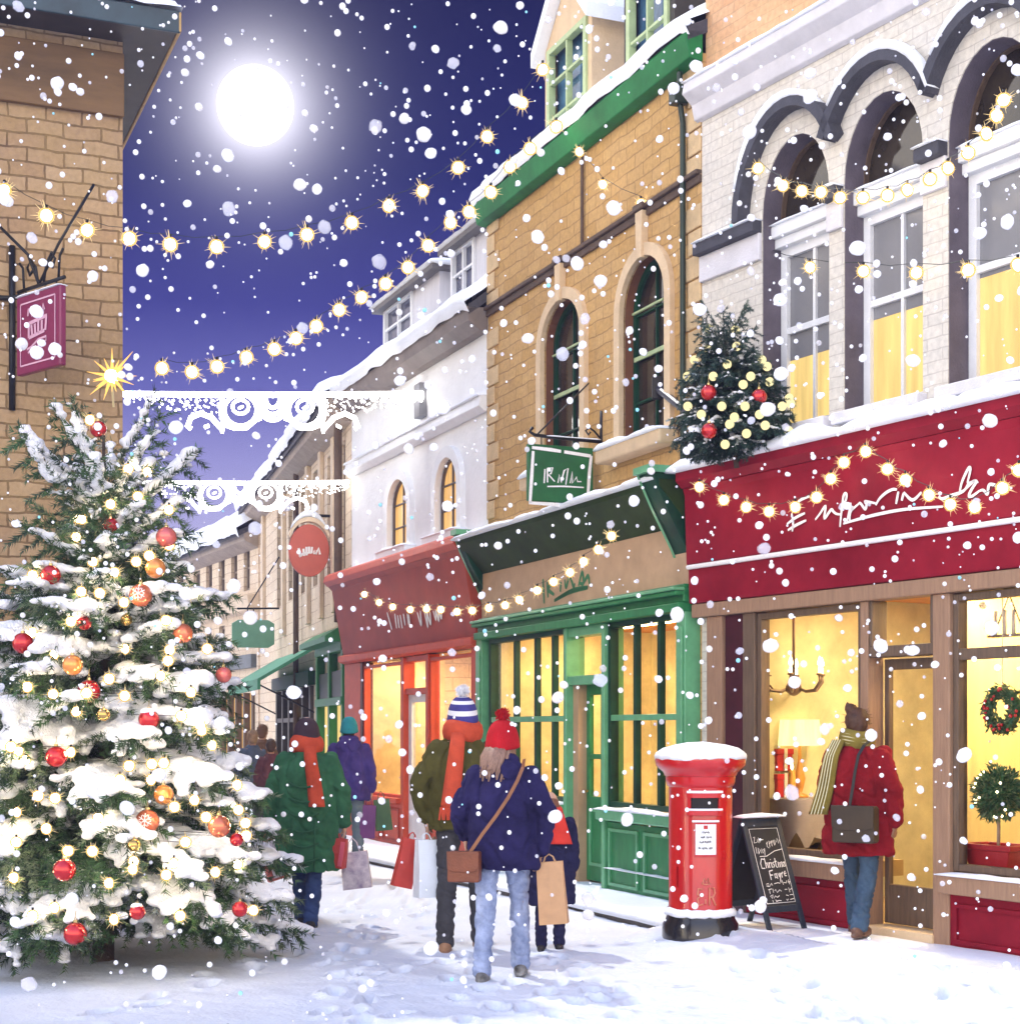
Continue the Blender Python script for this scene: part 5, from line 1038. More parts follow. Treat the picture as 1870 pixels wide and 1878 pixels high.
for pl in ([(.03, .03), (.03, .97), (.97, .97), (.97, .03), (.03, .03)], [(.10, .86), (.16, .87), (.09, .79), (.17, .80)], [(.2, .8), (.22, .84), (.25, .79), (.27, .86), (.29, .80), (.35, .83), (.42, .83)], [(.10, .66), (.11, .74)], [(.16, .65), (.18, .73), (.24, .70), (.17, .66)], [(.26, .66), (.29, .72), (.32, .66)], [(.34, .71), (.36, .68), (.39, .72), (.35, .63)], [(.48, .77), (.53, .80), (.49, .74), (.55, .72)], [(.58, .73), (.59, .81), (.64, .80), (.59, .77)], [(.66, .74), (.67, .81), (.71, .81), (.67, .78)], [(.75, .75), (.74, .82)], [(.78, .76), (.79, .82), (.84, .79), (.88, .84), (.90, .77), (.95, .82)], [(.17, .62), (.4, .62), (.7, .68), (.97, .70)]): chalk(pl, .005)
for pl in ([(.28, .58), (.20, .59), (.14, .53), (.15, .47), (.25, .47)], [(.30, .60), (.30, .47)], [(.30, .52), (.35, .54), (.37, .47)], [(.41, .54), (.41, .47)], [(.41, .52), (.46, .54)], [(.49, .54), (.49, .47)], [(.49, .57), (.49, .58)], [(.58, .54), (.53, .53), (.58, .50), (.53, .47)], [(.64, .59), (.63, .48), (.67, .47)], [(.60, .54), (.68, .55)], [(.71, .47), (.72, .54), (.77, .52), (.77, .47)], [(.77, .52), (.83, .54), (.83, .47)], [(.93, .53), (.87, .53), (.87, .48), (.93, .48), (.93, .54)], 
    [(.36, .43), (.36, .32)], [(.36, .43), (.48, .44)], [(.36, .38), (.45, .38)], [(.57, .39), (.51, .39), (.51, .34), (.57, .35), (.57, .40), (.58, .33)], [(.62, .40), (.64, .35), (.69, .40)], [(.70, .40), (.65, .28)], [(.74, .40), (.74, .34)], [(.74, .38), (.79, .41)], [(.83, .38), (.89, .39), (.88, .42), (.83, .40), (.84, .36), (.90, .36)]): chalk(pl, .008)
for pl in ([(.16, .27), (.24, .28), (.22, .24), (.15, .25), (.26, .24)], [(.28, .25), (.34, .28), (.36, .25)], [(.42, .27), (.55, .28), (.62, .27)], [(.70, .31), (.72, .25)], [(.74, .28), (.82, .27), (.86, .30)], [(.92, .31), (.92, .25)], [(.88, .28), (.96, .28)], [(.18, .20), (.30, .21)], [(.22, .21), (.21, .15)], [(.33, .21), (.33, .16)], [(.38, .18), (.42, .20), (.45, .16), (.55, .19), (.60, .17)], [(.72, .19), (.80, .19)], [(.86, .21), (.87, .15)], [(.90, .18), (.96, .20)], [(.26, .13), (.20, .12), (.24, .09), (.29, .14), (.30, .09), (.36, .12), (.42, .10), (.50, .12)], [(.72, .12), (.80, .11)], [(.85, .12), (.95, .12)], [(.24, .07), (.25, .04)], [(.33, .07), (.38, .06), (.34, .045), (.44, .06), (.52, .055)], [(.70, .07), (.72, .05), (.76, .07)], [(.82, .06), (.95, .07)]): chalk(pl, .005)
m.build('chalk_lettering', CHALK, bo)
# ------------------------------------------------------------------ fir trees
NEED = [mat('needle_dark', (.018, .045, .022), rough=.6, var=.3, vs=9), mat('needle_green', (.045, .105, .035), rough=.55, var=.3, vs=9), mat('needle_pale', (.13, .17, .095), rough=.6, var=.25, vs=9), mat('needle_frosted', (.34, .38, .34), rough=.7, var=.2, vs=9)]
BARK = mat('fir_bark', (.06, .04, .03), rough=.9, var=.4, vs=10, bump=.6)
def lerp_tab(tab, z):
    for (a, b), (c, d) in zip(tab, tab[1:]):
        if z <= c: return b + (d - b) * (z - a) / (c - a)
    return tab[-1][1]
def make_bough(fo, sn, base, az, L, e0, droop, s, q, snowy, dens=1.0):
    """one bough: bare axis with side twigs and hanging ones, needles all round, snow lying along the top"""
    d = Vector((math.cos(az), math.sin(az), 0)); sd = Vector((-d.y, d.x, 0)); ax = []; N = 10
    for i in range(N + 1):
        t = i / N; ax.append(base + d * (L * t) + Vector((0, 0, L * (math.tan(e0) * t - droop * t * t + .10 * t ** 4))) + sd * (.10 * L * nz((az * 3, t * 2, L), 1.7)))
    twigs = [(ax, 1.0)]; step = .085 * s; t = .14
    while t < .98:
        i = min(N - 1, int(t * N)); p = ax[i] + (ax[i + 1] - ax[i]) * (t * N - i); dr = (ax[i + 1] - ax[i]).normalized()
        for sg in (-1, 1):
            tl = min((.42 * L * (1 - t) + .13 * s), .44 * s) * q.uniform(.7, 1.2); dv = (dr * .75 + sd * sg * q.uniform(.5, .9) + Vector((0, 0, q.uniform(-.35, .30)))).normalized()
            twigs.append(([p + dv * tl * j / 3 + Vector((0, 0, -.22 * tl * (j / 3) ** 2)) for j in range(4)], .8))
        for _ in (0, 1):
            dv = (dr * .7 + sd * q.uniform(-.9, .9) + Vector((0, 0, -.85))).normalized(); tl = s * q.uniform(.10, .24); twigs.append(([p + dv * tl * j / 2 for j in range(3)], .5))
        t += step / L
    bm_ = q.choices((0, 1, 2), (2.2, 4.2, 1.4))[0]
    for pts, w in twigs:
        base_m = bm_ if q.random() < .6 else q.choices((0, 1, 2, 3), (2.6, 4.2, 2.0, .5 * snowy))[0]
        if w == .5: base_m = q.choice((0, 0, 1))
        for a, b in zip(pts, pts[1:]):
            dv = b - a; l = dv.length
            if l < 1e-5: continue
            dn = dv / l; o1 = dn.orthogonal().normalized(); o2 = dn.cross(o1)
            for j in range(max(3, int(l * 210 / s * dens))):
                f = q.random(); th = q.uniform(0, 2 * PI); rad = o1 * math.cos(th) + o2 * math.sin(th); nd = (rad * .75 + dn * .85).normalized(); nl = q.uniform(.040, .066) * s; wd = .0046 * s; p = a + dv * f; sdv = nd.cross(rad.cross(dn) + dn * .3)
                sdv = sdv.normalized() * wd if sdv.length > 1e-5 else o1 * wd
                fo.i = base_m if q.random() < .75 else q.choice((0, 1, 2)); fo.add([p - sdv, p + sdv, p + nd * nl], [(0, 1, 2)])
    if snowy and q.random() < .96:
        for pts, w in twigs:
            main = w == 1.0; n = len(pts)
            if w == .5 or (not main and q.random() > .66 * snowy): continue
            tot = sum((b - a).length for a, b in zip(pts, pts[1:])); m = max(2, int(tot / (.06 * s)))
            cut0 = q.uniform(.3, .5) if main else .1; cut1 = q.uniform(.82, 1.03) if main else q.uniform(.6, 1)
            if main and q.random() < .2: cut0 = .1
            for j in range(m + 1):
                f = j / m
                if f < cut0 or f > cut1 or q.random() < .08: continue
                x = f * (n - 1); i = min(n - 2, int(x)); p = pts[i] + (pts[i + 1] - pts[i]) * (x - i); r = s * snowy * (q.uniform(.068, .122) if main else q.uniform(.045, .075)) * (1.05 - .25 * f)
                sn.ball(p + Vector((q.uniform(-.014, .014), q.uniform(-.014, .014), r * .38)), (r * 1.12, r * 1.12, r * .62), 9, 6)
PROFILE = [(.24, 1.30), (.55, 1.42), (1.0, 1.26), (1.4, 1.13), (1.9, 1.0), (2.4, .80), (2.7, .66), (2.95, .50), (3.2, .42), (3.44, .22)]
def fir(parent, prof, H, nb, s, seed, snowy, voxel, dens=1.0, needles=NEED, snowm=SNOWT, trunk_r=.075, zpow=1.25):
    q = random.Random(seed); fo, sn = MB(), MB(); z0 = prof[0][0]; z1 = prof[-1][0]; ga = 2.39996
    for k in range(nb):
        f = (k + .5) / nb; z = z0 + (z1 - z0) * (1 - (1 - f) ** (1 / zpow)) if True else 0
        R = lerp_tab(prof, z) * q.uniform(.84, 1.06); h = (z - z0) / (z1 - z0); e0 = math.radians(4 + 14 * h + 46 * max(0, h - .72) / .28 + q.uniform(-6, 6)); dr = .36 * (1 - h) * min(1, .45 + 3 * h) + .08
        zb = z + (0 if h < .7 else -.12 * s) - .0; L = R / max(.6, math.cos(e0) if h > .8 else 1)
        make_bough(fo, sn, Vector((0, 0, zb + .06 * R)), k * ga + q.uniform(-.3, .3), L * (1.0 if h < .75 else .92), e0, dr, s, q, snowy * (1 - .5 * max(0, h - .6) / .4) * q.uniform(.75, 1.1), dens)
    for k in range(nb // 2):      # short dark inner boughs close the crown
        z = z0 + .02 + (z1 - z0) * .82 * (k + .5) / (nb // 2); make_bough(fo, sn, Vector((0, 0, z)), k * ga * 1.3 + .8, lerp_tab(prof, z) * q.uniform(.45, .68), .12, .30, s, q, 0, dens * .9)
    make_bough(fo, sn, Vector((0, 0, z1 - .25 * s)), 1.0, .09 * s, math.radians(74), 0, s, q, 0, dens)
    m = MB(); m.tube([(0, 0, -.02), (.01, 0, H * .4), (0, 0, H * .96)], [trunk_r, trunk_r * .65, trunk_r * .12], 10); m.build('trunk', BARK, parent, True)
    # upright leader with needles
    for j in range(int(120)):
        z = z1 - .35 * s + q.random() * (H - z1 + .30 * s); th = q.uniform(0, 2 * PI); nd = Vector((math.cos(th), math.sin(th), 1.1)).normalized(); p = Vector((0, 0, z)); sv = nd.orthogonal().normalized() * .005 * s; fo.i = q.choice((1, 2, 2, 3)); fo.add([p - sv, p + sv, p + nd * .06 * s], [(0, 1, 2)])
    fo.build('foliage', needles, parent)
    if snowy: skin('bough_snow', sn, snowm, parent, voxel, 3, lambda c: .012 * s * nz(c, 9 / s) + .006 * s * nz(c, 24 / s))
tp = TREE_AT; ct = thing('christmas_tree', 'tall snow laden Christmas fir standing on the snowy street by the brown wall', 'Christmas tree', (tp.x, tp.y, -.02)); ct.rotation_euler = (0, 0, .7)
fir(ct, PROFILE, 3.86, 138, 1.0, 11, 1.0, .018, 1.0)
tk = tp.y / F
from mathutils.bvhtree import BVHTree
bpy.context.view_layer.update(); _v, _f = [], []
for o in ct.children:
    if o.name.startswith(('foliage', 'bough_snow')):
        n0 = len(_v); M = o.matrix_world; _v += [M @ v.co for v in o.data.vertices]; _f += [tuple(n0 + i for i in p.vertices) for p in o.data.polygons]
CROWN = BVHTree.FromPolygons(_v, _f)
def on_crown(px, py, off):
    """a point on the crown's surface seen along this line, held off it by a little"""
    d = (at(px, py, 1) - Vector((0, 0, EYE))).normalized(); h = CROWN.ray_cast(Vector((0, 0, EYE)), d)[0]; w = tree_pt(px, py, 1.0)
    if h is None or h.y > w.y + .45: return w
    return h - d * off
def tree_pt(px, py, k=.93):
    """a point on the near side of the crown"""
    z = EYE + (HY - py) / F * tp.y; R = lerp_tab(PROFILE, max(.2, min(3.7, z))) * k; x = (px - CX) / F * tp.y - tp.x; x = max(-R * .97, min(R * .97, x)); d = math.sqrt(max(0, R * R - x * x))
    y = tp.y - d; z = EYE + (HY - py) / F * y; x = (px - CX) / F * y
    return Vector((x, y, z))
BR = mat('bauble_red', (.50, .006, .009), rough=.12, var=.1, vs=3, coat=.8, metal=.45); BC = mat('bauble_copper', (.62, .16, .07), rough=.16, var=.15, vs=4, coat=.6, metal=.5); BO = mat('bauble_orange', (.72, .26, .05), rough=.14, var=.15, vs=4, coat=.7, metal=.45); BP = mat('bauble_pink_red', (.60, .13, .11), rough=.2, var=.12, coat=.5, metal=.35); BG = mat('bauble_gold', (.50, .31, .09), rough=.15, var=.15, metal=.9, coat=.4); CAPM = mat('bauble_cap', (.55, .42, .2), rough=.3, metal=1)
def bauble(p, r, m_, label, flake=False, group='baubles on the Christmas tree', snowc=False):
    t = thing('bauble', label, 'bauble', p, 0, group); m = MB(); m.ball((0, 0, 0), r, 24, 16); sp = m.build('sphere', m_, t, True)
    m = MB(); m.lathe([(0, r * .96), (r * .2, r * .96), (r * .2, r * 1.16), (0, r * 1.18)], n=12); m.tube([(math.cos(a) * r * .1, 0, r * 1.26 + math.sin(a) * r * .1) for a in [2 * PI * j / 10 for j in range(10)]], r * .025, 5, closed=True); m.tube([(0, 0, r * 1.34), (0, .01, r * 1.9)], r * .03, 4); m.build('cap', CAPM, t)
    if flake:
        m = MB()
        def on(a, b): v = Vector((a, -math.sqrt(max(0, 1 - a * a - b * b)), b + .0)); return v * r * 1.01
        for k in range(6):
            c, s_ = math.cos(k * PI / 3 + .5), math.sin(k * PI / 3 + .5); A = [(c * q, s_ * q + .12) for q in (0, .2, .4, .58)]; m.tube([on(*a) for a in A], r * .035, 5)
            for sg in (-1, 1): c2, s2 = math.cos(k * PI / 3 + .5 + sg * .45), math.sin(k * PI / 3 + .5 + sg * .45); m.tube([on(c * .3, s_ * .3 + .12), on(c2 * .5, s2 * .5 + .12)], r * .03, 5)
        m.build('snowflake_pattern', CHALK, sp)
    if snowc:
        m = MB(); m.ball((-r * .1, 0, r * .72), (r * .75, r * .75, r * .42), 14, 9); m.build('snow_cap', SNOW, sp, True)
R1 = .068
for px, py, m_, r, lab, fl, sc in (
    (180, 787, BR, .058, 'dark red bauble just below the tree star', 0, 0), (203, 963, BR, .052, 'red bauble in the hollow under the top boughs', 0, 0), (93, 1055, BR, .068, 'bright red bauble on the upper left boughs', 0, 0), (305, 985, BP, .07, 'pale pink red bauble at the upper right edge of the tree', 0, 0),
    (155, 1142, BR, .052, 'red bauble right above the long snowy upper bough', 0, 0), (335, 1162, BC, .068, 'copper red bauble on the snowy right bough', 0, 0), (42, 1180, BR, .07, 'deep red bauble near the left picture edge', 0, 0), (163, 1268, BR, .076, 'red bauble with a white snowflake below two hanging orange ones', 1, 0),
    (410, 1238, BP, .055, 'small faded pink bauble on the right bough tip', 0, 0), (273, 1320, BR, .068, 'red bauble half covered by snow in the middle of the tree', 0, 1), (103, 1388, BR, .07, 'glossy red bauble left of the tree middle', 0, 0), (270, 1507, BC, .078, 'copper red bauble with a white snowflake in front of a snowy bough', 1, 0),
    (402, 1516, BC, .072, 'copper bauble beside a snow clump at the lower right', 0, 0), (434, 1540, BR, .045, 'small red bauble touching the copper one at lower right', 0, 0), (118, 1596, BR, .07, 'glossy red bauble on the lower left snow', 0, 0), (252, 1673, BR, .05, 'small red bauble with snow on top near the bottom', 0, 1),
    (440, 1668, BR, .052, 'small orange red bauble at the lowest right boughs', 0, 0), (138, 1713, BR, .072, 'red bauble lowest of all near the trunk foot', 0, 0), (285, 1042, BO, .068, 'orange bauble beneath the pale pink one', 0, 0), (258, 1092, BC, .076, 'big copper bauble with a snowflake below the orange one', 1, 0),
    (133, 1220, BO, .066, 'orange bauble hanging from a gold ring on the left', 0, 0), (300, 1458, BO, .066, 'orange gold bauble above the snowflake copper one', 0, 0), (232, 1137, BG, .04, 'tiny gold bauble under the big copper one', 0, 0), (190, 1311, BG, .042, 'tiny gold bauble on snow left of the half snowy red one', 0, 0), (246, 1550, BG, .042, 'tiny gold bauble under the copper snowflake one', 0, 0)):
    bauble(on_crown(px, py, r * 1.05), r, m_, lab, fl, snowc=sc)
tmes = [bulb_mesh(.034, 90 + k, emis('tree_bulb_glow', (1, .80, .46), TLS)) for k in range(4)]
t = thing('tree_lights', 'warm white fairy lights wound through the snowy Christmas tree', 'fairy lights', (tp.x, tp.y, 0)); L = []
q = random.Random(3)
spots = [(165, 770), (270, 865), (235, 860), (140, 985), (310, 935), (310, 1000), (60, 1055), (250, 1030), (170, 1030), (130, 1140), (210, 1050), (345, 1090), (50, 1260), (200, 1245), (295, 1240), (140, 1305), (130, 1380), (370, 1340), (20, 1370), (220, 1430), (70, 1460), (435, 1440), (30, 1490), (85, 1520), (30, 1545), (320, 1480), (450, 1510), (245, 1580), (305, 1605), (25, 1610), (395, 1600), (100, 1665), (465, 1670), (340, 1545), (180, 1500), (300, 1400), (60, 1160), (380, 1190), (100, 1200), (350, 1270), (200, 1620), (230, 1190), (60, 1680), (330, 1680)]
spots += [(q.uniform(190 - 290 * (y - 700) / 1000, 190 + 320 * (y - 700) / 1000), y) for y in [q.uniform(900, 1690) for _ in range(34)]]
for px, py in spots:
    p = on_crown(px, py, .045) - Vector((tp.x, tp.y, 0)); obj('bulb', tmes[len(L) % 4], t, p).rotation_euler = (0, 0, rnd.uniform(-.5, .5)); L.append(p)
L.sort(key=lambda p: -p.z); W_ = MB()
for a, b in zip(L, L[1:]):
    mid = (a + b) / 2; mid.x *= .62; mid.y *= .6; W_.tube([a, mid, b], .002, 4)
W_.build('wire', WIRE, t)
sp_ = at(205, 690, tp.y - .20); t = thing('tree_star', 'glowing golden many pointed star on top of the snowy Christmas tree', 'star', sp_)
m = MB(); m.ball((0, 0, 0), .05, 12, 8); m.build('core', emis('star_core', (1, .86, .62), 5), t, True)
m = MB(); q = random.Random(9)
for k in range(26):
    a = 2 * PI * k / 13 + q.uniform(-.1, .1); d = Vector((math.cos(a), q.uniform(-.4, .4), math.sin(a))).normalized(); m.tube([d * .03, d * (.21 if k % 3 == 0 else .13) * q.uniform(.8, 1.1)], [.014, .001], 5)
m.build('ray', emis('star_ray', (1, .55, .14), 1.5), t); m = MB(); m.tube([(0, 0, -.03), (.0, .05, -.20)], .008, 6); m.build('clip', CAPM, t)
# little fir on the wall bracket between the houses
wb = B.w(B.u(1350, -.36), -.36, 0); wz_ = B.z(1340, 856, -.36); wt = thing('wall_tree', 'small decorated fir tree leaning from a pole on the wall above the burgundy shop', 'small fir tree', (wb.x, wb.y, wz_)); wt.rotation_euler = (.05, -.13, .3)
wk = wb.y / F; HW = 262 * wk
BLUEN = [mat('blue_needle_dark', (.008, .03, .028), rough=.6, var=.3), mat('blue_needle', (.022, .065, .05), rough=.55, var=.3), mat('blue_needle_pale', (.10, .14, .09), rough=.6, var=.3), mat('blue_needle_frost', (.40, .50, .55), rough=.7, var=.2)]
pr = [(z * HW, r * HW) for z, r in ((.08, .20), (.18, .42), (.32, .47), (.48, .38), (.64, .29), (.8, .19), (.93, .07))]
fir(wt, pr, HW, 120, .46, 5, .55, .011, 1.3, BLUEN, SNOWT, .022)
def wall_pt(px, py, k=1.0):
    z = EYE + (HY - py) / F * wb.y - wz_; R = lerp_tab(pr, max(.1 * HW, min(.9 * HW, z))) * k; x = (px - CX) / F * wb.y - wb.x; x = max(-R * 1.02 - .13 * (z - .3), min(R * .95 - .13 * (z - .3), x)); y = wb.y - math.sqrt(max(0, R * R - x * x)); return Vector((wb.x + x, y, EYE + (HY - py) / F * y))
for px, py, lab in ((1290, 720, 'dark red bauble on the upper left of the little wall tree'), (1377, 728, 'dark red bauble on the right of the little wall tree'), (1288, 790, 'bright red bauble lowest on the little wall tree')): bauble(wall_pt(px, py), .062, BR, lab, 0, 'baubles on the wall tree')
t = thing('tree_lights', 'pale yellow globe lights scattered over the little wall tree', 'fairy lights', (wb.x, wb.y, wz_)); gm = MB(); gm.ball((0, 0, 0), .036, 12, 8); gme = gm.mesh('bulb', emis('globe_glow', (1, .86, .45), 1.05), True); L = []
for px, py in ((1270, 603), (1297, 640), (1345, 635), (1325, 668), (1390, 660), (1262, 660), (1350, 705), (1310, 745), (1330, 765), (1400, 700), (1420, 745), (1375, 760), (1275, 760), (1255, 745), (1322, 778), (1352, 795), (1385, 780), (1440, 740), (1432, 790), (1318, 815), (1350, 745), (1365, 690), (1300, 690), (1460, 730), (1405, 672), (1345, 605), (1260, 690)):
    p = wall_pt(px, py) - Vector((wb.x, wb.y, wz_)); obj('bulb', gme, t, p); L.append(p)
W_ = MB()
for a, b in zip(L, L[1:]):
    if (a - b).length < .3: W_.tube([a, (a + b) / 2 * 1.0 - Vector((0, 0, .02)), b], .003, 4)
W_.build('wire', WIRE, t)
a_, b_ = G.w(G.u(1205), -.0, G.z(1205, 712)), Vector((wb.x, wb.y, wz_ + .12)); t = thing('tree_pole', 'dark wall pole carrying the little fir tree out from the stone house', 'pole', a_)
m = MB(); m.tube([(0, 0, 0), (b_ - a_) * .45, b_ - a_], .035, 10); m.build('pole', mat('charcoal_metal', (.03, .03, .04), rough=.4, var=.2), t); m = MB(); m.box(-.05, .05, -.05, .02, -.1, .1); m.build('wall_plate', IRON, t, bev=.005)
# ------------------------------------------------------------------ people
SKIN = mat('skin', (.46, .27, .19), rough=.55, var=.08, vs=8); SKIN2 = mat('brown_skin', (.28, .15, .09), rough=.55, var=.08, vs=8)
def cloth(name, col, var=.22, vs=7, rough=.9, var2=None): return mat(name, col, rough=rough, var=var, vs=vs, bump=.5, bs=160, spec=.15, var2=var2)
def hand(mb, w, sgn, s):
    """relaxed hand with four fingers curled round a handle and a thumb off the side; w = wrist"""
    inn = Vector((-sgn, 0, 0)); mb.ball(w + Vector((0, 0, -.045 * s)), (.017 * s, .042 * s, .05 * s), 12, 8); mb.cone(w, .026 * s, w + Vector((0, 0, -.03 * s)), .026 * s)
    for i, l in enumerate((.92, 1.06, 1.0, .80)):
        y = (1.5 - i) * .0215 * s; p = w + Vector((0, y, -.085 * s)); a = p + (Vector((0, 0, -.036)) + inn * .010) * s * l; b = a + (inn * .026 + Vector((0, 0, -.014))) * s * l; c = b + (inn * .014 + Vector((0, 0, .018))) * s * l
        for u, v, r0, r1 in ((p, a, .0092, .0085), (a, b, .0085, .008), (b, c, .008, .007)): mb.cone(u, r0 * s, v, r1 * s, 8)
    p = w + Vector((0, .034 * s, -.03 * s)); a = p + (Vector((0, .022, -.028)) + inn * .012) * s; b = a + (Vector((0, .006, -.026)) + inn * .016) * s; mb.cone(p, .012 * s, a, .0105 * s, 8); mb.cone(a, .0105 * s, b, .009 * s, 8)
def head(mb, c, s, yaw=0.0):
    R = Matrix.Rotation(yaw, 3, 'Z'); P = lambda x, y, z: c + R @ Vector((x, y, z)) * s
    mb.ball(c + Vector((0, 0, .015 * s)), (.077 * s, .095 * s, .112 * s), 20, 14, R); mb.ball(P(0, .03, -.055), (.056 * s, .06 * s, .06 * s), 16, 10); mb.cone(P(0, .088, .01), .010 * s, P(0, .108, -.022), .015 * s)
    mb.ball(P(0, .078, -.085), (.024 * s, .02 * s, .018 * s), 10, 8); mb.ball(P(0, .088, -.052), (.026 * s, .012 * s, .009 * s), 10, 8)
    for sg in (-1, 1): mb.ball(P(sg * .079, -.01, -.01), (.010 * s, .022 * s, .032 * s), 10, 8); mb.ball(P(sg * .032, .083, .012), (.015 * s, .010 * s, .010 * s), 10, 8); mb.cone(P(sg * .015, .09, .035), .009 * s, P(sg * .05, .078, .036), .007 * s)
def person(px, py, z, H, face, label, coat, coat_m, hem, trouser_m, boot_m, width=1.0, feet=((-.10, 0, 0), (.10, 0, 0)), arms=None, hat=None, hair=None, scarf=None, skinm=None, coat_len=None, vox=.0075, child=False, head_yaw=0.0, lean=0.0, headk=1.0, hood=None, group=None):
    """built facing +y in its own space, feet on z = 0; H in metres"""
    g = ground(px, py, z); t = thing('person', label, 'person', (g.x, g.y, z - .012), face, group); s = H / 1.72
    V = lambda x, y, zz: Vector((x * s, y * s, zz * s)); hs = s * headk
    hip, sh_z, neck = .92, 1.40, 1.47; hc = V(0, .02 + lean, 1.72) - Vector((0, 0, .135 * hs))
    leg = []
    for i, (fx, fy, lift) in enumerate(feet):
        sg = -1 if i == 0 else 1; kn = V(sg * .098 + (fx - sg * .1) * .5, fy * .5 + .03 + (.05 if lift > 0 else 0), .50 + lift * .25); an = V(fx, fy, .09 + lift); leg.append((V(sg * .085, 0, hip), kn, an))
    arms = arms or [((-.23, -.02, 1.14), (-.25, .04, .90)), ((.23, -.02, 1.14), (.25, .04, .90))]
    A = [(V(sg * .150 * width, 0, sh_z - .05), V(*e), V(*w)) for sg, (e, w) in zip((-1, 1), arms)]
    # the body: one skin from head to ankles
    b = MB(); b.rings([(x * s, y * s, zz * s, rx * s, ry * s) for x, y, zz, rx, ry in ((0, 0, .84, .13, .10), (0, 0, .95, .155, .11), (0, 0, 1.10, .13, .095), (0, 0, 1.25, .155, .105), (0, 0, 1.38, .165, .09), (0, .0, 1.44, .10, .07))], 20)
    b.cone(V(0, 0, 1.38), .058 * s, hc + Vector((0, -.012, -.02)) * s, .05 * s); head(b, hc, hs, head_yaw)
    for sgn, (a, e, w) in zip((-1, 1), A): b.cone(a, .048 * s, e, .038 * s); b.cone(e, .038 * s, w, .025 * s); hand(b, w, sgn, s)
    for h_, k_, a_ in leg: b.cone(h_, .075 * s, k_, .05 * s); b.cone(k_, .05 * s, a_, .034 * s); b.cone(a_, .034 * s, a_ + V(0, .10, -.05), .03 * s)
    skin('body', b, skinm or SKIN, t, max(.0058 * s, vox * .75), 2)
    # trousers
    m = MB(); m.ball(V(0, 0, .93), (.155 * s, .125 * s, .13 * s), 18, 12)
    for h_, k_, a_ in leg: m.cone(h_, .098 * s, k_, .068 * s, 14); m.cone(k_, .068 * s, a_ + V(0, 0, -.012), .066 * s, 14)
    skin('trousers', m, trouser_m, t, vox, 3, lambda c: s * (.010 * nz((c.x, c.y, c.z * .35), 16 / s, 3) + .006 * nz((c.x * .4, c.y * .4, c.z * 1.6), 14 / s, 8) - .010 * max(0, .2 - abs(nz((c.x * .6, c.y * .6, c.z * 1.3 + c.x * .5), 13 / s, 31))) / .2))
    # boots
    for h_, k_, a_ in leg:
        m = MB(); m.cone(a_ + V(0, 0, .02), .040 * s, a_ + V(0, -.01, -.03), .044 * s, 12); m.ball(a_ + V(0, .06, -.055), (.05 * s, .13 * s, .038 * s), 16, 10); m.ball(a_ + V(0, -.03, -.05), (.045 * s, .06 * s, .045 * s), 14, 8); m.rings([(a_.x, a_.y + .04 * s, a_.z - .092 * s, .045 * s, .15 * s), (a_.x, a_.y + .04 * s, a_.z - .07 * s, .05 * s, .155 * s)], 18); skin('boot', m, boot_m, t, vox * .9, 2)
    # coat
    m = MB(); hemz = hem; fl = coat_len or 1.0
    rr = [(0, 0, hemz, .205 * width * fl, .165 * fl), (0, 0, hemz + .03, .212 * width * fl, .17 * fl), (0, -.005, (hemz + .98) / 2, .205 * width * (fl + 1) / 2, .16), (0, -.01, 1.0, .20 * width, .15), (0, -.012, 1.15, .195 * width, .15), (0, -.012, 1.28, .205 * width, .15), (0, -.008, 1.37, .165 * width, .125), (0, .0, 1.44, .105 * width, .095), (0, .0, 1.475, .075, .075)]
    m.rings([(x * s, (y + lean * max(0, zz - .9)) * s, zz * s, rx * s, ry * s) for x, y, zz, rx, ry in rr], 28)
    for sgn, (a, e, w) in zip((-1, 1), A): m.cone(a + V(0, 0, -.01), .076 * s * width, e, .066 * s * width, 14); m.cone(e, .066 * s * width, w + (e - w).normalized() * .025 * s, .052 * s * width, 14)
    if hood: m.ball(V(0, -.10, 1.40), (.155 * s, .075 * s, .085 * s), 16, 10); m.ball(V(0, -.06, 1.47), (.12 * s, .09 * s, .05 * s), 14, 9)
    skin('coat', m, coat_m, t, vox, 3, lambda c: s * (.018 * nz((c.x, c.y, c.z * .2), 9 / s, 5) + .012 * nz((c.x * .5, c.y * .5, c.z * 1.2), 11 / s, 9) - .016 * max(0, .22 - abs(nz((c.x * .8 + c.z * .35, c.y, c.z * .55), 10 / s, 21))) / .22 + .004 * nz(c, 34 / s)))
    if hair: hair(t, hc, hs)
    if scarf: scarf(t, s, V)
    if hat: hat(t, hc, hs)
    return t, s, V, hc
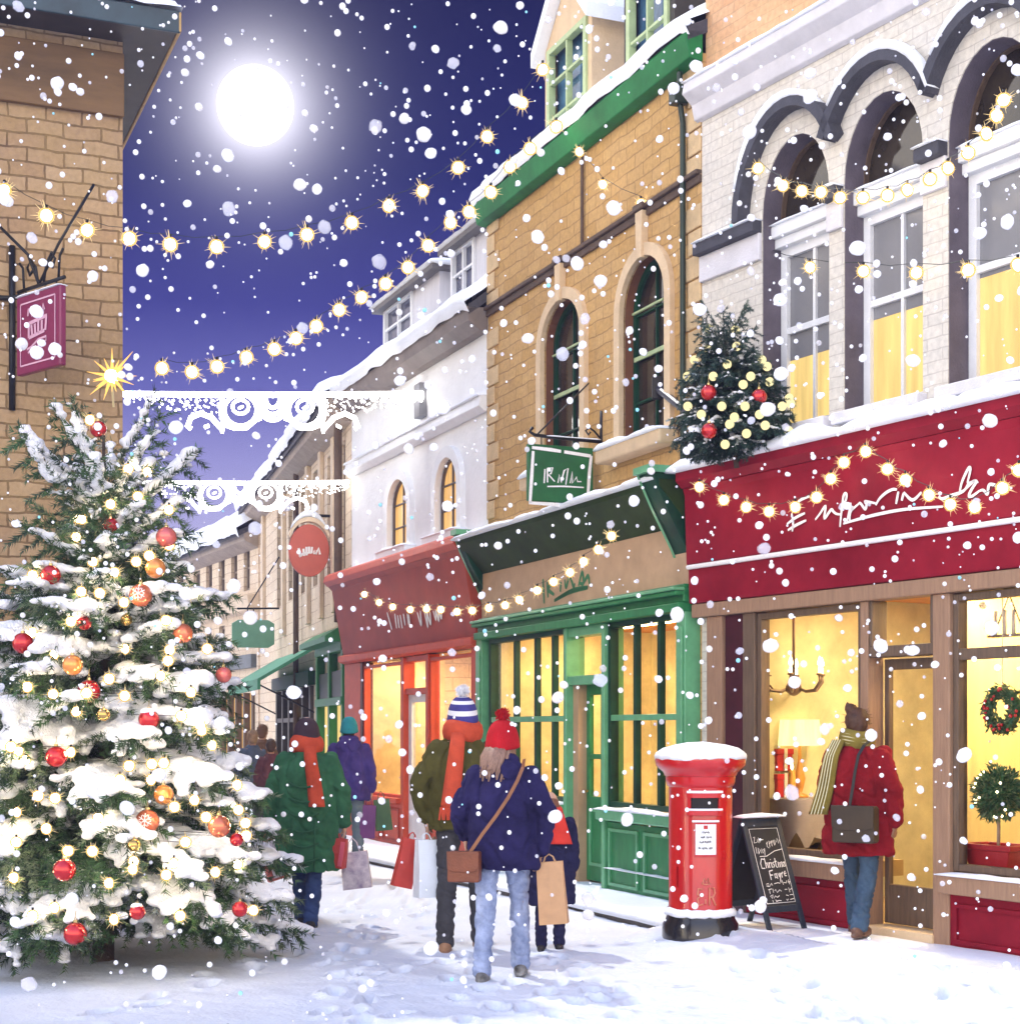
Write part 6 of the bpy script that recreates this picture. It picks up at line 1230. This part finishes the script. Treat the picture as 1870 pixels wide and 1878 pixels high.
def beanie(mats, stripes=None, pom=None, cuff=None, tall=1.0, size=1.0):
    def f(t, c, s):
        m = MB(); n, N = 16, 30; R = []
        for i in range(n + 1):
            f_ = i / n; a = f_ * PI / 2; r = .099 * s * size * (math.cos(a) ** .75 if f_ < 1 else .02) * (1.02 if f_ < .12 else 1); z = (-.035 + .175 * tall * math.sin(a)) * s
            R.append([(c.x + r * math.cos(b) * (1 + .02 * math.cos(b * 15)), c.y - .008 * s + r * 1.12 * math.sin(b) * (1 + .02 * math.cos(b * 15)), c.z + z - .02 * s * math.sin(b) * -1 * (1 - f_)) for b in [2 * PI * j / N for j in range(N)]])
        m.loft(R, True)
        if stripes:
            for k, face in enumerate(m.f):
                i = face[0] // N; m.m[k] = 1 if i in stripes else 0
        h = m.build('hat', mats, t, True)
        if pom:
            m = MB(); pc = Vector((c.x, c.y - .008 * s, c.z + (.14 * tall + .03) * s)); q = random.Random(3)
            for k in range(260):
                d = Vector((q.gauss(0, 1), q.gauss(0, 1), q.gauss(0, 1))).normalized(); o = d.orthogonal().normalized() * .006 * s; e = pc + d * .05 * s * q.uniform(.7, 1.2); m.add([pc + o, pc - o, e - o * .6, e + o * .6], [(0, 1, 2, 3)])
            m.ball(pc, .034 * s, 10, 7); m.build('pompom', pom, h)
    return f
def scarf_f(mat_, side, tail_end, w=.085, fringe=None, thick=1.0, lines=None):
    """wound round the neck with one tail hanging down the back"""
    def f(t, s, V):
        m = MB(); N = 30; R = []
        for j in range(N):
            a = 2 * PI * j / N; q = 1 + .06 * math.sin(5 * a + 1); c0 = V(.098 * math.cos(a), .095 * math.sin(a), 1.485 + .012 * math.sin(2 * a)); d = Vector((math.cos(a), math.sin(a), 0))
            R.append([c0 + d * (.036 * q * thick * s * math.cos(b)) + Vector((0, 0, .062 * thick * s * math.sin(b))) for b in [2 * PI * k / 10 for k in range(10)]])
        R.append(R[0]); m.loft(R, False)
        x0, x1, z1 = side, tail_end[0], tail_end[1]; T = []
        for i in range(15):
            f_ = i / 14; x = x0 + (x1 - x0) * f_; z = 1.48 + (z1 - 1.48) * f_; y = -.128 - .055 * min(1, f_ * 5) * (1 if f_ < .7 else 1) - .012 * math.sin(f_ * 7); ww = w * (.75 + .3 * f_); T.append([V(x - ww, y + .012, z), V(x - ww * .4, y - .012, z), V(x + ww * .4, y - .004, z), V(x + ww, y + .01, z), V(x + ww, y + .03, z), V(x - ww, y + .03, z)])
        m.loft(T); o = m.build('scarf', mat_, t, True)
        if fringe:
            m = MB()
            for k in range(9): x = x1 - w + 2 * w * k / 8; m.tube([V(x, -.19, z1), V(x - .005, -.19, z1 - .04), V(x - .012 + .01 * (k % 2), -.185, z1 - .085)], .008 * s, 5)
            m.build('fringe', fringe, o)
        if lines:
            m = MB()
            for k in (-.6, -.2, .2, .6):
                P = [Vector([(a_ + b_) / 2 for a_, b_ in zip(r[1], r[2])]) + (Vector(r[3]) - Vector(r[0])) * k * .45 + Vector((0, -.012 * s, 0)) for r in T]; m.tube(P, .0045 * s, 4)
            for k in (-.035, -.012, .012, .035): m.tube([V((.137 - abs(k) * .3) * math.cos(a), (.135 - abs(k) * .3) * math.sin(a), 1.485 + k + .012 * math.sin(2 * a)) for a in [2 * PI * j / 30 for j in range(30)]], .0045 * s, 4, closed=True)
            m.build('stripes', lines, o)
    return f
def long_hair(mat_, dx=0.0, ln=.22):
    def f(t, c, s):
        m = MB(); q = random.Random(4)
        for k in range(46):
            a = -PI / 2 + q.uniform(-1.5, 1.5); p0 = c + Vector((.078 * math.cos(a), .082 * math.sin(a), .0)) * s; p1 = c + Vector((.10 * math.cos(a) + dx * .5, .13 * math.sin(a) - .03, -.10)) * s; p2 = c + Vector((.085 * math.cos(a) + dx, .12 * math.sin(a) - .10, -ln * q.uniform(.7, 1.1))) * s; m.tube([p0, p1, p2], [.018 * s, .02 * s, .006 * s], 6)
        m.ball(c + Vector((0, -.02, .0)) * s, (.085 * s, .09 * s, .10 * s), 16, 10); m.build('hair', mat_, t, True)
    return f
def cap_hair(mat_, bun=False, size=1.0, under=False):
    def f(t, c, s):
        m = MB(); m.ball(c + Vector((0, -.016, .0 if under else .03)) * s, (.086 * s * size, .098 * s * size, (.06 if under else .10) * s * size), 20, 14); m.ball(c + Vector((0, -.045, -.035)) * s, (.07 * s, .055 * s, .065 * s), 16, 10)
        if bun: m.ball(c + Vector((-.045, -.045, .125)) * s, (.045 * s, .045 * s, .042 * s), 14, 10); m.ball(c + Vector((-.07, -.04, .15)) * s, (.018 * s, .018 * s, .03 * s), 10, 8)
        me = remesh(m, .008, 2, lambda p: .006 * nz((p.x, p.y, p.z * .5), 40) + .004 * nz((p.x, p.y, p.z), 90)); me.materials.append(mat_); h = obj('hair', me, t)
        if under: return
        m = MB(); q = random.Random(6)
        for k in range(60):
            d = Vector((q.gauss(0, 1), q.gauss(-.4, 1), q.gauss(.3, 1))).normalized(); p = c + Vector((d.x * .09, d.y * .10 - .016, d.z * .10 + .03)) * s; m.tube([p, p + (d * .02 + Vector((q.gauss(0, .012), q.gauss(0, .012), q.gauss(0, .012)))) * s], [.0025 * s, .0008 * s], 4)
        m.build('stray_hair', mat_, h)
    return f
def bag(name, label, p, w, d, h, m_, rz=0.0, tilt=0.0, hl=.10, hm=None, extra=None, group='shopping bags', flare=1.08):
    """an open paper carrier hanging by two cord handles; p = where the hand holds it"""
    t = thing(name, label, 'shopping bag', p, rz, group); t.rotation_euler = (0, tilt, rz); zt, zb = -hl, -hl - h; m = MB(); R = []
    for z, k in ((zt, 1.0), ((zt + zb) / 2, 1.02), (zb, flare)):
        R.append([(x * w / 2 * k, y * d / 2 * k * (.55 if z == zt else 1), z) for x, y in ((-1, -1), (0, -1.12 if z != zb else -1), (1, -1), (1.05 if z != zb else 1, 0), (1, 1), (0, 1), (-1, 1), (-.95 if z != zb else -1, 0))])
    ri = [[(x * .96, y * .9, zt - .004) for x, y, z in R[0]], [(x * .93, y * .85, zb + .02) for x, y, z in R[2]]]
    m.loft(R[::-1] + ri, True); b = m.build('bag_body', m_, t)
    for sg in (-1, 1): m = MB(); m.tube([(-w * .22, sg * d * .22, zt), (-w * .15, sg * d * .1, zt * .35), (0, sg * .008, 0), (w * .15, sg * d * .1, zt * .35), (w * .22, sg * d * .22, zt)], .004, 6); m.build('handle', hm or m_, t)
    if extra: extra(b, w, d, zt, zb)
    return t
# --- man in the striped hat
OLIVE = cloth('olive_coat', (.075, .068, .018)); GREYT = cloth('charcoal_trousers', (.055, .055, .062)); BROWNB = mat('tan_leather', (.28, .15, .08), rough=.5, var=.25, vs=9); BLACKB = mat('black_boot', (.014, .013, .014), rough=.5, var=.4, vs=8)
NAVYS = cloth('hat_navy', (.055, .05, .22)); WHS = cloth('hat_white', (.75, .75, .78), .06); REDS = cloth('orange_red_wool', (.52, .075, .035)); REDS2 = cloth('scarlet_wool', (.42, .012, .018))
# man
mt = person(848, 1741, 0, 1.86, .05, 'man in a striped hat, red scarf and olive coat walking beside the navy coat woman', 'coat', OLIVE, .82, GREYT, BROWNB, width=1.14, feet=((-.12, -.10, .0), (.12, .08, 0)), arms=[((-.30, -.03, 1.13), (-.235, .03, .88)), ((.27, .02, 1.15), (.22, .14, .95))],
    hat=beanie([NAVYS, WHS], (3, 4, 8, 9, 13), WHS, size=1.06), hair=cap_hair(mat('dark_brown_hair', (.05, .03, .02), rough=.7, var=.3, vs=20), under=True), scarf=scarf_f(REDS, -.03, (-.085, .98), .062, REDS, 1.15))
# woman in navy
NAVY = cloth('navy_coat', (.019, .016, .068), .45, 4); JEANS = mat('light_ripped_jeans', (.20, .27, .50), rough=.85, var=.45, vs=6, bump=.4, bs=140, var2=(.42, .50, .72)); SNEAK = mat('black_sneaker', (.02, .02, .022), rough=.5, var=.6, vs=14, var2=(.30, .30, .30))
wm_, ws, wV, whc = person(921, 1794, 0, 1.67, -.06, 'woman in a red pompom hat, navy hooded coat and ripped blue jeans walking away', 'coat', NAVY, .74, JEANS, SNEAK, width=1.16, feet=((-.125, -.12, .0), (.115, .12, .02)), arms=[((-.29, -.02, 1.13), (-.25, .10, .95)), ((.29, -.02, 1.12), (.245, .05, .86))],
    hat=beanie([REDS2], None, REDS2, size=1.14, tall=1.05), hair=long_hair(mat('ash_brown_hair', (.24, .14, .10), rough=.6, var=.35, vs=14, stretch=(6, 6, 1)), -.055, .24), hood=True)
kn = MB()
for i, (h0, pos) in enumerate(((-.135, 0), (.125, 0))):
    pass
# child
DNAVY = cloth('dark_navy_cloth', (.018, .018, .055), .35, 8)
ch = person(1008, 1741, 0, 1.17, -.05, 'small child with brown hair, red scarf and dark navy coat walking beside the woman', 'coat', DNAVY, .50, DNAVY, BLACKB, width=1.30, feet=((-.09, -.03, 0), (.10, .05, 0)), hair=long_hair(mat('warm_brown_hair', (.15, .065, .04), rough=.6, var=.3, vs=14, stretch=(6, 6, 1)), -.03, .17), scarf=scarf_f(mat('bright_red_hood', (.58, .035, .02), rough=.85, var=.15, vs=6, bump=.3), .07, (.13, 1.16), .11, None, 1.25), headk=1.22)
# green coat
GRC = cloth('green_quilted_coat', (.035, .125, .06), .35, 5); DBL = cloth('dark_blue_jeans', (.035, .06, .15), .4, 7)
gc_, gs_, gV, ghc = person(562, 1699, 0, 1.73, .0, 'person in a long green coat, dark hat and orange scarf carrying bags past the tree', 'coat', GRC, .46, DBL, BLACKB, width=1.20, feet=((-.05, .12, 0), (.05, -.12, 0.0)), arms=[((-.275, .02, 1.12), (-.30, .06, .84)), ((.275, .02, 1.12), (.30, .06, .84))], coat_len=1.1,
    hat=beanie([cloth('dark_plum_wool', (.055, .035, .045))], None, None, tall=.9, size=1.08), hair=cap_hair(mat('sandy_hair', (.36, .24, .12), rough=.7, var=.3, vs=20), under=True), scarf=scarf_f(REDS, .04, (.105, .99), .062, None, 1.2))
m = MB()
for k, z in enumerate((.58, .70, .82, .94, 1.06, 1.18)):
    N = 9; m.tube([gV(-.12 + .24 * j / (N - 1), -.183 - (.012 if z < .9 else -.004) + .055 * abs(j / (N - 1) - .5) ** 1.5, z - .035 * math.sin(PI * j / (N - 1))) for j in range(N)], .009 * gs_, 6)
m.tube([gV(-.085, -.183, .48), gV(-.09, -.187, .9)], .008, 6); m.tube([gV(.085, -.183, .48), gV(.09, -.187, .9)], .008, 6); m.build('seam', cloth('green_seam', (.03, .10, .05)), gc_, True)
# blue coat
PUR = cloth('purple_blue_coat', (.055, .038, .17), .3, 5)
bp_ = ground(640, 1606, .1)
bc_, bs_, bV, bhc = person(640, 1592, .10, 1.66, .05, 'person in a purple blue coat and teal hat walking past the red shop', 'coat', PUR, .78, cloth('grey_blue_trousers', (.13, .17, .20)), BLACKB, width=1.12, feet=((-.10, .08, 0), (.10, -.06, 0)), hat=beanie([cloth('teal_wool', (.03, .25, .30))], size=1.02), hair=cap_hair(mat('dark_hair', (.03, .02, .015), rough=.7, var=.3), under=True), vox=.011, hood=True)
# woman at the window
RC = cloth('red_wool_coat', (.20, .008, .012), .35, 4); BJ = cloth('slate_blue_jeans', (.055, .095, .15), .3, 6); MU = cloth('mustard_wool', (.22, .17, .035))
rc_, rs_, rV, rhc = person(1572, 1716, .10, 1.68, -.62, 'woman with brown bun, mustard scarf and long red coat looking into the burgundy shop', 'coat', RC, .62, BJ, mat('brown_boot', (.11, .055, .035), rough=.55, var=.3, vs=8), width=1.26, feet=((-.10, .20, 0), (.10, -.20, .03)), arms=[((-.27, .03, 1.12), (-.22, .14, .92)), ((.275, -.02, 1.12), (.285, .02, .88))], hair=cap_hair(mat('chestnut_hair', (.07, .03, .014), rough=.6, var=.4, vs=18), True, 1.05), skinm=SKIN2, scarf=scarf_f(MU, -.10, (-.24, .92), .07, None, 1.15, mat('pale_scarf_stripe', (.62, .58, .36), rough=.8, var=.1)), coat_len=1.08)
# far shoppers
for k, (px, py, h, f_, cm, lab) in enumerate(((463, 1536, 1.63, .3, 'blue_grey_anorak', 'distant shopper in a blue grey anorak near the far amber shop window'), (481, 1528, 1.72, -.2, 'brown_jacket', 'distant shopper in a brown jacket behind the green coat'), (497, 1545, 1.50, .1, 'plum_jacket', 'distant shorter shopper in a plum jacket beside the green coat'))):
    person(px, py, 0, h, f_, lab, 'coat', cloth(cm, ((.10, .13, .19), (.18, .10, .06), (.12, .05, .06))[k]), .72, GREYT, BLACKB, hair=cap_hair(mat('shopper_hair_%s' % ('fair', 'brown', 'dark')[k], ((.30, .20, .12), (.17, .09, .05), (.06, .04, .03))[k], rough=.7, var=.3)), vox=.014, group='distant shoppers')
# ------------------------------------------------------------------ things they carry
def wpt(t, V, x, y, z): bpy.context.view_layer.update(); return t.matrix_world @ V(x, y, z)
def strap_bag(name, label, t, V, s, pts, sm, size, centre, bm_, rz=0.0):
    o = thing(name, label, 'handbag', t.matrix_world @ V(*centre), t.rotation_euler.z + rz); M = o.matrix_basis.inverted() ; bpy.context.view_layer.update(); M = o.matrix_world.inverted() @ t.matrix_world
    m = MB(); w, d, h = [q * s for q in size]; m.prism([(-w * .92, -h), (w * .92, -h), (w, -h * .9), (w, h * .9), (w * .9, h), (-w * .9, h), (-w, h * .9), (-w, -h * .9)], 'y', -d, d); b = m.build('bag_body', bm_, o, bev=.008)
    m = MB(); m.prism([(-w * 1.02, h * 1.02), (w * 1.02, h * 1.02), (w * .98, -h * .15), (w * .6, -h * .32), (-w * .6, -h * .32), (-w * .98, -h * .15)], 'y', -d - .012, -d - .001); m.build('flap', bm_, b, bev=.004)
    m = MB(); P = [M @ V(*p) for p in pts]; R = []
    for i, p in enumerate(P):
        dr = (P[min(i + 1, len(P) - 1)] - P[max(0, i - 1)]).normalized(); sd = dr.cross(Vector((0, 1, 0))).normalized() * .011; R.append([p - sd + Vector((0, -.003, 0)), p + sd + Vector((0, -.003, 0)), p + sd + Vector((0, .003, 0)), p - sd + Vector((0, .003, 0))])
    m.loft(R); m.build('strap', sm, o); return o
bpy.context.view_layer.update()
LEA = mat('brown_leather', (.16, .045, .018), rough=.42, var=.3, vs=6, bump=.2); LEAS = mat('strap_leather', (.22, .085, .035), rough=.5, var=.2); DKL = mat('dark_brown_leather', (.035, .022, .010), rough=.5, var=.3); BLS_ = mat('black_strap', (.012, .012, .012), rough=.5, var=.2)
strap_bag('satchel', 'brown leather satchel with a long strap across the navy coat', wm_, wV, ws, [(-.20, -.215, .86), (-.12, -.20, .98), (-.03, -.19, 1.10), (.05, -.19, 1.22), (.11, -.19, 1.33), (.145, -.155, 1.42), (.15, -.08, 1.47), (.14, .03, 1.46)], LEAS, (.105, .055, .10), (-.235, -.20, .77), LEA, -.1)
strap_bag('shoulder_bag', 'dark brown shoulder bag on a black strap across the red coat', rc_, rV, rs_, [(.03, -.215, .98), (.045, -.20, 1.10), (.065, -.19, 1.25), (.09, -.185, 1.37), (.115, -.14, 1.44), (.125, -.05, 1.475)], BLS_, (.165, .05, .135), (.09, -.245, .86), DKL)
PAPW = mat('white_paper', (.72, .78, .84), rough=.6, var=.06, vs=6); PAPR = mat('red_paper', (.42, .035, .025), rough=.45, var=.2, vs=4); KRAFT = mat('kraft_paper', (.50, .29, .15), rough=.7, var=.15, vs=6); LAV = mat('lavender_print', (.46, .36, .55), rough=.5, var=.5, vs=9, var2=(.80, .72, .70)); PURP = mat('purple_paper', (.13, .03, .15), rough=.5, var=.2); GRNP = mat('green_paper', (.05, .11, .045), rough=.55, var=.25); PINKP = mat('pink_orange_paper', (.62, .16, .12), rough=.5, var=.3, vs=8)
mtt, ms_, mV, mhc = mt
hL = mtt.matrix_world @ mV(-.235, .03, .80)
bag('shopping_bag', 'white paper bag in the hand of the man in the striped hat', hL + Vector((-.01, -.05, 0)), .15, .10, .42, PAPW, .5, .0, .05)
bag('shopping_bag', 'tall red paper bag held outside the white bag by the man', hL + Vector((-.11, .02, .0)), .13, .10, .36, PAPR, .3, .22, .05)
hR = wm_.matrix_world @ wV(.245, .05, .775); bag('shopping_bag', 'tan kraft paper bag in the right hand of the navy coat woman', hR + Vector((.06, -.03, .06)), .17, .10, .40, KRAFT, -.15, -.08, .05)
gl = gc_.matrix_world @ gV(-.30, .06, .755); gr = gc_.matrix_world @ gV(.30, .06, .755)
bag('shopping_bag', 'lavender and white bag hanging at the tree side of the green coat', gl + Vector((-.0, -.06, 0)), .13, .09, .30, LAV, .2, -.30, .05); bag('shopping_bag', 'red and orange bag tucked behind the lavender one by the tree', gl + Vector((-.05, .05, 0)), .16, .09, .34, PINKP, .3, -.28, .05)
bag('shopping_bag', 'large lavender patterned bag hanging beside the blue coat person', gr + Vector((.06, .04, -.03)), .22, .11, .30, LAV, .0, -.12, .12)
bag('shopping_bag', 'rounded red bag with a pink side carried against the green coat', gr + Vector((-.06, -.08, .03)), .21, .12, .24, PAPR, -.2, .15, .05, extra=lambda b, w, d, zt, zb: (lambda m: m.build('side_panel', mat('pink_panel', (.62, .10, .14), rough=.5, var=.2), b))(MB().box(w * .36, w * .525, -d * .60, -d * .50, zb + .02, zt - .02)))
br = bc_.matrix_world @ bV(.25, .04, .815); bag('shopping_bag', 'purple bag nearer the legs of the purple blue coat', br + Vector((-.02, -.05, 0)), .16, .09, .36, PURP, .1, .06, .09); bag('shopping_bag', 'dark green bag in front of the red stall riser', br + Vector((.10, .0, .06)), .17, .09, .34, GRNP, .0, -.10, .09)
# ------------------------------------------------------------------ falling snow
FW = flakemat('flake_white', (.95, .95, .97), .95); FGm = flakemat('flake_thin', (.85, .85, .92), .42); FC = flakemat('flake_blue', (.42, .82, .92), .9)
fm = []
for k, mm in enumerate((FW, FW, FW, FW, FGm, FGm, FC)):
    m = MB(); m.ball((0, 0, 0), (1.12, 1, 1.2), 14, 10); m.v = [tuple(Vector(v) * (1 + (.22 if mm is FGm else .13) * nz(v, 1.6, k * 9))) for v in m.v]; fm.append(m.mesh('snowflake', mm, True))
q = random.Random(77); fl = []
def flake():
    px, py = q.uniform(-60, 1930), q.uniform(-60, 1940); d = 2.6 + 9.5 * q.random() ** .8
    if q.random() < .35 and py > 1500: py = q.uniform(0, 1500)
    rp = q.choice((1.5, 1.8, 2.1, 2.5, 2.8, 3.2, 3.7, 4.4, 5.4, 6.6)) if q.random() < .96 else q.uniform(9, 13)
    return (rp, at(px, py, d), rp * d / F, q.choices(range(7), (4, 4, 4, 4, 2.2, 2.2, .5 if rp < 5 else 0))[0])
fl = sorted([f for f in (flake() for _ in range(NFLAKE)) if f[1].z > .25], key=lambda f: -f[0])
for rp, p, r, k in fl[:290]:
    o = obj('snowflake', fm[k], None, p); o.scale = (r, r, r); o.rotation_euler = (q.uniform(0, 6), q.uniform(0, 6), q.uniform(0, 6)); tag(o, 'large fluffy snowflake drifting through the air in front of the street', 'snowflake', 'large falling snowflakes')
m = MB(); u = MB(); u.ball((0, 0, 0), 1, 8, 6)
for rp, p, r, k in fl[290:]: m.i = 0 if k < 4 else (1 if k < 6 else 2); m.add([p + Vector(v) * r for v in u.v], u.f)
tag(m.build('snowfall', [FW, FGm, FC], None, True), 'fine snow falling all through the air of the street', 'snowfall', kind='stuff')
# ------------------------------------------------------------------ frosty air
if HAZE > 0:
    m = MB(); m.box(-60, 40, -6, 110, -1.2, 9.85); hz = bpy.data.materials.new('frosty_air'); n, l = nt(hz); n.remove(n['Principled BSDF']); v = n.new('ShaderNodeVolumePrincipled'); v.inputs['Color'].default_value = (.46, .47, .86, 1); v.inputs['Density'].default_value = HAZE; v.inputs['Anisotropy'].default_value = HG
    l.new(v.outputs[0], n['Material Output'].inputs['Volume']); tag(m.build('haze', hz), kind='stuff')
